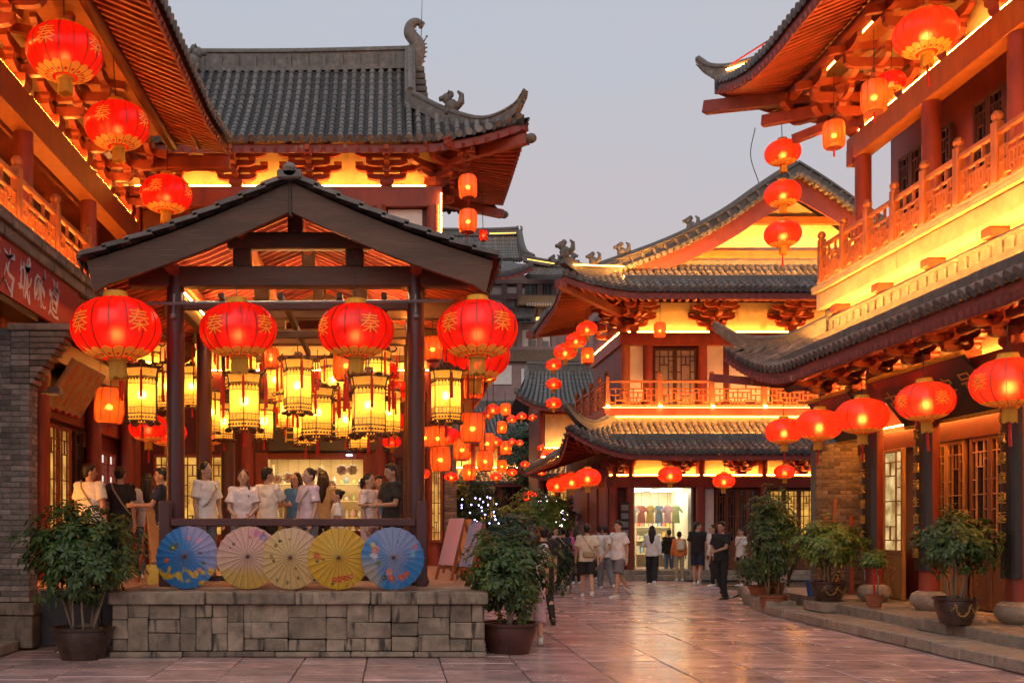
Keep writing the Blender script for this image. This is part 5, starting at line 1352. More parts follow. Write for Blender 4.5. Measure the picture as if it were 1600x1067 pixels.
def globe_parts(silk, chars, ribs, kind='globe'):
    """meshes of a unit lantern (diameter 1): flattened globe or upright barrel"""
    key = (silk.name, chars, ribs, kind)
    if key in _glob: return _glob[key]
    P = {}
    if kind == 'globe':
        hz = .335
        prof = []
        for k in range(15):
            a = lerp(-1, 1, k / 14) * R(76); prof.append((.5 * math.cos(a) ** .80, hz * math.sin(a) / math.sin(R(76))))
    else:
        hz = .60
        prof = [(.33, -.60), (.40, -.585), (.46, -.52), (.485, -.40), (.5, -.2), (.5, 0), (.5, .2), (.485, .40), (.46, .52), (.40, .585), (.33, .60)]
    n = ribs * 4
    mb = MB(); vs = []
    for r, z in prof:
        for i in range(n):
            q = (i % 4) / 4; bl = 1 - .022 * (1 - abs(math.sin(math.pi * q)))     # cloth bellies between the wires
            a = 2 * math.pi * i / n; vs.append((r * bl * math.cos(a), r * bl * math.sin(a), z))
    fs = [(k * n + i, k * n + (i + 1) % n, (k + 1) * n + (i + 1) % n, (k + 1) * n + i) for k in range(len(prof) - 1) for i in range(n)]
    mb.add(vs, fs); P['silk'] = mb.mesh('silk', silk, smooth='all')
    mb = MB(); RBF = .984 if kind == 'globe' else .995
    for i in range(ribs):
        a = 2 * math.pi * i / ribs; mb.tube([V(r * RBF * math.cos(a), r * RBF * math.sin(a), z) for r, z in prof], .006 if kind == 'globe' else .011, 4, False)
    P['wire_ribs'] = mb.mesh('wire_ribs', C_RIB)
    mb = MB(); r0 = prof[0][0]; z0 = prof[0][1]; z1 = prof[-1][1]
    if kind == 'globe':
        mb.lathe([(r0 * 1.02, z1 - .004), (r0 * .9, z1 + .02), (r0 * .8, z1 + .06), (r0 * .82, z1 + .075), (.001, z1 + .078)], 16)
        P['top_collar'] = mb.mesh('top_collar', M_GOLDC, smooth=True)
        mb = MB()          # cloud-edged gold band hugging the underside
        m_ = 64; vs = []
        def rad(z):
            for (ra, za), (rb_, zb_) in zip(prof[:-1], prof[1:]):
                if za <= z <= zb_: return lerp(ra, rb_, (z - za) / (zb_ - za))
            return prof[0][0]
        for i in range(m_):
            a = 2 * math.pi * i / m_; top = z0 + .055 + .03 * abs(math.sin(a * 8))
            for k in range(4):
                z = lerp(z0, top, k / 3); r = rad(z) + .004; vs.append((r * math.cos(a), r * math.sin(a), z))
        mb.add(vs, [(i * 4 + k, ((i + 1) % m_) * 4 + k, ((i + 1) % m_) * 4 + k + 1, i * 4 + k + 1) for i in range(m_) for k in range(3)])
        P['cloud_band'] = mb.mesh('cloud_band', M_GOLDB, smooth='all')
        mb = MB()
        mb.lathe([(r0 * .75, z0 + .002), (r0 * .75, z0 - .03), (.001, z0 - .03)], 16); P['bottom_collar'] = mb.mesh('bottom_collar', M_GOLDC, smooth=True)
        mb = MB(); nf = 40
        for i in range(nf):
            a = 2 * math.pi * i / nf; L_ = .20 + .012 * math.sin(i * 7.1); rr = .088
            mb.cyl((rr * math.cos(a), rr * math.sin(a), z0 - .02), (rr * 1.06 * math.cos(a + .04), rr * 1.06 * math.sin(a + .04), z0 - .02 - L_), .008, .007, 4)
        P['fringe'] = mb.mesh('fringe', M_GOLDC)
    else:
        mb.lathe([(.34, z1 - .01), (.34, z1 + .03), (.001, z1 + .035)], 14); mb.lathe([(.34, z0 + .01), (.34, z0 - .03), (.001, z0 - .035)], 14)
        P['end_caps'] = mb.mesh('end_caps', C_RIB, smooth=True)
        mb = MB()
        for i in range(16):
            a = i * 2 * math.pi / 16; mb.cyl((.03 * math.cos(a), .03 * math.sin(a), z0 - .05), (.035 * math.cos(a), .035 * math.sin(a), z0 - .40), .012, .010, 4)
        mb.cyl((0, 0, z0), (0, 0, z0 - .1), .02, .02, 6); P['tassel'] = mb.mesh('tassel', M_REDT)
    if chars:
        gm = glyphs(chars, .27, .0, .0).copy(); bm = bmesh.new(); bm.from_mesh(gm); bmesh.ops.triangulate(bm, faces=bm.faces[:])
        for _ in range(2): bmesh.ops.subdivide_edges(bm, edges=[e for e in bm.edges if e.calc_length() > .035], cuts=1); bmesh.ops.triangulate(bm, faces=bm.faces[:])
        bm.to_mesh(gm); bm.free(); n_ = len(gm.vertices); co = np.zeros(n_ * 3, np.float32); gm.vertices.foreach_get('co', co); co = co.reshape(-1, 3)
        for q, base in enumerate((R(-90 - 42), R(-90 + 38))):
            me = gm.copy()
            th = base + co[:, 0] / .5; z = co[:, 1] + .02
            zz = np.array([p[1] for p in prof]); rr = np.array([p[0] for p in prof]); r = np.interp(z, zz, rr) + .007
            c2 = np.stack([r * np.cos(th), r * np.sin(th), z], 1).astype(np.float32); me.vertices.foreach_set('co', c2.ravel()); me.materials.clear(); me.materials.append(M_GOLDB); me.update()
            P['gold_character' + ('' if q == 0 else '_')] = me
    _glob[key] = P
    return P

def lantern(p, d, label, group, kind='globe', silk=None, chars=None, ribs=None, rz=0.0, cord=0.5, power=1.0, fringe=True, tas=False):
    nm = 'globe_lantern' if kind == 'globe' else 'barrel_lantern'
    o = empty(nm, p, rz, label, 'lantern', group); silk = silk or (C_RED if kind == 'globe' else C_ORG)
    P = globe_parts(silk, chars, ribs or (16 if kind == 'globe' else 10), kind)
    o.rotation_euler = (random.uniform(-.05, .05), random.uniform(-.05, .05), rz)
    for k, me in P.items():
        inst(k.rstrip('_'), me, o, scale=(d, d, d))
    hz = (.335 if kind == 'globe' else .60) * d
    MB().cyl((0, 0, hz + .03 * d), (0, 0, hz + cord), .008, .008, 6).build('hanging_cord', M_WIRE, o)
    inst('bulb', bulb(.055, M_BULB), o, (0, 0, -.05 * d), scale=(power * d, power * d, power * d))
    if tas: MB().cyl((0, 0, -hz - .2 * d), (0, 0, -hz - .55 * d), .018 * d, .024 * d, 7).build('tassel', M_REDT, o)
    return o
_pal = {}
def palace_lantern(p, w, h, label, group, rz=0.0, cord=.4, tier=True):
    """six-sided carved frame with painted silk panes, flared crown and red corner tassels; unit width 1, height hh"""
    o = empty('palace_lantern', p, rz, label, 'lantern', group)
    hh = h / w; key = round(hh, 2)
    if key not in _pal:
        P = {}; A = [R(30 + 60 * i) for i in range(6)]
        r1 = .40; zb, zt = -.36 * hh, .20 * hh; zt2 = .36 * hh; r2 = .44
        mb = MB()
        for a, b in zip(A, A[1:] + A[:1]):
            for (za, ra), (zb_, rb_) in (((zb, r1), (zt, r1)), ((zt + .03, r1), (zt2, r2)), ((zb - .11 * hh, r1 * .92), (zb - .02, r1))):
                mb.add([(ra * math.cos(a), ra * math.sin(a), za), (ra * math.cos(b), ra * math.sin(b), za), (rb_ * math.cos(b), rb_ * math.sin(b), zb_), (rb_ * math.cos(a), rb_ * math.sin(a), zb_)], [(0, 1, 2, 3)])
        P['silk_panes'] = mb.mesh('silk_panes', C_YEL)
        mb = MB(); t = .021
        for a, b in zip(A, A[1:] + A[:1]):
            q = lambda an, r, z: V(r * math.cos(an), r * math.sin(an), z)
            mb.bar(q(a, r1, zb - .12 * hh), q(a, r1, zt + .03), t, t); mb.bar(q(a, r1, zt), q(a, r2 + .02, zt2 + .03), t, t)
            for z, r in ((zb, r1), (zt, r1), (zt + .03, r1 + .03), (zt2, r2 + .015), (zb - .11 * hh, r1 * .94)): mb.bar(q(a, r + .012, z), q(b, r + .012, z), t * 1.0, t * 1.1)
            m = (a + b) / 2 if b > a else (a + b) / 2 + math.pi
            for k in range(5):        # pierced lower and upper friezes
                f = (k + .5) / 5; u = q(a, r1 + .01, zb - .06 * hh).lerp(q(b, r1 + .01, zb - .06 * hh), f); mb.ell(u, .028, .028, .022, 6, 4)
                u2 = q(a, r1 + .02, zb - .11 * hh - .03).lerp(q(b, r1 + .02, zb - .11 * hh - .03), f); mb.ell(u2, .026, .026, .035, 6, 4)
                u = q(a, r1 + .02, zt - .03).lerp(q(b, r1 + .02, zt - .03), f); mb.ell(u, .022, .022, .022, 6, 4)
            for z in (zb + .10 * hh, zt - .09 * hh): mb.bar(q(a, r1 + .006, z), q(b, r1 + .006, z), t * .6, t * .6)
            for f in (.25, .5, .75):
                for za, zc in ((zb, zb + .10 * hh), (zt - .09 * hh, zt)): u = q(a, r1 + .006, za).lerp(q(b, r1 + .006, za), f); mb.bar(u, u + V(0, 0, zc - za), t * .5, t * .5)
            mb.ell(q(m, r1 * .95, zt2 + .05), .10, .10, .055, 8, 5); mb.ell(q(m, r1 * .95, zb - .11 * hh - .05), .09, .09, .06, 8, 5)
            mb.tube([q(a, r2, zt2), q(a, r2 + .10, zt2 + .02), q(a, r2 + .15, zt2 + .09), q(a, r2 + .10, zt2 + .13)], [.03, .028, .026, .015], 5)
        mb.lathe([(r2 * .95, zt2 + .01), (.25, zt2 + .12), (.12, zt2 + .16), (.10, zt2 + .24), (.001, zt2 + .25)], 6, a0=R(30))
        P['carved_frame'] = mb.mesh('carved_frame', C_DARK)
        for i, a in enumerate(A):
            mb = MB(); c = V((r2 + .15) * math.cos(a), (r2 + .15) * math.sin(a), zt2 + .05)
            mb.cyl(c, c - V(0, 0, .16), .008, .008, 5); mb.cyl(c - V(0, 0, .14), c - V(0, 0, .52 * hh), .028, .038, 7); P['red_tassel' + '_' * i] = mb.mesh('red_tassel', M_REDT)
        mb = MB(); c = V(0, 0, zb - .12 * hh); mb.cyl(c, c - V(0, 0, .25), .008, .008, 5); mb.cyl(c - V(0, 0, .1), c - V(0, 0, .42), .03, .045, 8); P['end_tassel'] = mb.mesh('end_tassel', M_REDT)
        _pal[key] = P
    for k, me in _pal[key].items(): inst(k.rstrip('_'), me, o, scale=(w, w, w))
    MB().cyl((0, 0, .36 * h + .2 * w), (0, 0, .36 * h + .2 * w + cord), .008, .008, 6).build('hanging_cord', M_WIRE, o)
    inst('bulb', bulb(.055, M_BULBW), o, (0, 0, -.05 * h), scale=(.75, .75, 1.1))
    return o

def L_(px, py, wpx, Y, *a, **k):
    s = 1600.0 / Y; return lantern(at(px, py, Y), wpx / s, *a, **k)
ORD = ('first', 'second', 'third', 'fourth', 'fifth', 'sixth', 'seventh', 'eighth', 'ninth', 'tenth')
# front row on the pavilion
G = 'red globe lanterns hung across the pavilion front'
L_(182, 514, 140, 13.30, 'largest red globe lantern with gold characters beside the brick pier', G, chars='秦', rz=.1, cord=.55)
L_(372, 516, 121, 13.40, 'red globe lantern hung just right of the left pavilion post', G, chars='秦', rz=.25, cord=.45)
L_(556, 517, 120, 13.40, 'red globe lantern hung just left of the right pavilion post', G, chars='秦', rz=-.25, cord=.45)
L_(746, 515, 127, 13.30, 'red globe lantern at the pavilion roof end over the street side', G, chars='秦', rz=-.1, cord=.55)
# row under the left hall eave
G = 'red globe lanterns under the left hall eave'
for (px, py, w, Y), nm in zip(((101, 83, 117, 13.7), (183, 197, 100, 16.0), (260, 304, 81, 19.9)), ('largest and highest', 'middle', 'smallest and lowest')):
    L_(px, py, w, Y, nm + ' of three red globe lanterns under the left hall eave', G, chars='秦', rz=.55, cord=.75)
# row under the right lower eave
G = 'red globe lanterns under the right lower eave'
for (px, py, w, Y), nm in zip(((1225, 674, 57, 20.4), (1280, 664, 70, 18.7), (1347, 650, 80, 17.0), (1446, 627, 88, 14.9), (1576, 598, 112, 12.9)),
                              ('farthest', 'second farthest', 'middle', 'second nearest', 'nearest and largest')):
    L_(px, py, w, Y, nm + ' red globe lantern under the right lower tiled eave', G, silk=C_REDO, rz=-.6, cord=.42, power=1.15, tas=True, chars='秦' if w > 85 else None)
# right upper eave
L_(1446, 52, 96, 16.2, 'red globe lantern with gold fringe under the right hall upper eave', 'lanterns under the right upper eave', silk=C_REDO, cord=.6, power=1.2, tas=True)
L_(1392, 128, 44, 17.6, 'small dark red globe lantern tucked behind the orange barrel lantern of the upper eave', 'lanterns under the right upper eave', cord=.5)
L_(1366, 152, 40, 17.2, 'larger orange barrel lantern under the right hall upper eave', 'lanterns under the right upper eave', 'barrel', cord=.9, power=1.2)
L_(1303, 211, 34, 19.4, 'smaller orange barrel lantern at the corner of the right hall upper eave', 'lanterns under the right upper eave', 'barrel', cord=.9, power=1.2)
G = 'string of three red globe lanterns'
for py, nm, w in ((239, 'top', 55), (303, 'middle', 56), (366, 'bottom', 57)):
    L_(1223, py, w, 21.8, nm + ' red globe lantern of the string of three below the right roof', G, silk=C_REDO, cord=.55, power=1.2, tas=py > 350)
# corner hall
G = 'red globe lanterns over the corner hall shop'
for px, py, w, Y, nm in ((918, 746, 42, 29.8, 'nearest'), (893, 752, 38, 32.5, 'middle'), (870, 758, 34, 35.5, 'farthest')):
    L_(px, py, w, Y, nm + ' red globe lantern of three at the corner hall lower eave corner', G, silk=C_REDO, cord=.5, power=1.2)
for px, py, w, nm in ((1047, 742, 38, 'right above the lit corner hall shop'), (1131, 751, 35, 'above the brown doors of the corner hall'), (1226, 737, 32, 'behind the flowering shrub on the corner hall front')):
    L_(px, py, w, 30.2, 'red globe lantern ' + nm, G, silk=C_REDO, cord=.45, power=1.2)
G = 'lanterns at the corner hall balcony'
for px, py, w, nm in ((917, 514, 33, 'top'), (900, 532, 33, 'middle'), (883, 550, 36, 'bottom')):
    L_(px, py, w, 31.0 + (917 - px) * .05, nm + ' red globe lantern of the slanting trio under the corner hall upper eave', G, silk=C_REDO, cord=.4, power=1.2)
L_(918, 556, 20, 32.5, 'orange barrel lantern below the slanting trio of globe lanterns', G, 'barrel', cord=.5, power=1.3)
L_(1031, 516, 19, 30.5, 'small orange barrel lantern over the corner hall balcony door', G, 'barrel', cord=.8, power=1.3)
for py, nm in ((570, 'top'), (600, 'middle'), (630, 'bottom')): L_(865, py, 25, 36.0, nm + ' small red globe lantern of the vertical string left of the corner hall', 'vertical string of small globe lanterns', silk=C_REDO, cord=.35, power=1.2, tas=py > 620)
# street end
L_(881, 615 + 135, 28, 36, 'small red globe lantern between the two rearmost lanterns at the corner hall', 'far street lanterns', silk=C_REDO, cord=.3)
for i, (px, py, w, nm) in enumerate(((828, 776, 24, 'over the lit shrubs in the side street'), (800, 655, 16, 'leftmost in the far cluster below the dark roof'), (815, 650, 16, 'middle of the far cluster below the dark roof'), (832, 652, 13, 'rightmost in the far cluster below the dark roof'), (800, 690, 14, 'lower left in the far cluster'), (812, 692, 12, 'lower right in the far cluster'))):
    L_(px, py, w, 40 + i * .6, 'tiny red globe lantern ' + nm, 'far street lanterns', silk=C_REDO, cord=.5, power=1.3)
# hip-gable hall corner
for py, nm in ((292, 'upper'), (346, 'lower')): L_(731, py, 29, 21.6, nm + ' orange barrel lantern hung at the corner of the hall behind the pavilion', 'barrel lanterns at the rear hall corner', 'barrel', cord=.7 if py < 300 else .35, power=1.2)
L_(755, 368, 14, 24, 'tiny red barrel lantern hanging against the sky beside the rear hall', 'barrel lanterns at the rear hall corner', 'barrel', silk=C_REDO, cord=2.0, power=1.2)
# cluster on the street side of the pavilion
G = 'lantern cluster on the street side of the pavilion'
L_(744, 556, 106, 16.2, 'red globe lantern half hidden behind the street side front lantern', G, cord=.5)
for px, py, w, Y, nm in ((676, 545, 31, 16.0, 'topmost, beside the right post'), (740, 604, 32, 16.5, 'just below the half hidden red globe'), (738, 668, 38, 15.6, 'largest of the cluster'), (761, 692, 25, 18.5, 'right of the largest one'), (722, 702, 28, 17.5, 'below and left of the largest one'),
                         (688, 717, 32, 16.4, 'lowest beside the right pavilion post'), (758, 720, 26, 17.2, 'low on the street side'), (733, 738, 21, 19.0, 'lowest and smallest of the cluster'), (664, 683, 26, 16.0, 'pressed against the right post'), (684, 684, 30, 18.0, 'behind the pair by the right post')):
    L_(px, py, w, Y, 'orange barrel lantern ' + nm + ' on the pavilion street side', G, 'barrel', cord=.6, power=1.15)
for px, py, w, Y, nm in ((712, 580, 30, 18.0, 'upper, tucked under the half hidden globe'), (770, 640, 24, 20.0, 'upper, street side of the largest barrel'), (705, 745, 22, 20.0, 'lowest, left of the smallest barrel'), (660, 740, 24, 19.0, 'lowest, right against the post'), (775, 690, 20, 22.0, 'outermost on the street side')):
    L_(px, py, w, Y, 'small red globe lantern of the street side cluster, ' + nm, G, silk=C_REDO, cord=.5, power=1.2)
L_(700, 682, 40, 18.8, 'red globe lantern among the orange barrels by the right post', G, cord=.5)
L_(762, 648, 20, 21.0, 'small red globe lantern behind the largest barrel of the cluster', G, silk=C_REDO, cord=.4)
L_(765, 590, 22, 21.5, 'small orange lantern peeping below the half hidden red globe', G, silk=C_ORG, cord=.4)
for i, (px, py, w, Y) in enumerate(((775, 745, 18, 29), (800, 738, 16, 34), (820, 725, 14, 36))):
    L_(px, py, w, Y, ORD[i] + ' small red lantern counted from the brick pier in the low lane string', 'low lantern string across the lane', silk=C_REDO, cord=.5, power=1.3)
for i, (px, py, w, Y) in enumerate(((790, 640, 16, 33), (784, 668, 16, 34), (790, 700, 18, 32), (784, 728, 16, 33))):
    L_(px, py, w, Y, ORD[i] + ' orange barrel lantern from the top in the hanging column over the lane', 'hanging column of barrel lanterns over the lane', 'barrel', cord=.4, power=1.3)
for i, (px, py, w, Y) in enumerate(((845, 700, 13, 40), (858, 712, 13, 41), (846, 738, 14, 40))):
    L_(px, py, w, Y, ORD[i] + ' tiny red lantern from the top beside the dark tiled hall', 'tiny lanterns beside the dark tiled hall', silk=C_REDO, cord=.3, power=1.3)
# inside the pavilion
G = 'palace lanterns inside the pavilion'
def PL(px, py, wpx, hpx, Y, label, rz=0.0, cord=.5): s = 1600 / Y; palace_lantern(at(px, py, Y), wpx / s, hpx / s, label, G, rz, cord)
PL(222, 612, 62, 98, 15.2, 'yellow palace lantern left of the left pavilion post', .2)
PL(232, 566, 44, 70, 17.2, 'small yellow palace lantern partly behind the largest red globe', .5)
PL(382, 622, 66, 100, 14.9, 'yellow palace lantern below the left front red globe', .1)
PL(376, 572, 60, 80, 15.9, 'yellow palace lantern close behind the left front red globe', .6)
PL(465, 598, 56, 96, 15.0, 'yellow palace lantern hanging clear in the middle of the pavilion', .3)
PL(496, 640, 66, 88, 16.3, 'yellow palace lantern right behind the middle one', .0)
PL(478, 660, 50, 72, 17.6, 'lower yellow palace lantern under the middle one', .4)
PL(412, 655, 40, 64, 17.0, 'yellow palace lantern low beside the left front one', .2)
PL(445, 640, 34, 60, 18.0, 'narrow yellow palace lantern behind the gap between left and middle ones', .7)
PL(576, 628, 70, 104, 14.9, 'yellow palace lantern below the right front red globe', .15)
PL(585, 580, 60, 84, 16.0, 'yellow palace lantern close behind the right front red globe', .5)
PL(540, 652, 42, 66, 17.4, 'small yellow palace lantern between the middle and the right ones', .3)
PL(697, 614, 60, 92, 15.0, 'yellow palace lantern right of the right pavilion post', .2)
PL(330, 640, 34, 74, 16.8, 'narrow yellow palace lantern between the two left posts', .5)
PL(318, 560, 34, 60, 17.6, 'yellow palace lantern high between the two left posts', .1)
PL(300, 600, 40, 72, 18.4, 'yellow palace lantern just inside the left pavilion post', .3)
PL(430, 590, 44, 74, 18.6, 'yellow palace lantern high behind the middle one', .2)
PL(520, 590, 46, 76, 18.2, 'yellow palace lantern high between the middle and right front globes', .6)
PL(608, 640, 44, 76, 18.0, 'yellow palace lantern just inside the right pavilion post', .4)
PL(350, 655, 42, 66, 18.2, 'low yellow palace lantern behind the second left post', .1)
PL(560, 672, 40, 60, 18.8, 'lowest yellow palace lantern above the shop name board', .2)
PL(262, 600, 46, 80, 16.4, 'yellow palace lantern half hidden by the left pavilion post', .2)
G = 'red globe lanterns deep in the pavilion'
for px, py, w, Y, nm in ((232, 668, 62, 17.2, 'low behind the left pavilion post'), (262, 676, 60, 18.6, 'beside the left post above the visitors'), (330, 680, 44, 19.0, 'between the two left posts'), (598, 580, 50, 17.0, 'upper one left of the right post'), (622, 612, 46, 18.2, 'middle one left of the right post'), (616, 660, 44, 18.8, 'lower one left of the right post'), (612, 690, 30, 19.8, 'lowest one left of the right post')):
    L_(px, py, w, Y, 'red globe lantern deep in the pavilion, ' + nm, G, cord=.6, power=1.1, tas=True)
L_(171, 634, 46, 17.0, 'orange barrel lantern beside the tilted signboard of the left hall', 'barrel lantern of the left shop', 'barrel', cord=.8, power=1.2)
L_(540, 570, 40, 17.8, 'orange barrel lantern behind the right front red globe', 'barrel lanterns inside the pavilion', 'barrel', cord=.5)
L_(423, 560, 26, 18.0, 'orange barrel lantern beside the left front red globe', 'barrel lanterns inside the pavilion', 'barrel', cord=.5)
# ------------------------------------------------------------------ plants
def leaf_mat(name, c1, c2, trans=.25):
    if name in MATS: return MATS[name]
    m = bpy.data.materials.new(name); m.use_nodes = True; MATS[name] = m
    n = m.node_tree; n.nodes.clear(); L = n.links.new
    out = n.nodes.new('ShaderNodeOutputMaterial'); p = n.nodes.new('ShaderNodeBsdfPrincipled'); ge = n.nodes.new('ShaderNodeNewGeometry')
    r = n.nodes.new('ShaderNodeValToRGB'); r.color_ramp.elements[0].color = (*c1, 1); r.color_ramp.elements[1].color = (*c2, 1)
    L(ge.outputs['Random Per Island'], r.inputs[0]); L(r.outputs[0], p.inputs['Base Color']); p.inputs['Roughness'].default_value = .38; p.inputs['Specular IOR Level'].default_value = .45
    t = n.nodes.new('ShaderNodeBsdfTranslucent'); L(r.outputs[0], t.inputs[0]); mx = n.nodes.new('ShaderNodeMixShader'); mx.inputs[0].default_value = trans
    L(p.outputs[0], mx.inputs[1]); L(t.outputs[0], mx.inputs[2]); L(mx.outputs[0], out.inputs[0]); return m
M_LEAF = leaf_mat('glossy_leaf', (.024, .056, .016), (.085, .145, .034))
M_LEAFY = leaf_mat('light_leaf', (.065, .13, .022), (.19, .27, .05))
M_LEAFF = leaf_mat('far_leaf', (.015, .040, .016), (.05, .09, .03))

def foliage(name, centers, dirs, m, parent, nl=7, ll=.13, seed=1, single=False):
    rg = np.random.default_rng(seed); N = len(centers)
    C = np.repeat(np.array(centers), nl, 0); D = np.repeat(np.array(dirs), nl, 0)
    D /= np.linalg.norm(D, axis=1, keepdims=True) + 1e-9
    a = np.tile(np.arange(nl) * 2 * np.pi / nl, N) + rg.uniform(-.35, .35, N * nl) + np.repeat(rg.uniform(0, 6.28, N), nl)
    up = np.where(np.abs(D[:, 2:3]) < .9, np.array([[0, 0, 1.]]), np.array([[1., 0, 0]]))
    X = np.cross(D, up); X /= np.linalg.norm(X, axis=1, keepdims=True); Y = np.cross(D, X)
    rad = X * np.cos(a)[:, None] + Y * np.sin(a)[:, None]
    el = rg.uniform(-.35, .45, N * nl)[:, None] if not single else rg.uniform(.2, 1.4, N * nl)[:, None]
    ax = rad * np.cos(el) + D * np.sin(el); ax[:, 2] -= .18; ax /= np.linalg.norm(ax, axis=1, keepdims=True)
    sd = np.cross(ax, D + rg.normal(0, .25, D.shape)); sd /= np.linalg.norm(sd, axis=1, keepdims=True) + 1e-9
    nn = np.cross(sd, ax)
    l = (ll * rg.uniform(.65, 1.15, N * nl))[:, None]; w = l * .20
    p0 = C + ax * l * .12; p1 = C + ax * l * .55 + sd * w - nn * w * .35; p2 = C + ax * l - np.array([0, 0, 1]) * l * .12; p3 = C + ax * l * .55 - sd * w - nn * w * .35; pm = C + ax * l * .55 + nn * w * .1
    Vv = np.stack([p0, p1, p2, p3, pm], 1).reshape(-1, 3).astype(np.float32); n = N * nl
    b = np.arange(n)[:, None] * 5
    F = np.concatenate([b + np.array([[0, 1, 4]]), b + np.array([[1, 2, 4]]), b + np.array([[2, 3, 4]]), b + np.array([[3, 0, 4]])], 1).reshape(-1, 3)
    me = bpy.data.meshes.new(name); me.vertices.add(len(Vv)); me.vertices.foreach_set('co', Vv.ravel())
    me.loops.add(F.size); me.loops.foreach_set('vertex_index', F.ravel().astype(np.int32)); me.polygons.add(len(F)); me.polygons.foreach_set('loop_start', (np.arange(len(F)) * 3).astype(np.int32)); me.polygons.foreach_set('loop_total', np.full(len(F), 3, np.int32))
    me.update(calc_edges=True); me.validate(); me.materials.append(m)
    o = bpy.data.objects.new(name, me); COL.objects.link(o); o.parent = parent; return o

def crown_points(n, c, rx, ry, rz, seed, hollow=.38, lump=.50):
    rg = np.random.default_rng(seed); P = []; Dn = []
    while len(P) < n:
        d = rg.normal(size=3); d /= np.linalg.norm(d)
        q = mnoise.noise(Vector(d * 2.1) + Vector((seed * 3.1, 0, 0))); q2 = mnoise.noise(Vector(d * 5.0) + Vector((0, seed * 1.7, 0)))
        f = (hollow + (1 - hollow) * rg.random() ** .6) * (1 + lump * q + lump * .6 * q2)
        if d[2] < -.55 and rg.random() < .5: continue
        P.append(np.array(c) + d * f * np.array([rx, ry, rz])); e = d * .8 + np.array([0, 0, .5]); Dn.append(e)
    return P, Dn

def pot_mesh(parent, r, h, m, rim=True, taper=.72):
    mb = MB(); mb.lathe([(.001, 0), (r * taper, 0), (r * lerp(taper, 1, .3), h * .25), (r * .98, h * .7), (r * .97, h * .88), (r * 1.06, h * .91), (r * 1.08, h), (r * .95, h), (r * .92, h * .9), (.001, h * .9)], 28)
    mb.build('pot', m, parent, smooth=True)
    mb = MB(); mb.lathe([(r * .91, h * .905), (r * .5, h * .93), (.001, h * .94)], 16); mb.build('soil', M_SOIL, parent, smooth=True)

def dragon(parent, r, h, z):
    mb = MB()
    pts = []
    for i in range(40):
        t = i / 39; th = R(-100) + (t - .5) * 1.9 + .10 * math.sin(t * 19); zz = z + h * .20 * math.sin(t * 14) * (1 - .3 * t); rr = r / .99 * float(np.interp(zz / h, (0, .25, .7, .88), (.72, .804, .98, .97)))
        pts.append(V(rr * math.cos(th), rr * math.sin(th), zz))
    mb.tube(pts, [.005 + .007 * math.sin(math.pi * i / 39) for i in range(40)], 6)
    for i in range(3, 38, 4):
        p = pts[i]; mb.ell(p + V(0, 0, .03 if i % 8 else -.03), .022, .016, .012, 7, 5)
    mb.ell(pts[-1], .035, .02, .028, 8, 6)
    mb.build('gilt_relief', mat('dull_gilt', (.34, .20, .05), .5, .4, 12), parent, smooth='all')

def shrub(loc, pot_r, pot_h, cr, label, seed, m=None, n=520, stems=7, ll=.13, potm=None, gilt=False, cat='potted shrub', group=None, nl=7, base=0.0):
    """cr = (centre height, rx, ry, rz)"""
    o = empty('potted_shrub', loc, random.Random(seed).uniform(0, .4), label, cat, group)
    pot_mesh(o, pot_r, pot_h, potm or M_POTG)
    if gilt: dragon(o, pot_r * .99, pot_h, pot_h * .5)
    rg = random.Random(seed); c, rx, ry, rz = cr
    for i in range(stems):
        a = rg.uniform(0, 6.28); b = rg.uniform(.2, .75)
        p0 = V(math.cos(a) * pot_r * .35, math.sin(a) * pot_r * .35, pot_h * .88); p3 = V(math.cos(a) * rx * b, math.sin(a) * ry * b, c + rz * rg.uniform(-.2, .5))
        pts = curve_pts([p0, p0.lerp(p3, .33) + V(rg.uniform(-.04, .04), rg.uniform(-.04, .04), .06), p0.lerp(p3, .66) + V(rg.uniform(-.05, .05), rg.uniform(-.05, .05), 0), p3], 12)
        MB().tube(pts, [lerp(.017, .007, k / (len(pts) - 1)) for k in range(len(pts))], 6).build('stem', M_BARK, o, smooth='all')
    P, D = crown_points(n, (0, 0, c), rx, ry, rz, seed)
    foliage('foliage', P, D, m or M_LEAF, o, nl, ll, seed)
    return o
GP = lambda px, py, z=0.0: V((px - 615) * (HZ - z) / (py - 822), 1600 * (HZ - z) / (py - 822), z)
shrub(GP(130, 1028), .37, .40, (1.30, .70, .62, .60), 'large bushy potted shrub in a dark pot between brick pier and platform', 21, n=760, ll=.120, stems=9, gilt=False)
shrub(GP(795, 1019), .37, .40, (1.08, .60, .55, .60), 'tall bushy potted shrub in a brown pot at the platform corner on the street', 22, n=600, ll=.118, stems=10, potm=mat('maroon_pot', (.075, .028, .024), .35, .35, 4))
shrub(V(7.60, 13.85, .335), .27, .36, (1.10, .58, .50, .42), 'round potted shrub in a gold dragon pot on the right hall steps', 23, n=480, ll=.105, stems=7, gilt=True)
shrub(V(7.72, 18.2, .335), .30, .34, (1.00, .62, .55, .42), 'yellow-green bushy potted shrub in a gilt pot beyond the small red trunk plant', 24, m=M_LEAFY, n=470, ll=.125, stems=8, gilt=True)
shrub(V(7.25, 19.55, 0), .26, .34, (1.45, .52, .50, .95), 'tall dark potted shrub in a terracotta pot at the end of the steps', 25, n=520, ll=.115, stems=4, potm=M_TERR)
o = shrub(V(7.86, 16.75, .335), .14, .20, (.78, .19, .19, .15), 'small standard plant with a red trunk in a little terracotta pot', 26, m=M_LEAFY, n=120, ll=.09, stems=1, potm=M_TERR)
MB().cyl((0, 0, .17), (0, 0, .72), .020, .016, 8).build('red_trunk', M_REDT, o)
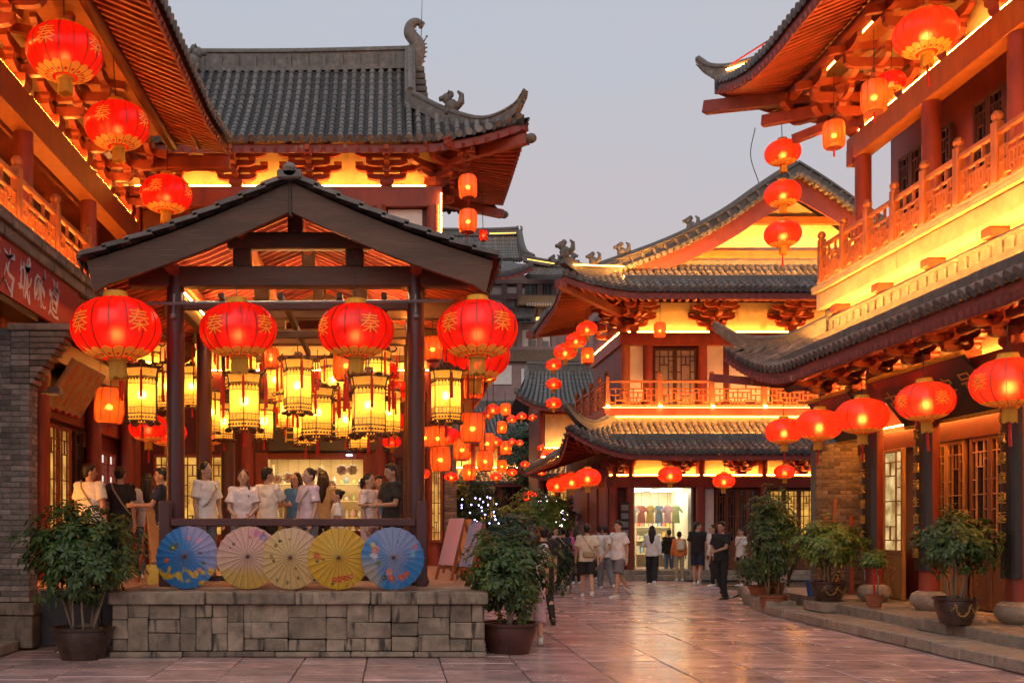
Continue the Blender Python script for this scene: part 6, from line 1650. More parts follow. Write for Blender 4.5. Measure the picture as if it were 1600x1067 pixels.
o = shrub(V(7.95, 21.4, .2), .22, .28, (1.55, .42, .42, .45), 'flowering shrub with orange blossoms behind the tall dark shrub', 27, m=M_LEAFY, n=260, ll=.12, stems=4, potm=M_TERR)
P, D = crown_points(40, (0, 0, 1.72), .40, .40, .35, 5); foliage('blossoms', P, D, leaf_mat('orange_blossom', (.55, .22, .02), (.7, .38, .05)), o, 6, .07, 5)
shrub(V(7.5, 21.0, .24), .22, .20, (.55, .45, .45, .30), 'low leafy shrub on the kerb beyond the steps', 28, n=220, ll=.12, stems=5, potm=M_TERR)
# clipped hedge and trees down the side street
def tree(loc, h, cr, label, seed, n=420, ll=.22, m=None):
    o = empty('street_tree', loc, 0, label, 'tree', 'trees in the side street')
    MB().tube([V(0, 0, 0), V(.04, 0, h * .35), V(-.03, .03, h * .7)], [.12, .09, .05], 8).build('trunk', M_BARK, o, smooth='all')
    rg = random.Random(seed)
    for i in range(5): a = rg.uniform(0, 6.28); MB().tube([V(0, 0, h * .5), V(math.cos(a) * cr[0] * .3, math.sin(a) * cr[0] * .3, h * .7), V(math.cos(a) * cr[0] * .6, math.sin(a) * cr[0] * .6, h * .85)], [.05, .035, .015], 6).build('limb', M_BARK, o, smooth='all')
    P, D = crown_points(n, (0, 0, h * .75), *cr, seed); foliage('crown', P, D, m or M_LEAFF, o, 6, ll, seed); return o
tree((3.0, 27.5, 0), 1.9, (1.0, .8, .7), 'rounded dark tree right of the brick pier in the side street', 31, 420, .2)
tree((4.6, 33, 0), 2.6, (1.1, .9, .8), 'lit bushy tree hung with fairy lights in the middle of the side street', 32, 460, .2, M_LEAFY)
tree((5.6, 37, 0), 2.6, (1.0, .9, .8), 'dark tree in front of the garden wall left of the corner hall', 33, 400, .22)
tree((2.6, 36, 0), 3.4, (1.1, 1.1, 1.0), 'taller green tree at the left of the side street', 34, 420, .25)
tree((7.4, 55, 0), 7.5, (1.8, 1.8, 2.0), 'tall tree beyond the dark tiled hall', 35, 420, .4)
HG = empty('hedge', (3.0, 25.2, 0), 0, 'dark clipped hedge behind the corner shrub at the platform', 'hedge')
P, D = crown_points(900, (0, 0, .75), 1.7, .6, .8, 36, .55, .2); foliage('foliage', P, D, M_LEAFF, HG, 6, .15, 36)
for i in range(9): MB().tube([V(-1.3 + i * .33, 0, 0), V(-1.3 + i * .33 + .05, .05, .8)], [.03, .015], 5).build('stem', M_BARK, HG)
# fairy lights on the street trees
def fairy(c, r, n, m, label, seed):
    o = empty('fairy_lights', c, 0, label, 'fairy lights'); rg = random.Random(seed); mb = MB(); last = None
    wm = MB(); pts = []
    for i in range(n):
        d = V(rg.gauss(0, 1), rg.gauss(0, 1), rg.gauss(0, .6)).normalized(); q = d * r * rg.uniform(.8, 1.08); pts.append(q); mb.ell(q, .018, .018, .018, 6, 4)
    mb.build('bulbs', m, o)
fairy((5.0, 33, 2.0), .6, 30, emat('fairy_white', (1, .9, .7), 7), 'white fairy lights on the lit bushy tree', 3)
fairy((2.0, 26.2, 1.9), .7, 40, emat('fairy_violet', (.45, .40, 1), 14), 'violet fairy lights over the hedge', 4)
fairy((5.4, 36.5, 2.0), .7, 40, emat('fairy_pink', (.8, .5, 1), 12), 'pinkish fairy lights on the dark tree by the garden wall', 5)

# ------------------------------------------------------------------ paper parasols
def paint_mat():
    m = bpy.data.materials.new('painted_oil_paper'); m.use_nodes = True; n = m.node_tree; n.nodes.clear(); L = n.links.new
    out = n.nodes.new('ShaderNodeOutputMaterial'); at_ = n.nodes.new('ShaderNodeAttribute'); at_.attribute_name = 'paint'
    d = n.nodes.new('ShaderNodeBsdfPrincipled'); d.inputs['Roughness'].default_value = .55; t = n.nodes.new('ShaderNodeBsdfTranslucent'); mx = n.nodes.new('ShaderNodeMixShader'); mx.inputs[0].default_value = .3
    nz = n.nodes.new('ShaderNodeTexNoise'); nz.inputs['Scale'].default_value = 25; nz.inputs['Detail'].default_value = 6; tc = n.nodes.new('ShaderNodeTexCoord'); L(tc.outputs['Object'], nz.inputs['Vector'])
    mr = n.nodes.new('ShaderNodeMapRange'); mr.inputs['To Min'].default_value = .78; mr.inputs['To Max'].default_value = 1.12; L(nz.outputs['Fac'], mr.inputs['Value'])
    mm = n.nodes.new('ShaderNodeVectorMath'); mm.operation = 'SCALE'; L(at_.outputs['Color'], mm.inputs[0]); L(mr.outputs[0], mm.inputs['Scale'])
    L(mm.outputs[0], d.inputs['Base Color']); L(mm.outputs[0], t.inputs[0]); L(d.outputs[0], mx.inputs[1]); L(t.outputs[0], mx.inputs[2]); L(mx.outputs[0], out.inputs[0]); return m
M_PAPER = paint_mat()
def parasol(loc, r, label, base, blooms, rz, tilt, seed):
    """canopy opens towards -y; base(u,v) colour over unit disc, blooms = [(x,z,size,colour,petals)]"""
    o = empty('paper_parasol', loc, rz, label, 'parasol', 'paper parasols along the platform edge')
    NR, NA, K = 44, 192, 24; rg = np.random.default_rng(seed); dep = .115
    vs = []; cols = []
    for i in range(NR + 1):
        f = i / NR
        for j in range(NA):
            a = 2 * math.pi * j / NA; q = (j * K / NA) % 1
            rr = r * f * (1 - .022 * math.sin(math.pi * q) ** 1 * f); sag = .010 * math.sin(math.pi * q) * f
            x, z = rr * math.cos(a), rr * math.sin(a); vs.append((x, -dep * (1 - f ** 1.15) + sag, z))
            u, v = x / r, z / r; u += .045 * NZ(u, v, 7, 3); v += .045 * NZ(v, u, 7, 6); c = np.array(base(u, v, rg)) ** 1.3 * 1.05
            for bx, bz, sz, bc, pt in blooms:
                dx, dz = u - bx, v - bz; dd = math.hypot(dx, dz)
                if dd < sz * 1.1:
                    an = math.atan2(dz, dx); k = sz * (.62 + .38 * abs(math.cos(an * pt / 2 + bx * 9)))
                    if dd < k: c = np.array(bc) * (1.0 if dd > k * .35 else .8) if dd > sz * .18 else np.array((.75, .55, .15))
            cols.append((*np.clip(c, 0, 1), 1))
    fs = [(i * NA + j, i * NA + (j + 1) % NA, (i + 1) * NA + (j + 1) % NA, (i + 1) * NA + j) for i in range(NR) for j in range(NA)]
    mb = MB(); mb.add(vs, fs); me = mb.mesh('canopy', M_PAPER, smooth='all')
    ca = me.color_attributes.new('paint', 'FLOAT_COLOR', 'POINT'); ca.data.foreach_set('color', np.array(cols, np.float32).ravel())
    inst('canopy', me, o, rot=(tilt, 0, 0))
    mb = MB()
    for k in range(K):
        a = 2 * math.pi * k / K; mb.tube([V(r * f * math.cos(a), -dep * (1 - f ** 1.15) - .0015, r * f * math.sin(a)) for f in (.03, .25, .5, .75, 1.0)], .0022, 4, False)
    mb.build('ribs', mat('bamboo_rib', (.14, .075, .035), .6, .2, 8), o, rot=(tilt, 0, 0))
    mb = MB(); mb.cyl((0, -dep - .035, 0), (0, -dep + .02, 0), .014, .024, 10); mb.build('head_knob', mat('parasol_knob', (.10, .02, .03), .5, .2, 8), o, smooth=True, rot=(tilt, 0, 0))
    mb = MB(); mb.cyl((0, -dep, 0), (0, .36, 0), .008, .008, 8); mb.cyl((0, .30, 0), (0, .42, 0), .012, .012, 8); mb.build('stick', M_CARP, o, rot=(tilt, 0, 0))
    mb = MB()
    for k in range(K):
        a = 2 * math.pi * k / K; mb.tube([V(.02 * math.cos(a), .10, .02 * math.sin(a)), V(r * .5 * math.cos(a), -dep * (1 - .5 ** 1.15) + .012, r * .5 * math.sin(a))], .002, 3, False)
    mb.build('stretchers', MATS['bamboo_rib'], o, rot=(tilt, 0, 0))
def mixc(a, b, t): t = max(0, min(1, t)); return [x + (y - x) * t for x, y in zip(a, b)]
def sm(a, b, x): t = max(0, min(1, (x - a) / (b - a))); return t * t * (3 - 2 * t)
NZ = lambda u, v, s, o=0: mnoise.noise(Vector((u * s + o, v * s - o, o * 1.3)))
def base_blue1(u, v, rg):
    c = mixc((.05, .27, .60), (.40, .40, .62), sm(.05, .70, u * .8 + v * .5 + .25 * NZ(u, v, 3, 2)))
    c = mixc(c, (.70, .50, .06), sm(.25, .55, NZ(u, v, 4.2, 7) + .50 - abs(v + .55) * 1.7) * sm(-.15, -.4, v)); c = mixc(c, (.03, .20, .50), .8 * sm(.35, .0, math.hypot(u, v))); return c
def base_pink(u, v, rg): return mixc(mixc((.68, .50, .40), (.68, .46, .42), sm(-.3, .6, v)), (.66, .48, .16), sm(.25, -.7, v + .3 * u) * sm(-.2, -.6, v))
def base_cream(u, v, rg): return mixc((.70, .53, .27), (.70, .52, .38), sm(-.1, .8, u * .6 + v * .6))
def base_yellow(u, v, rg): return mixc((.70, .44, .04), (.70, .50, .10), .5 + .5 * NZ(u, v, 2, 4))
def base_blue2(u, v, rg):
    c = mixc((.28, .36, .58), (.06, .28, .60), sm(.1, .7, abs(u - .1) * .9 - v * .55 + .3 * NZ(u, v, 3, 5))); c = mixc(c, (.40, .38, .36), sm(.2, .6, -u) * sm(.3, -.4, v)); return c
RED_, PNK, DRK, GRN = (.62, .09, .03), (.55, .20, .34), (.06, .05, .03), (.10, .16, .05)
PY = [13.30, 13.24, 13.18, 13.12, 13.06]; CXs = [292, 388, 455, 529, 613.5]; CYs = [873, 873, 874, 873, 873]
specs = [
 ('blue and lilac paper parasol with yellow patches nearest the brick pier', base_blue1, [(.05, .58, .09, PNK, 5), (.38, .5, .12, (.50, .30, .52), 6), (-.42, .28, .13, GRN, 5), (-.30, .34, .08, DRK, 4), (-.62, -.12, .09, RED_, 5), (.45, .12, .07, (.16, .10, .22), 4), (.42, -.42, .10, (.60, .25, .18), 5), (.30, -.55, .12, (.65, .40, .10), 5), (-.2, -.6, .12, (.70, .5, .06), 5), (.55, -.22, .06, GRN, 4)]),
 ('pale pink paper parasol second from the brick pier', base_pink, [(.30, .75, .14, PNK, 6), (.48, .62, .14, (.30, .22, .42), 6), (.12, .80, .10, (.62, .30, .40), 5), (.05, .62, .06, RED_, 5), (-.45, .40, .05, DRK, 3), (-.55, .32, .04, DRK, 3)]),
 ('cream paper parasol with sprig painting in the middle of the row', base_cream, [(-.35, .55, .07, DRK, 3), (-.48, .40, .06, (.25, .12, .05), 3), (-.62, .02, .08, (.30, .14, .06), 4), (-.55, -.10, .05, DRK, 3), (.18, -.35, .05, DRK, 3), (.25, -.62, .07, (.22, .12, .05), 4), (-.10, -.78, .07, GRN, 4), (-.45, -.72, .06, GRN, 4), (-.05, .6, .05, (.4, .2, .1), 3)]),
 ('deep yellow paper parasol with red flower sprays', base_yellow, [(-.70, .10, .12, RED_, 6), (-.60, .0, .09, (.70, .16, .05), 5), (-.68, -.12, .05, DRK, 3), (-.48, -.05, .04, DRK, 3), (-.12, -.68, .10, RED_, 6), (.06, -.66, .12, (.66, .10, .04), 6), (.24, -.62, .11, RED_, 6), (.40, -.58, .09, (.62, .10, .06), 5), (-.20, -.80, .05, GRN, 3), (.30, -.84, .05, GRN, 3)]),
 ('blue grey paper parasol with bouquets nearest the right railing post', base_blue2, [(-.55, .28, .14, (.58, .18, .16), 6), (-.62, .42, .09, (.55, .40, .10), 5), (-.58, .05, .13, (.55, .48, .60), 6), (-.45, -.16, .09, GRN, 4), (-.12, -.48, .12, (.62, .22, .18), 6), (-.05, -.65, .11, RED_, 6), (.25, -.60, .12, (.66, .12, .06), 6), (.42, -.50, .11, RED_, 6), (-.28, -.62, .08, DRK, 4), (.72, .35, .10, (.55, .15, .20), 5), (.62, .12, .09, (.10, .42, .60), 5), (.15, .5, .04, DRK, 3), (.50, -.08, .04, DRK, 3)]),
]
for i, (lb, bs, bl) in enumerate(specs):
    Y = PY[i]; p = at(CXs[i], CYs[i], Y); rr = (50 if i not in (2, 3) else 49) * Y / 1600
    p.z = .835 + rr * math.cos(R(9)) + .004
    parasol(p, rr, lb, bs, bl, R((-4, 3, -2, 2, 4)[i]), R(-9), 40 + i)

# ------------------------------------------------------------------ signs and small street things
TB = empty('tilted_wooden_sign', (-5.78, 17.85, 3.63), R(90), 'brown wooden signboard with orange writing tilted over the left shop door', 'sign')
tb = MB().cbox(-.95, .95, -.03, .03, 0, .94, .012).build('board', mat('bronze_board', (.50, .29, .15), .45, .35, 3), TB, rot=(R(32), 0, 0))
M_ORT = mat('orange_brush_paint', (.85, .24, .03), .6, .2, 8)
for i in range(4):
    for j in range(4): write(tb, '茶酒山水人家春秋风月花雪诗书画香'[i * 4 + j], .20, (-.62 + i * .41, -.034, .78 - j * .19), (R(90), 0, 0), M_ORT, extr=.002)
for k in range(5): MB().ell((-.8 + k * .35, -.05, .02), .05, .04, .035, 8, 6).build('carved_rosette', M_REDT, tb)
for x in (-.6, .6): MB().cyl((x, .02, .6), (x, .35, .9), .014, .014, 6).build('hanger', M_IRON, TB)
fl = empty('floodlight', (-4.85, 14.45, 3.55), R(90), 'small grey floodlight on the brick pier below the corbels', 'floodlight')
MB().cbox(-.10, .10, -.16, .02, -.06, .06, .02).build('housing', M_IRON, fl); MB().cyl((0, .02, 0), (0, .12, -.02), .02, .02, 8).build('bracket', M_IRON, fl)

def easel(loc, rz, label, pm, h=1.05, w=.5, lean=16):
    o = empty('folding_easel', loc, rz, label, 'easel')
    t = R(lean); tp = V(0, math.sin(t) * h, math.cos(t) * h)
    for sx in (-1, 1):
        MB().bar(V(sx * w / 2, 0, 0), V(sx * w * .38, tp.y, tp.z), .035, .035).build('front_leg', M_ORWOOD, o)
        MB().bar(V(sx * w * .42, tp.y * 2.0, 0), V(sx * w * .38, tp.y, tp.z * .98), .03, .03).build('rear_leg', M_ORWOOD, o)
    MB().bar(V(-w * .47, tp.y * .25, tp.z * .25), V(w * .47, tp.y * .25, tp.z * .25), .03, .03).build('ledge', M_ORWOOD, o)
    mb = MB(); mb.cbox(-w * .46, w * .46, -.035, -.02, h * .28, h * 1.0, .006); mb.build('panel', pm, o, rot=(-t, 0, 0))
easel((.72, 15.1, .80), R(-62), 'folding easel with pink panel right of the pavilion railing', mat('pink_panel', (.62, .28, .34), .6, .3, 3, col2=(.5, .35, .5)), 1.0, .45)
easel((.98, 14.75, .80), R(-70), 'folding easel with blue panel at the platform edge over the street', mat('blue_panel', (.12, .22, .45), .6, .4, 3, col2=(.45, .30, .45)), .95, .45)
easel((1.0, 17.2, .80), R(-40), 'orange wooden easel further back on the terrace by the hedge', mat('ochre_panel', (.55, .25, .08), .6, .3, 3), 1.0, .45)
easel((-3.35, 15.2, .80), R(35), 'orange wooden easel left of the pavilion railing', mat('ochre_panel', (.55, .25, .08), .6, .3, 3), 1.15, .5)
pf = empty('yellow_painted_panel', (-3.2, 14.35, .80), R(20), 'low yellow painted panel leaning at the left end of the railing', 'panel')
MB().cbox(-.24, .24, -.012, .012, 0, .34, .004).build('board', mat('yellow_print', (.70, .48, .08), .6, .2, 5, grime=((.10, .08, .03), 14, .62, (1, 1, 1))), pf, rot=(R(-25), 0, 0)); MB().bar(V(0, .1, .28), V(0, .3, 0), .02, .02).build('prop', M_CARP, pf)
hs = empty('garden_hose', GP(1127, 934), 0, 'dark hose snaking from the man in black to the kerb', 'hose')
q0 = GP(1127, 934); q1 = GP(1150, 932); q2 = GP(1168, 918, .1); q3 = V(7.6, 24.0, .26)
MB().tube(curve_pts([V(0, 0, .85), V(.06, -.1, .3), V(.15, -.05, .02), q1 - q0 + V(0, 0, .02), q2 - q0, q3 - q0], 40), .022, 8).build('tube', mat('black_rubber', (.02, .02, .022), .5, .2, 5), hs, smooth='all')
for i, (x, h_, tl, lb) in enumerate(((8.55, 1.9, .10, 'tall wooden plank leaning on the brick end wall'), (8.70, 1.6, -.12, 'shorter wooden plank leaning on the brick end wall'), (8.95, 1.55, .05, 'red brown pole leaning beside the glazed shop door'))):
    o = empty('leaning_plank', (x, 20.0, .32), 0, lb, 'plank'); MB().cbox(-.035, .035, -.015, .015, 0, h_, .005).build('plank', M_ORWOOD if i < 2 else M_RED, o, rot=(R(-8), tl, 0))
wp = empty('white_panel_stack', (8.05, 21.9, .22), R(-8), 'white boards stacked upright behind the tall dark shrub', 'boards')
for k in range(3): MB().cbox(-.35, .35, k * .05, k * .05 + .03, 0, 1.25 - k * .1, .004).build('board', M_WHITE, wp)
tp_ = empty('timber_trestle', (8.55, 23.0, .22), 0, 'dark timber A-frame trestle behind the shrubs', 'trestle')
for a, b in ((V(-.35, 0, 0), V(-.15, 0, 2.3)), (V(1.0, 0, 1.0), V(1.45, 0, 2.4)), (V(.2, .1, 0), V(1.3, .1, 2.3))): MB().bar(a, b, .09, .09).build('strut', M_DWOOD, tp_)
bk_ = empty('blue_bucket', (7.95, 19.4, .33), 0, 'blue plastic bucket between the shrubs on the steps', 'bucket')
MB().lathe([(.10, 0), (.14, .28), (.15, .30), (.13, .30), (.10, .02), (.001, .02)], 18).build('bucket', mat('blue_plastic', (.03, .12, .40), .4, .1, 4), bk_, smooth=True); MB().tube([V(.14 * math.cos(a), 0, .28 + .12 * math.sin(a)) for a in [math.pi * i / 10 for i in range(11)]], .006, 5).build('handle', M_IRON, bk_)
bg_ = empty('paper_bag', GP(767, 1012), R(20), 'small red and white paper bag beside the maroon pot', 'bag')
mb = MB(); mb.prism([(-.08, 0), (.08, 0), (.09, .24), (-.07, .22)], .07); mb.build('bag', mat('bag_red', (.45, .10, .08), .7, .3, 5, col2=(.6, .4, .35)), bg_); MB().tube([V(-.03, -.03, .22), V(0, -.03, .30), V(.03, -.03, .22)], .004, 4).build('handle', M_REDT, bg_)
# overhead wires by the right roof corner
wr = empty('slack_wire', at(1180, 200, 22.3), 0, 'thin slack wire hanging from the right roof corner', 'wire')
MB().tube(curve_pts([V(0, 0, 0), V(-.10, 0, -.6), V(.08, 0, -1.2)], 14), .010, 5).build('wire', M_WIRE, wr)
# ------------------------------------------------------------------ people
SKIN = [mat('skin_a', (.50, .29, .19), .55, .08, 4), mat('skin_b', (.42, .235, .15), .55, .08, 4)]
HAIR = mat('black_hair', (.012, .009, .008), .38, .3, 30, stretch=(1, 1, .1), bump=.3)
def cl(name, c, **k): return mat('cloth_' + name, c, .85, .16, 5, bump=1.0, bscale=11, **k)
FAB = dict(white=cl('white', (.72, .68, .66)), lilac=cl('lilac', (.58, .44, .50)), pinkw=cl('pinkw', (.68, .54, .52)), cream=cl('cream', (.66, .58, .46)), black=cl('black', (.018, .018, .020)), navy=cl('navy', (.025, .030, .060)), grey=cl('grey', (.16, .16, .18)),
           beige=cl('beige', (.36, .28, .17)), pink=cl('pink', (.60, .12, .28)), dusky=cl('dusky', (.50, .34, .36)), orange=cl('orange', (.65, .20, .05)), red=cl('red', (.45, .03, .03)), denim=cl('denim', (.10, .17, .30)), blue=cl('blue', (.06, .20, .45)))
SHOE = dict(white=mat('shoe_white', (.70, .68, .65), .6, .1, 6), black=mat('shoe_black', (.02, .02, .02), .5, .2, 6))
LIP = mat('lip', (.35, .10, .08), .5, .1, 5); EYE = mat('eye', (.015, .010, .008), .2, .1, 5)
JOBS = []
def capsule(mb, a, b, r0, r1, n=10):
    a = Vector(a); b = Vector(b); t = (b - a).normalized(); pts = []; rr = []
    for k in range(4): an = R(-80 + k * 26.6); pts.append(a + t * (r0 * math.sin(an))); rr.append(r0 * math.cos(an))
    for k in range(4): an = R(0 + k * 26.6); pts.append(b + t * (r1 * math.sin(an))); rr.append(r1 * math.cos(an))
    mb.tube(pts, rr, n)
def cone(mb, a, b, r0, r1, n=12, sub=3):
    a = Vector(a); b = Vector(b); mb.tube([a.lerp(b, k / sub) for k in range(sub + 1)], [lerp(r0, r1, k / sub) for k in range(sub + 1)], n)
def loft(mb, rings, n=16):
    vs = []; m = len(rings)
    for z, rx, ry, cx, cy in rings:
        for i in range(n): a = 2 * math.pi * i / n; vs.append((cx + rx * math.cos(a), cy + ry * math.sin(a), z))
    fs = [(k * n + i, k * n + (i + 1) % n, (k + 1) * n + (i + 1) % n, (k + 1) * n + i) for k in range(m - 1) for i in range(n)] + [tuple(range(n - 1, -1, -1)), tuple(range((m - 1) * n, m * n))]
    mb.add(vs, fs)
def job(mb, name, m, parent, vox, sm_=3, self_=None):
    me = mb.mesh(name + '_raw', m); o = bpy.data.objects.new('tmp_' + name, me); COL.objects.link(o)
    md = o.modifiers.new('r', 'REMESH'); md.mode = 'VOXEL'; md.voxel_size = vox; md.use_smooth_shade = True
    s2 = o.modifiers.new('s', 'SMOOTH'); s2.factor = .5; s2.iterations = sm_
    JOBS.append((o, name, m, parent, self_))

def person(loc, rz, h, label, top='white', bot='black', sleeve='short', legs='long', hair='short', stride=0.0, arms=None, shoe='white', head=0.0, vox=.012, lean=0.0, skin=0, bag=None, wide=0.0, back=None, group='people', nod=0.0, female=False, topm=None):
    """faces -y at rz = 0; arms = ((swing, out, bend, inward) left, right)"""
    H = h / 1.70; sk = SKIN[skin]
    root = bpy.data.objects.new('person', None); COL.objects.link(root); root.location = loc; root.rotation_euler = (0, 0, rz); root.scale = (H, H, H); tag(root, label, 'person', group)
    sw = .165 if female else .185; hipw = .092
    arms = arms or ((4, 7, 12, 0), (-3, 7, 10, 0))
    yl = lambda z: -math.sin(R(lean)) * (z - .92)
    J = {}
    for s, nm, ar in ((1, 'L', arms[0]), (-1, 'R', arms[1])):
        a, o_, b, inw = ar; S0 = V(s * sw, yl(1.385), 1.385); d1 = V(s * math.sin(R(o_)), -math.sin(R(a)) * math.cos(R(o_)), -math.cos(R(a)) * math.cos(R(o_))).normalized(); E = S0 + d1 * .285
        d2 = V(s * math.sin(R(o_)) * .4 - s * math.sin(R(inw)), -math.sin(R(a + b)), -math.cos(R(a + b))).normalized(); Wp = E + d2 * .245; J['S' + nm], J['E' + nm], J['W' + nm], J['D' + nm] = S0, E, Wp, d2
    ang = math.degrees(math.asin(min(.9, stride / .85))) if stride else 0
    low = 9
    for s, nm, a, kb in ((1, 'L', ang, 6 if stride else 1), (-1, 'R', -ang, 26 if stride else 1)):
        Hp = V(s * hipw, 0, .92); K = Hp + V(s * .008, -math.sin(R(a)), -math.cos(R(a))) * .43; A = K + V(0, -math.sin(R(a - kb)), -math.cos(R(a - kb))) * .415
        J['H' + nm], J['K' + nm], J['A' + nm] = Hp, K, A; low = min(low, A.z - (0 if kb < 20 else .0))
    drop = V(0, 0, .075 - min(J['AL'].z, J['AR'].z))
    for k in list(J):
        if k[0] != 'D': J[k] = J[k] + drop
    dz = drop.z
    Mh = Matrix.Translation(V(0, yl(1.5), 1.46 + dz)) @ Matrix.Rotation(R(head), 4, 'Z') @ Matrix.Rotation(R(nod), 4, 'X') @ Matrix.Translation(V(0, 0, -1.46))
    hd = lambda x, y, z: Mh @ V(x, y, z)
    # body: one continuous skin
    mb = MB()
    f = .92 if female else 1.0
    loft(mb, [(.86 + dz, .15, .10, 0, 0), (.95 + dz, .165, .112, 0, 0), (1.06 + dz, .135 * f, .095, 0, yl(1.06)), (1.20 + dz, .152 * f, .104, 0, yl(1.2)), (1.33 + dz, .165 * f, .10, 0, yl(1.33)), (1.40 + dz, .13 * f, .08, 0, yl(1.4)), (1.44 + dz, .06, .055, 0, yl(1.44))])
    capsule(mb, V(0, yl(1.40) + .012, 1.40 + dz), hd(0, .01, 1.53), .054, .050)
    mb.ell(hd(0, 0, 1.585), .074, .092, .112, 14, 10, Mh.to_3x3()); mb.ell(hd(0, -.028, 1.515), .054, .060, .060, 12, 8, Mh.to_3x3())
    capsule(mb, hd(0, -.088, 1.585), hd(0, -.104, 1.553), .010, .015, 8)
    for s in (1, -1): mb.ell(hd(s * .077, .008, 1.565), .012, .022, .034, 8, 6, Mh.to_3x3())
    mb.ell(hd(0, -.083, 1.522), .022, .012, .010, 8, 5, Mh.to_3x3())
    for s, nm in ((1, 'L'), (-1, 'R')):
        capsule(mb, J['S' + nm], J['E' + nm], .048 * f, .038 * f); capsule(mb, J['E' + nm], J['W' + nm], .037 * f, .026 * f)
        D = J['D' + nm]; Wp = J['W' + nm]; pn = D.cross(V(0, 1, 0)); pn = V(-s, 0, 0) if pn.length < .2 else V(-s * .9, -.2, 0); pn = (pn - D * pn.dot(D)).normalized(); sd = D.cross(pn).normalized()
        if sd.y > 0: sd = -sd
        pc = Wp + D * .05; capsule(mb, Wp, Wp + D * .075, .027, .030, 8)
        for i in range(4):
            o2 = (i - 1.5) * .019; L1 = (.036, .042, .040, .030)[i]; p0 = Wp + D * .085 - sd * o2; d1 = (D + pn * .25).normalized(); d2 = (D + pn * .75).normalized(); p1 = p0 + d1 * L1; p2 = p1 + d2 * L1 * .85
            capsule(mb, p0 - D * .02, p1, .0098, .0088, 6); capsule(mb, p1, p2, .0088, .0075, 6)
        t0 = Wp + D * .03 + sd * .026; t1 = t0 + (D * .6 + sd * .7 + pn * .3).normalized() * .042; capsule(mb, t0, t1, .013, .0105, 6); capsule(mb, t1, t1 + (D + pn * .5).normalized() * .028, .0105, .0085, 6)
        capsule(mb, J['H' + nm], J['K' + nm], .082, .054); capsule(mb, J['K' + nm], J['K' + nm].lerp(J['A' + nm], .4) + V(0, .015, 0), .052, .054); capsule(mb, J['K' + nm].lerp(J['A' + nm], .4) + V(0, .015, 0), J['A' + nm], .053, .034)
        a2 = J['A' + nm]; capsule(mb, a2 + V(0, .03, -.035), a2 + V(0, -.12, -.045), .032, .028, 8)
    job(mb, 'body', sk, root, vox, 2)
    # face
    for s in (1, -1):
        e = MB(); e.ell(hd(s * .030, -.0865, 1.583), .0125, .006, .0065, 8, 6, Mh.to_3x3()); e.ell(hd(s * .031, -.088, 1.606), .017, .005, .0035, 8, 5, Mh.to_3x3()); e.build('eye', EYE, root)
    e = MB(); e.ell(hd(0, -.0925, 1.519), .022, .006, .006, 8, 5, Mh.to_3x3()); e.build('mouth', LIP, root)
    # hair
    hb = MB(); r3 = Mh.to_3x3()
    hb.ell(hd(0, .020, 1.612), .084, .096, .098, 14, 10, r3)
    if hair == 'short': hb.ell(hd(0, .05, 1.565), .074, .058, .075, 12, 8, r3); hb.ell(hd(0, -.045, 1.665), .060, .045, .030, 10, 6, r3)
    elif hair == 'long':
        hb.ell(hd(0, .045, 1.55), .086, .062, .12, 12, 8, r3); hb.tube([hd(0, .06, 1.58), hd(0, .085, 1.45), hd(0, .095, 1.28), hd(0, .09, 1.14)], [.085, .082, .072, .03], 12)
        for s in (1, -1): hb.tube([hd(s * .072, -.01, 1.60), hd(s * .085, .02, 1.48), hd(s * .075, .06, 1.36)], [.025, .026, .012], 8)
    elif hair == 'pony':
        hb.ell(hd(0, .045, 1.575), .076, .060, .075, 12, 8, r3); hb.tube([hd(0, .10, 1.62), hd(0, .14, 1.60), hd(0, .145, 1.50), hd(0, .12, 1.38)], [.025, .034, .032, .012], 8)
    elif hair == 'low':
        hb.ell(hd(0, .045, 1.565), .080, .062, .085, 12, 8, r3); hb.tube([hd(.0, .08, 1.52), hd(.03, .085, 1.44), hd(.06, .05, 1.38)], [.035, .034, .02], 8)
        hb.tube([hd(.075, .0, 1.50), hd(.09, -.05, 1.40), hd(.085, -.095, 1.27)], [.02, .022, .010], 8)
    elif hair == 'bun':
        hb.ell(hd(0, .045, 1.575), .077, .060, .075, 12, 8, r3); hb.ell(hd(0, .115, 1.64), .040, .036, .040, 10, 8, r3)
    job(hb, 'hair', HAIR, root, vox * .9, 2)
    # top
    tb_ = MB(); g = .020 + wide * .5
    loft(tb_, [(.84 + dz, .172 + g * .7, .118 + g, 0, 0), (.95 + dz, .168 + g * .7, .114 + g, 0, 0), (1.06 + dz, .146 * f + g, .100 + g, 0, yl(1.06)), (1.20 + dz, .156 * f + g, .106 + g, 0, yl(1.2)), (1.33 + dz, .170 * f + g * .7, .102 + g * .7, 0, yl(1.33)), (1.405 + dz, .135 * f + g * .4, .082 + g * .4, 0, yl(1.4)), (1.435 + dz, .074, .068, 0, yl(1.43))])
    for nm in 'LR':
        if sleeve == 'short': cone(tb_, J['S' + nm].lerp(V(0, yl(1.39), 1.385 + dz), .18), J['S' + nm].lerp(J['E' + nm], .72), .068 + g * .3, .066 + g * .6)
        elif sleeve == 'long': cone(tb_, J['S' + nm].lerp(V(0, yl(1.39), 1.385 + dz), .18), J['E' + nm], .066 + g * .3, .056 + g * .3); cone(tb_, J['E' + nm], J['W' + nm] - J['D' + nm] * .01, .056 + g * .3, .042 + g * .3); capsule(tb_, J['E' + nm] - V(0, 0, .004), J['E' + nm] + V(0, 0, .004), .055 + g * .3, .055 + g * .3)
        else: cone(tb_, J['S' + nm].lerp(V(0, yl(1.39), 1.385 + dz), .3), J['S' + nm].lerp(J['E' + nm], .12), .064, .066)
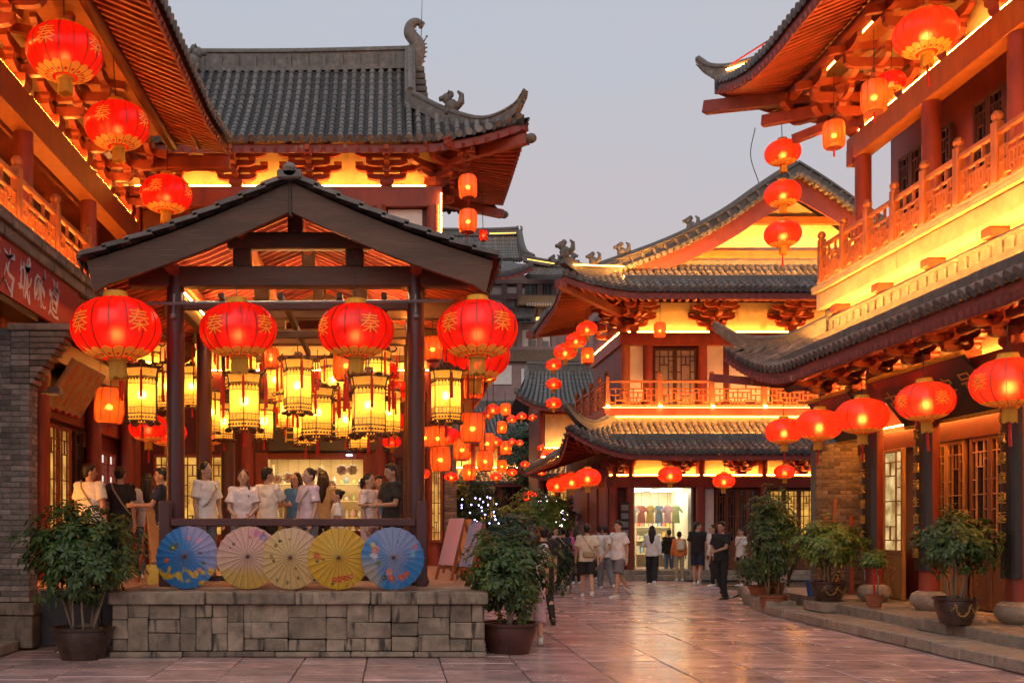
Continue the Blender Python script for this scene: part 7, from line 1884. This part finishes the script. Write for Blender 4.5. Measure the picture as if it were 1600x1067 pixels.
    for nm in 'LR':
        if sleeve != 'none': capsule(tb_, J['S' + nm].lerp(V(0, yl(1.39), 1.385 + dz), .35), J['S' + nm], .062, .064)
    job(tb_, 'shirt', topm or FAB[top], root, vox, 2)
    # trousers or shorts
    lb = MB(); w_ = wide
    loft(lb, [(.80 + dz, .150, .105, 0, 0), (.88 + dz, .170, .122, 0, 0), (.97 + dz, .162, .116, 0, 0), (1.02 + dz, .150, .106, 0, 0)])
    for nm in 'LR':
        if legs == 'long':
            cone(lb, J['H' + nm] + V(0, 0, -.02), J['K' + nm], .096, .070 + w_); capsule(lb, J['K' + nm] - V(0, 0, .004), J['K' + nm] + V(0, 0, .004), .069 + w_, .069 + w_); cone(lb, J['K' + nm], J['A' + nm] + V(0, 0, -.02), .070 + w_, .056 + w_)
        elif legs == 'crop': cone(lb, J['H' + nm] + V(0, 0, -.02), J['K' + nm], .096, .080 + w_); cone(lb, J['K' + nm], J['K' + nm].lerp(J['A' + nm], .55), .080 + w_, .085 + w_)
        else: cone(lb, J['H' + nm] + V(0, 0, -.02), J['H' + nm].lerp(J['K' + nm], .88), .100, .092 + w_)
    job(lb, 'trousers' if legs == 'long' else 'shorts', FAB[bot], root, vox, 2)
    for nm in 'LR':
        a2 = J['A' + nm]; sb = MB(); tiltf = 0.0 if a2.z < .12 else R(35)
        vs = []; prof = [(.085, .030, .055), (.06, .040, .085), (0, .042, .075), (-.06, .044, .058), (-.12, .046, .045), (-.16, .036, .034), (-.185, .012, .02)]
        for y_, hw, hz_ in prof:
            for x_, z_ in ((-hw, 0), (hw, 0), (hw * .92, hz_ * .7), (hw * .45, hz_), (-hw * .45, hz_), (-hw * .92, hz_ * .7)): vs.append((x_, y_, z_))
        m_ = 6; fs = [(k * m_ + i, k * m_ + (i + 1) % m_, (k + 1) * m_ + (i + 1) % m_, (k + 1) * m_ + i) for k in range(len(prof) - 1) for i in range(m_)] + [tuple(range(m_ - 1, -1, -1)), tuple(range((len(prof) - 1) * m_, len(prof) * m_))]
        sb.add(vs, fs); sb.build('shoe', SHOE[shoe], root, smooth='all', loc=(a2.x, a2.y, a2.z - .075), rot=(-tiltf, 0, 0))
    if bag:
        b_ = MB()
        if bag == 'cross':
            b_.cbox(-.17, .10, .135, .20, .93 + dz, 1.08 + dz, .03); b_.tube([V(-.15, .16, 1.06 + dz), V(-.05, .135, 1.2 + dz), V(.10, .10, 1.42 + dz), V(.13, -.02, 1.45 + dz), V(.08, -.13, 1.3 + dz), V(-.08, -.145, 1.12 + dz), V(-.18, -.02, 1.02 + dz), V(-.15, .16, 1.02 + dz)], .012, 6); b_.build('crossbody_bag', FAB['beige'], root, smooth=True)
        elif bag == 'strap':
            b_.tube([V(-.17, .02, .98 + dz), V(-.08, .135, 1.15 + dz), V(.06, .125, 1.35 + dz), V(.13, .02, 1.45 + dz), V(.09, -.115, 1.33 + dz), V(-.07, -.14, 1.12 + dz), V(-.17, .02, .98 + dz)], .014, 6); b_.build('bag_strap', FAB['beige'], root, smooth=True)
        elif bag == 'pack':
            b_.cbox(-.13, .13, .13, .27, 1.05 + dz, 1.40 + dz, .04); b_.build('backpack', FAB['cream'] if top != 'cream' else FAB['white'], root, smooth=True)
        elif bag == 'phone':
            m1 = (J['WL'] + J['WR']) / 2 + V(0, -.07, .03); b_.cbox(m1.x - .035, m1.x + .035, m1.y - .07, m1.y + .07, m1.z, m1.z + .01, .004); b_.build('phone', M_BLACK, root)
    return root
def street(px, py, h, rz, label, **k): return person(GP(px, py), R(rz), h, label, **k)
def terr(px, Y, hpy, rz, label, z=.862, **k):
    X = (px - 615) * Y / 1600; top = HZ + (822 - hpy) * Y / 1600
    return person(V(X, Y, z), R(rz), max(1.0, top - z), label, **k)
NV = .0105
HOLD = ((28, 6, 62, 22), (28, 6, 62, 22)); LOOSE = ((5, 8, 14, 4), (2, 8, 12, 4)); FRONT = ((12, 8, 48, 30), (12, 8, 48, 30))
G1 = 'people in the pavilion'
terr(322, 14.6, 722, 48, 'woman in white buttoned tee with ponytail facing right by the left pavilion post', top='white', bot='grey', hair='pony', arms=LOOSE, vox=NV, female=True, head=12, group=G1, bag='strap')
terr(380, 14.35, 733, 4, 'woman in pale pink tee with a side braid facing the camera behind the railing', top='pinkw', bot='grey', hair='low', arms=FRONT, vox=NV, female=True, nod=-4, group=G1, wide=.02)
terr(418, 15.4, 730, 150, 'man in white tee seen from behind next to the woman with the braid', top='white', bot='black', hair='short', arms=HOLD, vox=NV, group=G1, head=-30)
terr(482, 14.5, 731, -48, 'woman in lilac tee in the middle of the railing looking left', top='lilac', bot='grey', hair='bun', arms=LOOSE, vox=NV, female=True, group=G1, bag='strap')
terr(462, 16.2, 738, -30, 'woman with long dark hair behind the woman in lilac', top='blue', bot='denim', hair='long', vox=.013, female=True, group=G1)
terr(505, 17.6, 735, 170, 'person in brown with black hair seen from behind at the shop counter', top='beige', bot='black', hair='long', vox=.013, female=True, group=G1)
terr(527, 15.0, 764, -80, 'child in white ruffled tee looking left toward the lit shop', top='white', bot='dusky', hair='bun', vox=NV, female=True, group=G1)
terr(577, 14.9, 739, 58, 'woman in pinkish tee facing the man in black', top='pinkw', bot='dusky', hair='pony', arms=LOOSE, vox=NV, female=True, group=G1)
terr(612, 14.55, 724, -58, 'man in black tee holding a phone by the right pavilion post', top='black', bot='black', hair='short', arms=((14, 4, 72, 10), (14, 4, 72, 14)), vox=NV, group=G1, bag='phone', skin=1, nod=8)
terr(592, 16.6, 742, 20, 'person in light blue shirt behind the facing couple', top='blue', bot='denim', hair='short', vox=.013, group=G1)
G1 = 'people by the left shop'
terr(140, 15.6, 724, 165, 'man in white tee seen from behind above the large potted shrub', z=.80, top='white', bot='grey', hair='short', vox=NV, group=G1, bag='strap', head=-45, wide=.02)
terr(188, 16.0, 728, 172, 'woman in black tee with a shoulder strap seen from behind', z=.80, top='black', bot='denim', hair='bun', vox=NV, female=True, group=G1, bag='strap')
terr(230, 16.6, 739, 195, 'woman with long black hair and white tee seen from behind', z=.80, top='white', bot='denim', hair='long', vox=NV, female=True, group=G1)
terr(252, 15.5, 730, -78, 'man in navy and white by the left pavilion post looking left', z=.80, top='navy', bot='cream', hair='short', vox=NV, group=G1, arms=HOLD)
G1 = 'people in the street'
street(880, 921, 1.62, 180, 'person in navy long sleeves and black trousers walking away behind the corner shrub', top='navy', bot='black', sleeve='long', hair='bun', stride=.12, group=G1, female=True, bag='strap')
street(917, 933, 1.72, 172, 'man in cream tee with crossbody bag and black shorts walking away', top='cream', bot='black', legs='short', hair='short', stride=.20, bag='cross', group=G1, wide=.02, arms=((10, 9, 18, 0), (-12, 9, 10, 0)))
street(945, 919, 1.68, 195, 'person in white hooded top between the two men in shorts', top='white', bot='grey', sleeve='long', hair='short', stride=.12, group=G1, wide=.02, bag='pack')
street(966, 933, 1.80, -62, 'young man in loose white tee and grey shorts walking left', top='white', bot='grey', legs='short', hair='short', stride=.20, group=G1, wide=.03, arms=((-14, 6, 18, 0), (16, 6, 22, 0)))
street(1019, 914, 1.68, 160, 'woman with long black hair in white top and wide black trousers', top='white', bot='black', sleeve='long', hair='long', stride=.18, group=G1, female=True, wide=.02, arms=((20, 14, 70, 20), (-8, 8, 14, 0)))
street(1045, 903, 1.55, 185, 'person in black and red jacket at the lit shop door', top='black', bot='denim', sleeve='long', hair='short', group=G1)
street(1061, 907, 1.50, 178, 'child in orange sleeves with a white backpack at the lit shop', top='orange', bot='beige', sleeve='long', hair='short', group=G1, bag='pack')
street(1090, 914, 1.78, 150, 'man in black tee and dark shorts with white shoes by the corner hall column', top='black', bot='navy', legs='short', hair='short', stride=.10, group=G1, head=-70, arms=LOOSE)
street(1127, 936, 1.76, -55, 'man in black V-neck and black trousers holding the hose', top='black', bot='black', hair='short', stride=.06, group=G1, skin=1, arms=((26, 6, 46, 26), (8, 6, 20, 10)), shoe='black')
street(1113, 915, 1.70, -70, 'woman in white top just behind the man with the hose', top='white', bot='black', sleeve='short', hair='pony', group=G1, female=True, stride=.1)
street(1158, 915, 1.62, -75, 'person in white shirt and navy shorts beside the tall dark shrub', top='white', bot='navy', legs='short', hair='short', stride=.14, group=G1, bag='cross')
street(900, 912, 1.60, 185, 'woman in pink top further up the street', top='pink', bot='black', hair='long', group=G1, female=True, sleeve='long')
street(868, 908, 1.62, 15, 'person in dusky top facing the camera far up the street', top='dusky', bot='black', hair='short', group=G1)
street(935, 905, 1.66, 185, 'person in blue top by the corner hall side columns', top='blue', bot='black', hair='short', group=G1)
street(858, 915, 1.50, 190, 'child in red top half hidden by the corner shrub', top='red', bot='black', hair='short', group=G1)
street(832, 1006, 1.66, 175, 'person in pale pink cropped trousers mostly hidden behind the corner shrub', top='pinkw', bot='dusky', legs='crop', hair='long', stride=.10, group=G1, female=True, wide=.01)
street(849, 975, 1.66, 185, 'person all in black mostly hidden behind the corner shrub', top='black', bot='black', hair='short', stride=.10, group=G1, shoe='black', bag='strap', arms=((-4, 4, 8, 0), (-2, 4, 8, 0)))
# turn the sketched limbs into continuous skins and garments
dg = bpy.context.evaluated_depsgraph_get(); dg.update()
for o, nm, m, par, _ in JOBS:
    me = bpy.data.meshes.new_from_object(o.evaluated_get(dg)); me.name = nm
    me.materials.clear(); me.materials.append(m); me.polygons.foreach_set('use_smooth', [True] * len(me.polygons))
    if nm in ('shirt', 'trousers', 'shorts'):      # slanting creases and pulls in the cloth
        nv = len(me.vertices); co = np.zeros(nv * 3, np.float32); no = np.zeros(nv * 3, np.float32)
        me.vertices.foreach_get('co', co); me.vertex_normals.foreach_get('vector', no); co = co.reshape(-1, 3); no = no.reshape(-1, 3); ph = (sum(map(ord, par['label'])) % 97) * .31
        x, y, z = co[:, 0], co[:, 1], co[:, 2]
        d = np.sin(26 * z + 17 * x + 9 * y + ph) * np.sin(11 * x - 8 * z + 14 * y + 2 * ph) * .0045 + np.sin(47 * z - 31 * x + 22 * y + ph) * np.sin(9 * z + 19 * y) * .0028
        co += no * d[:, None]; me.vertices.foreach_set('co', co.ravel()); me.update()
    q = bpy.data.objects.new(nm, me); COL.objects.link(q); q.parent = par
for o, nm, m, par, _ in JOBS:
    me = o.data; bpy.data.objects.remove(o); bpy.data.meshes.remove(me)
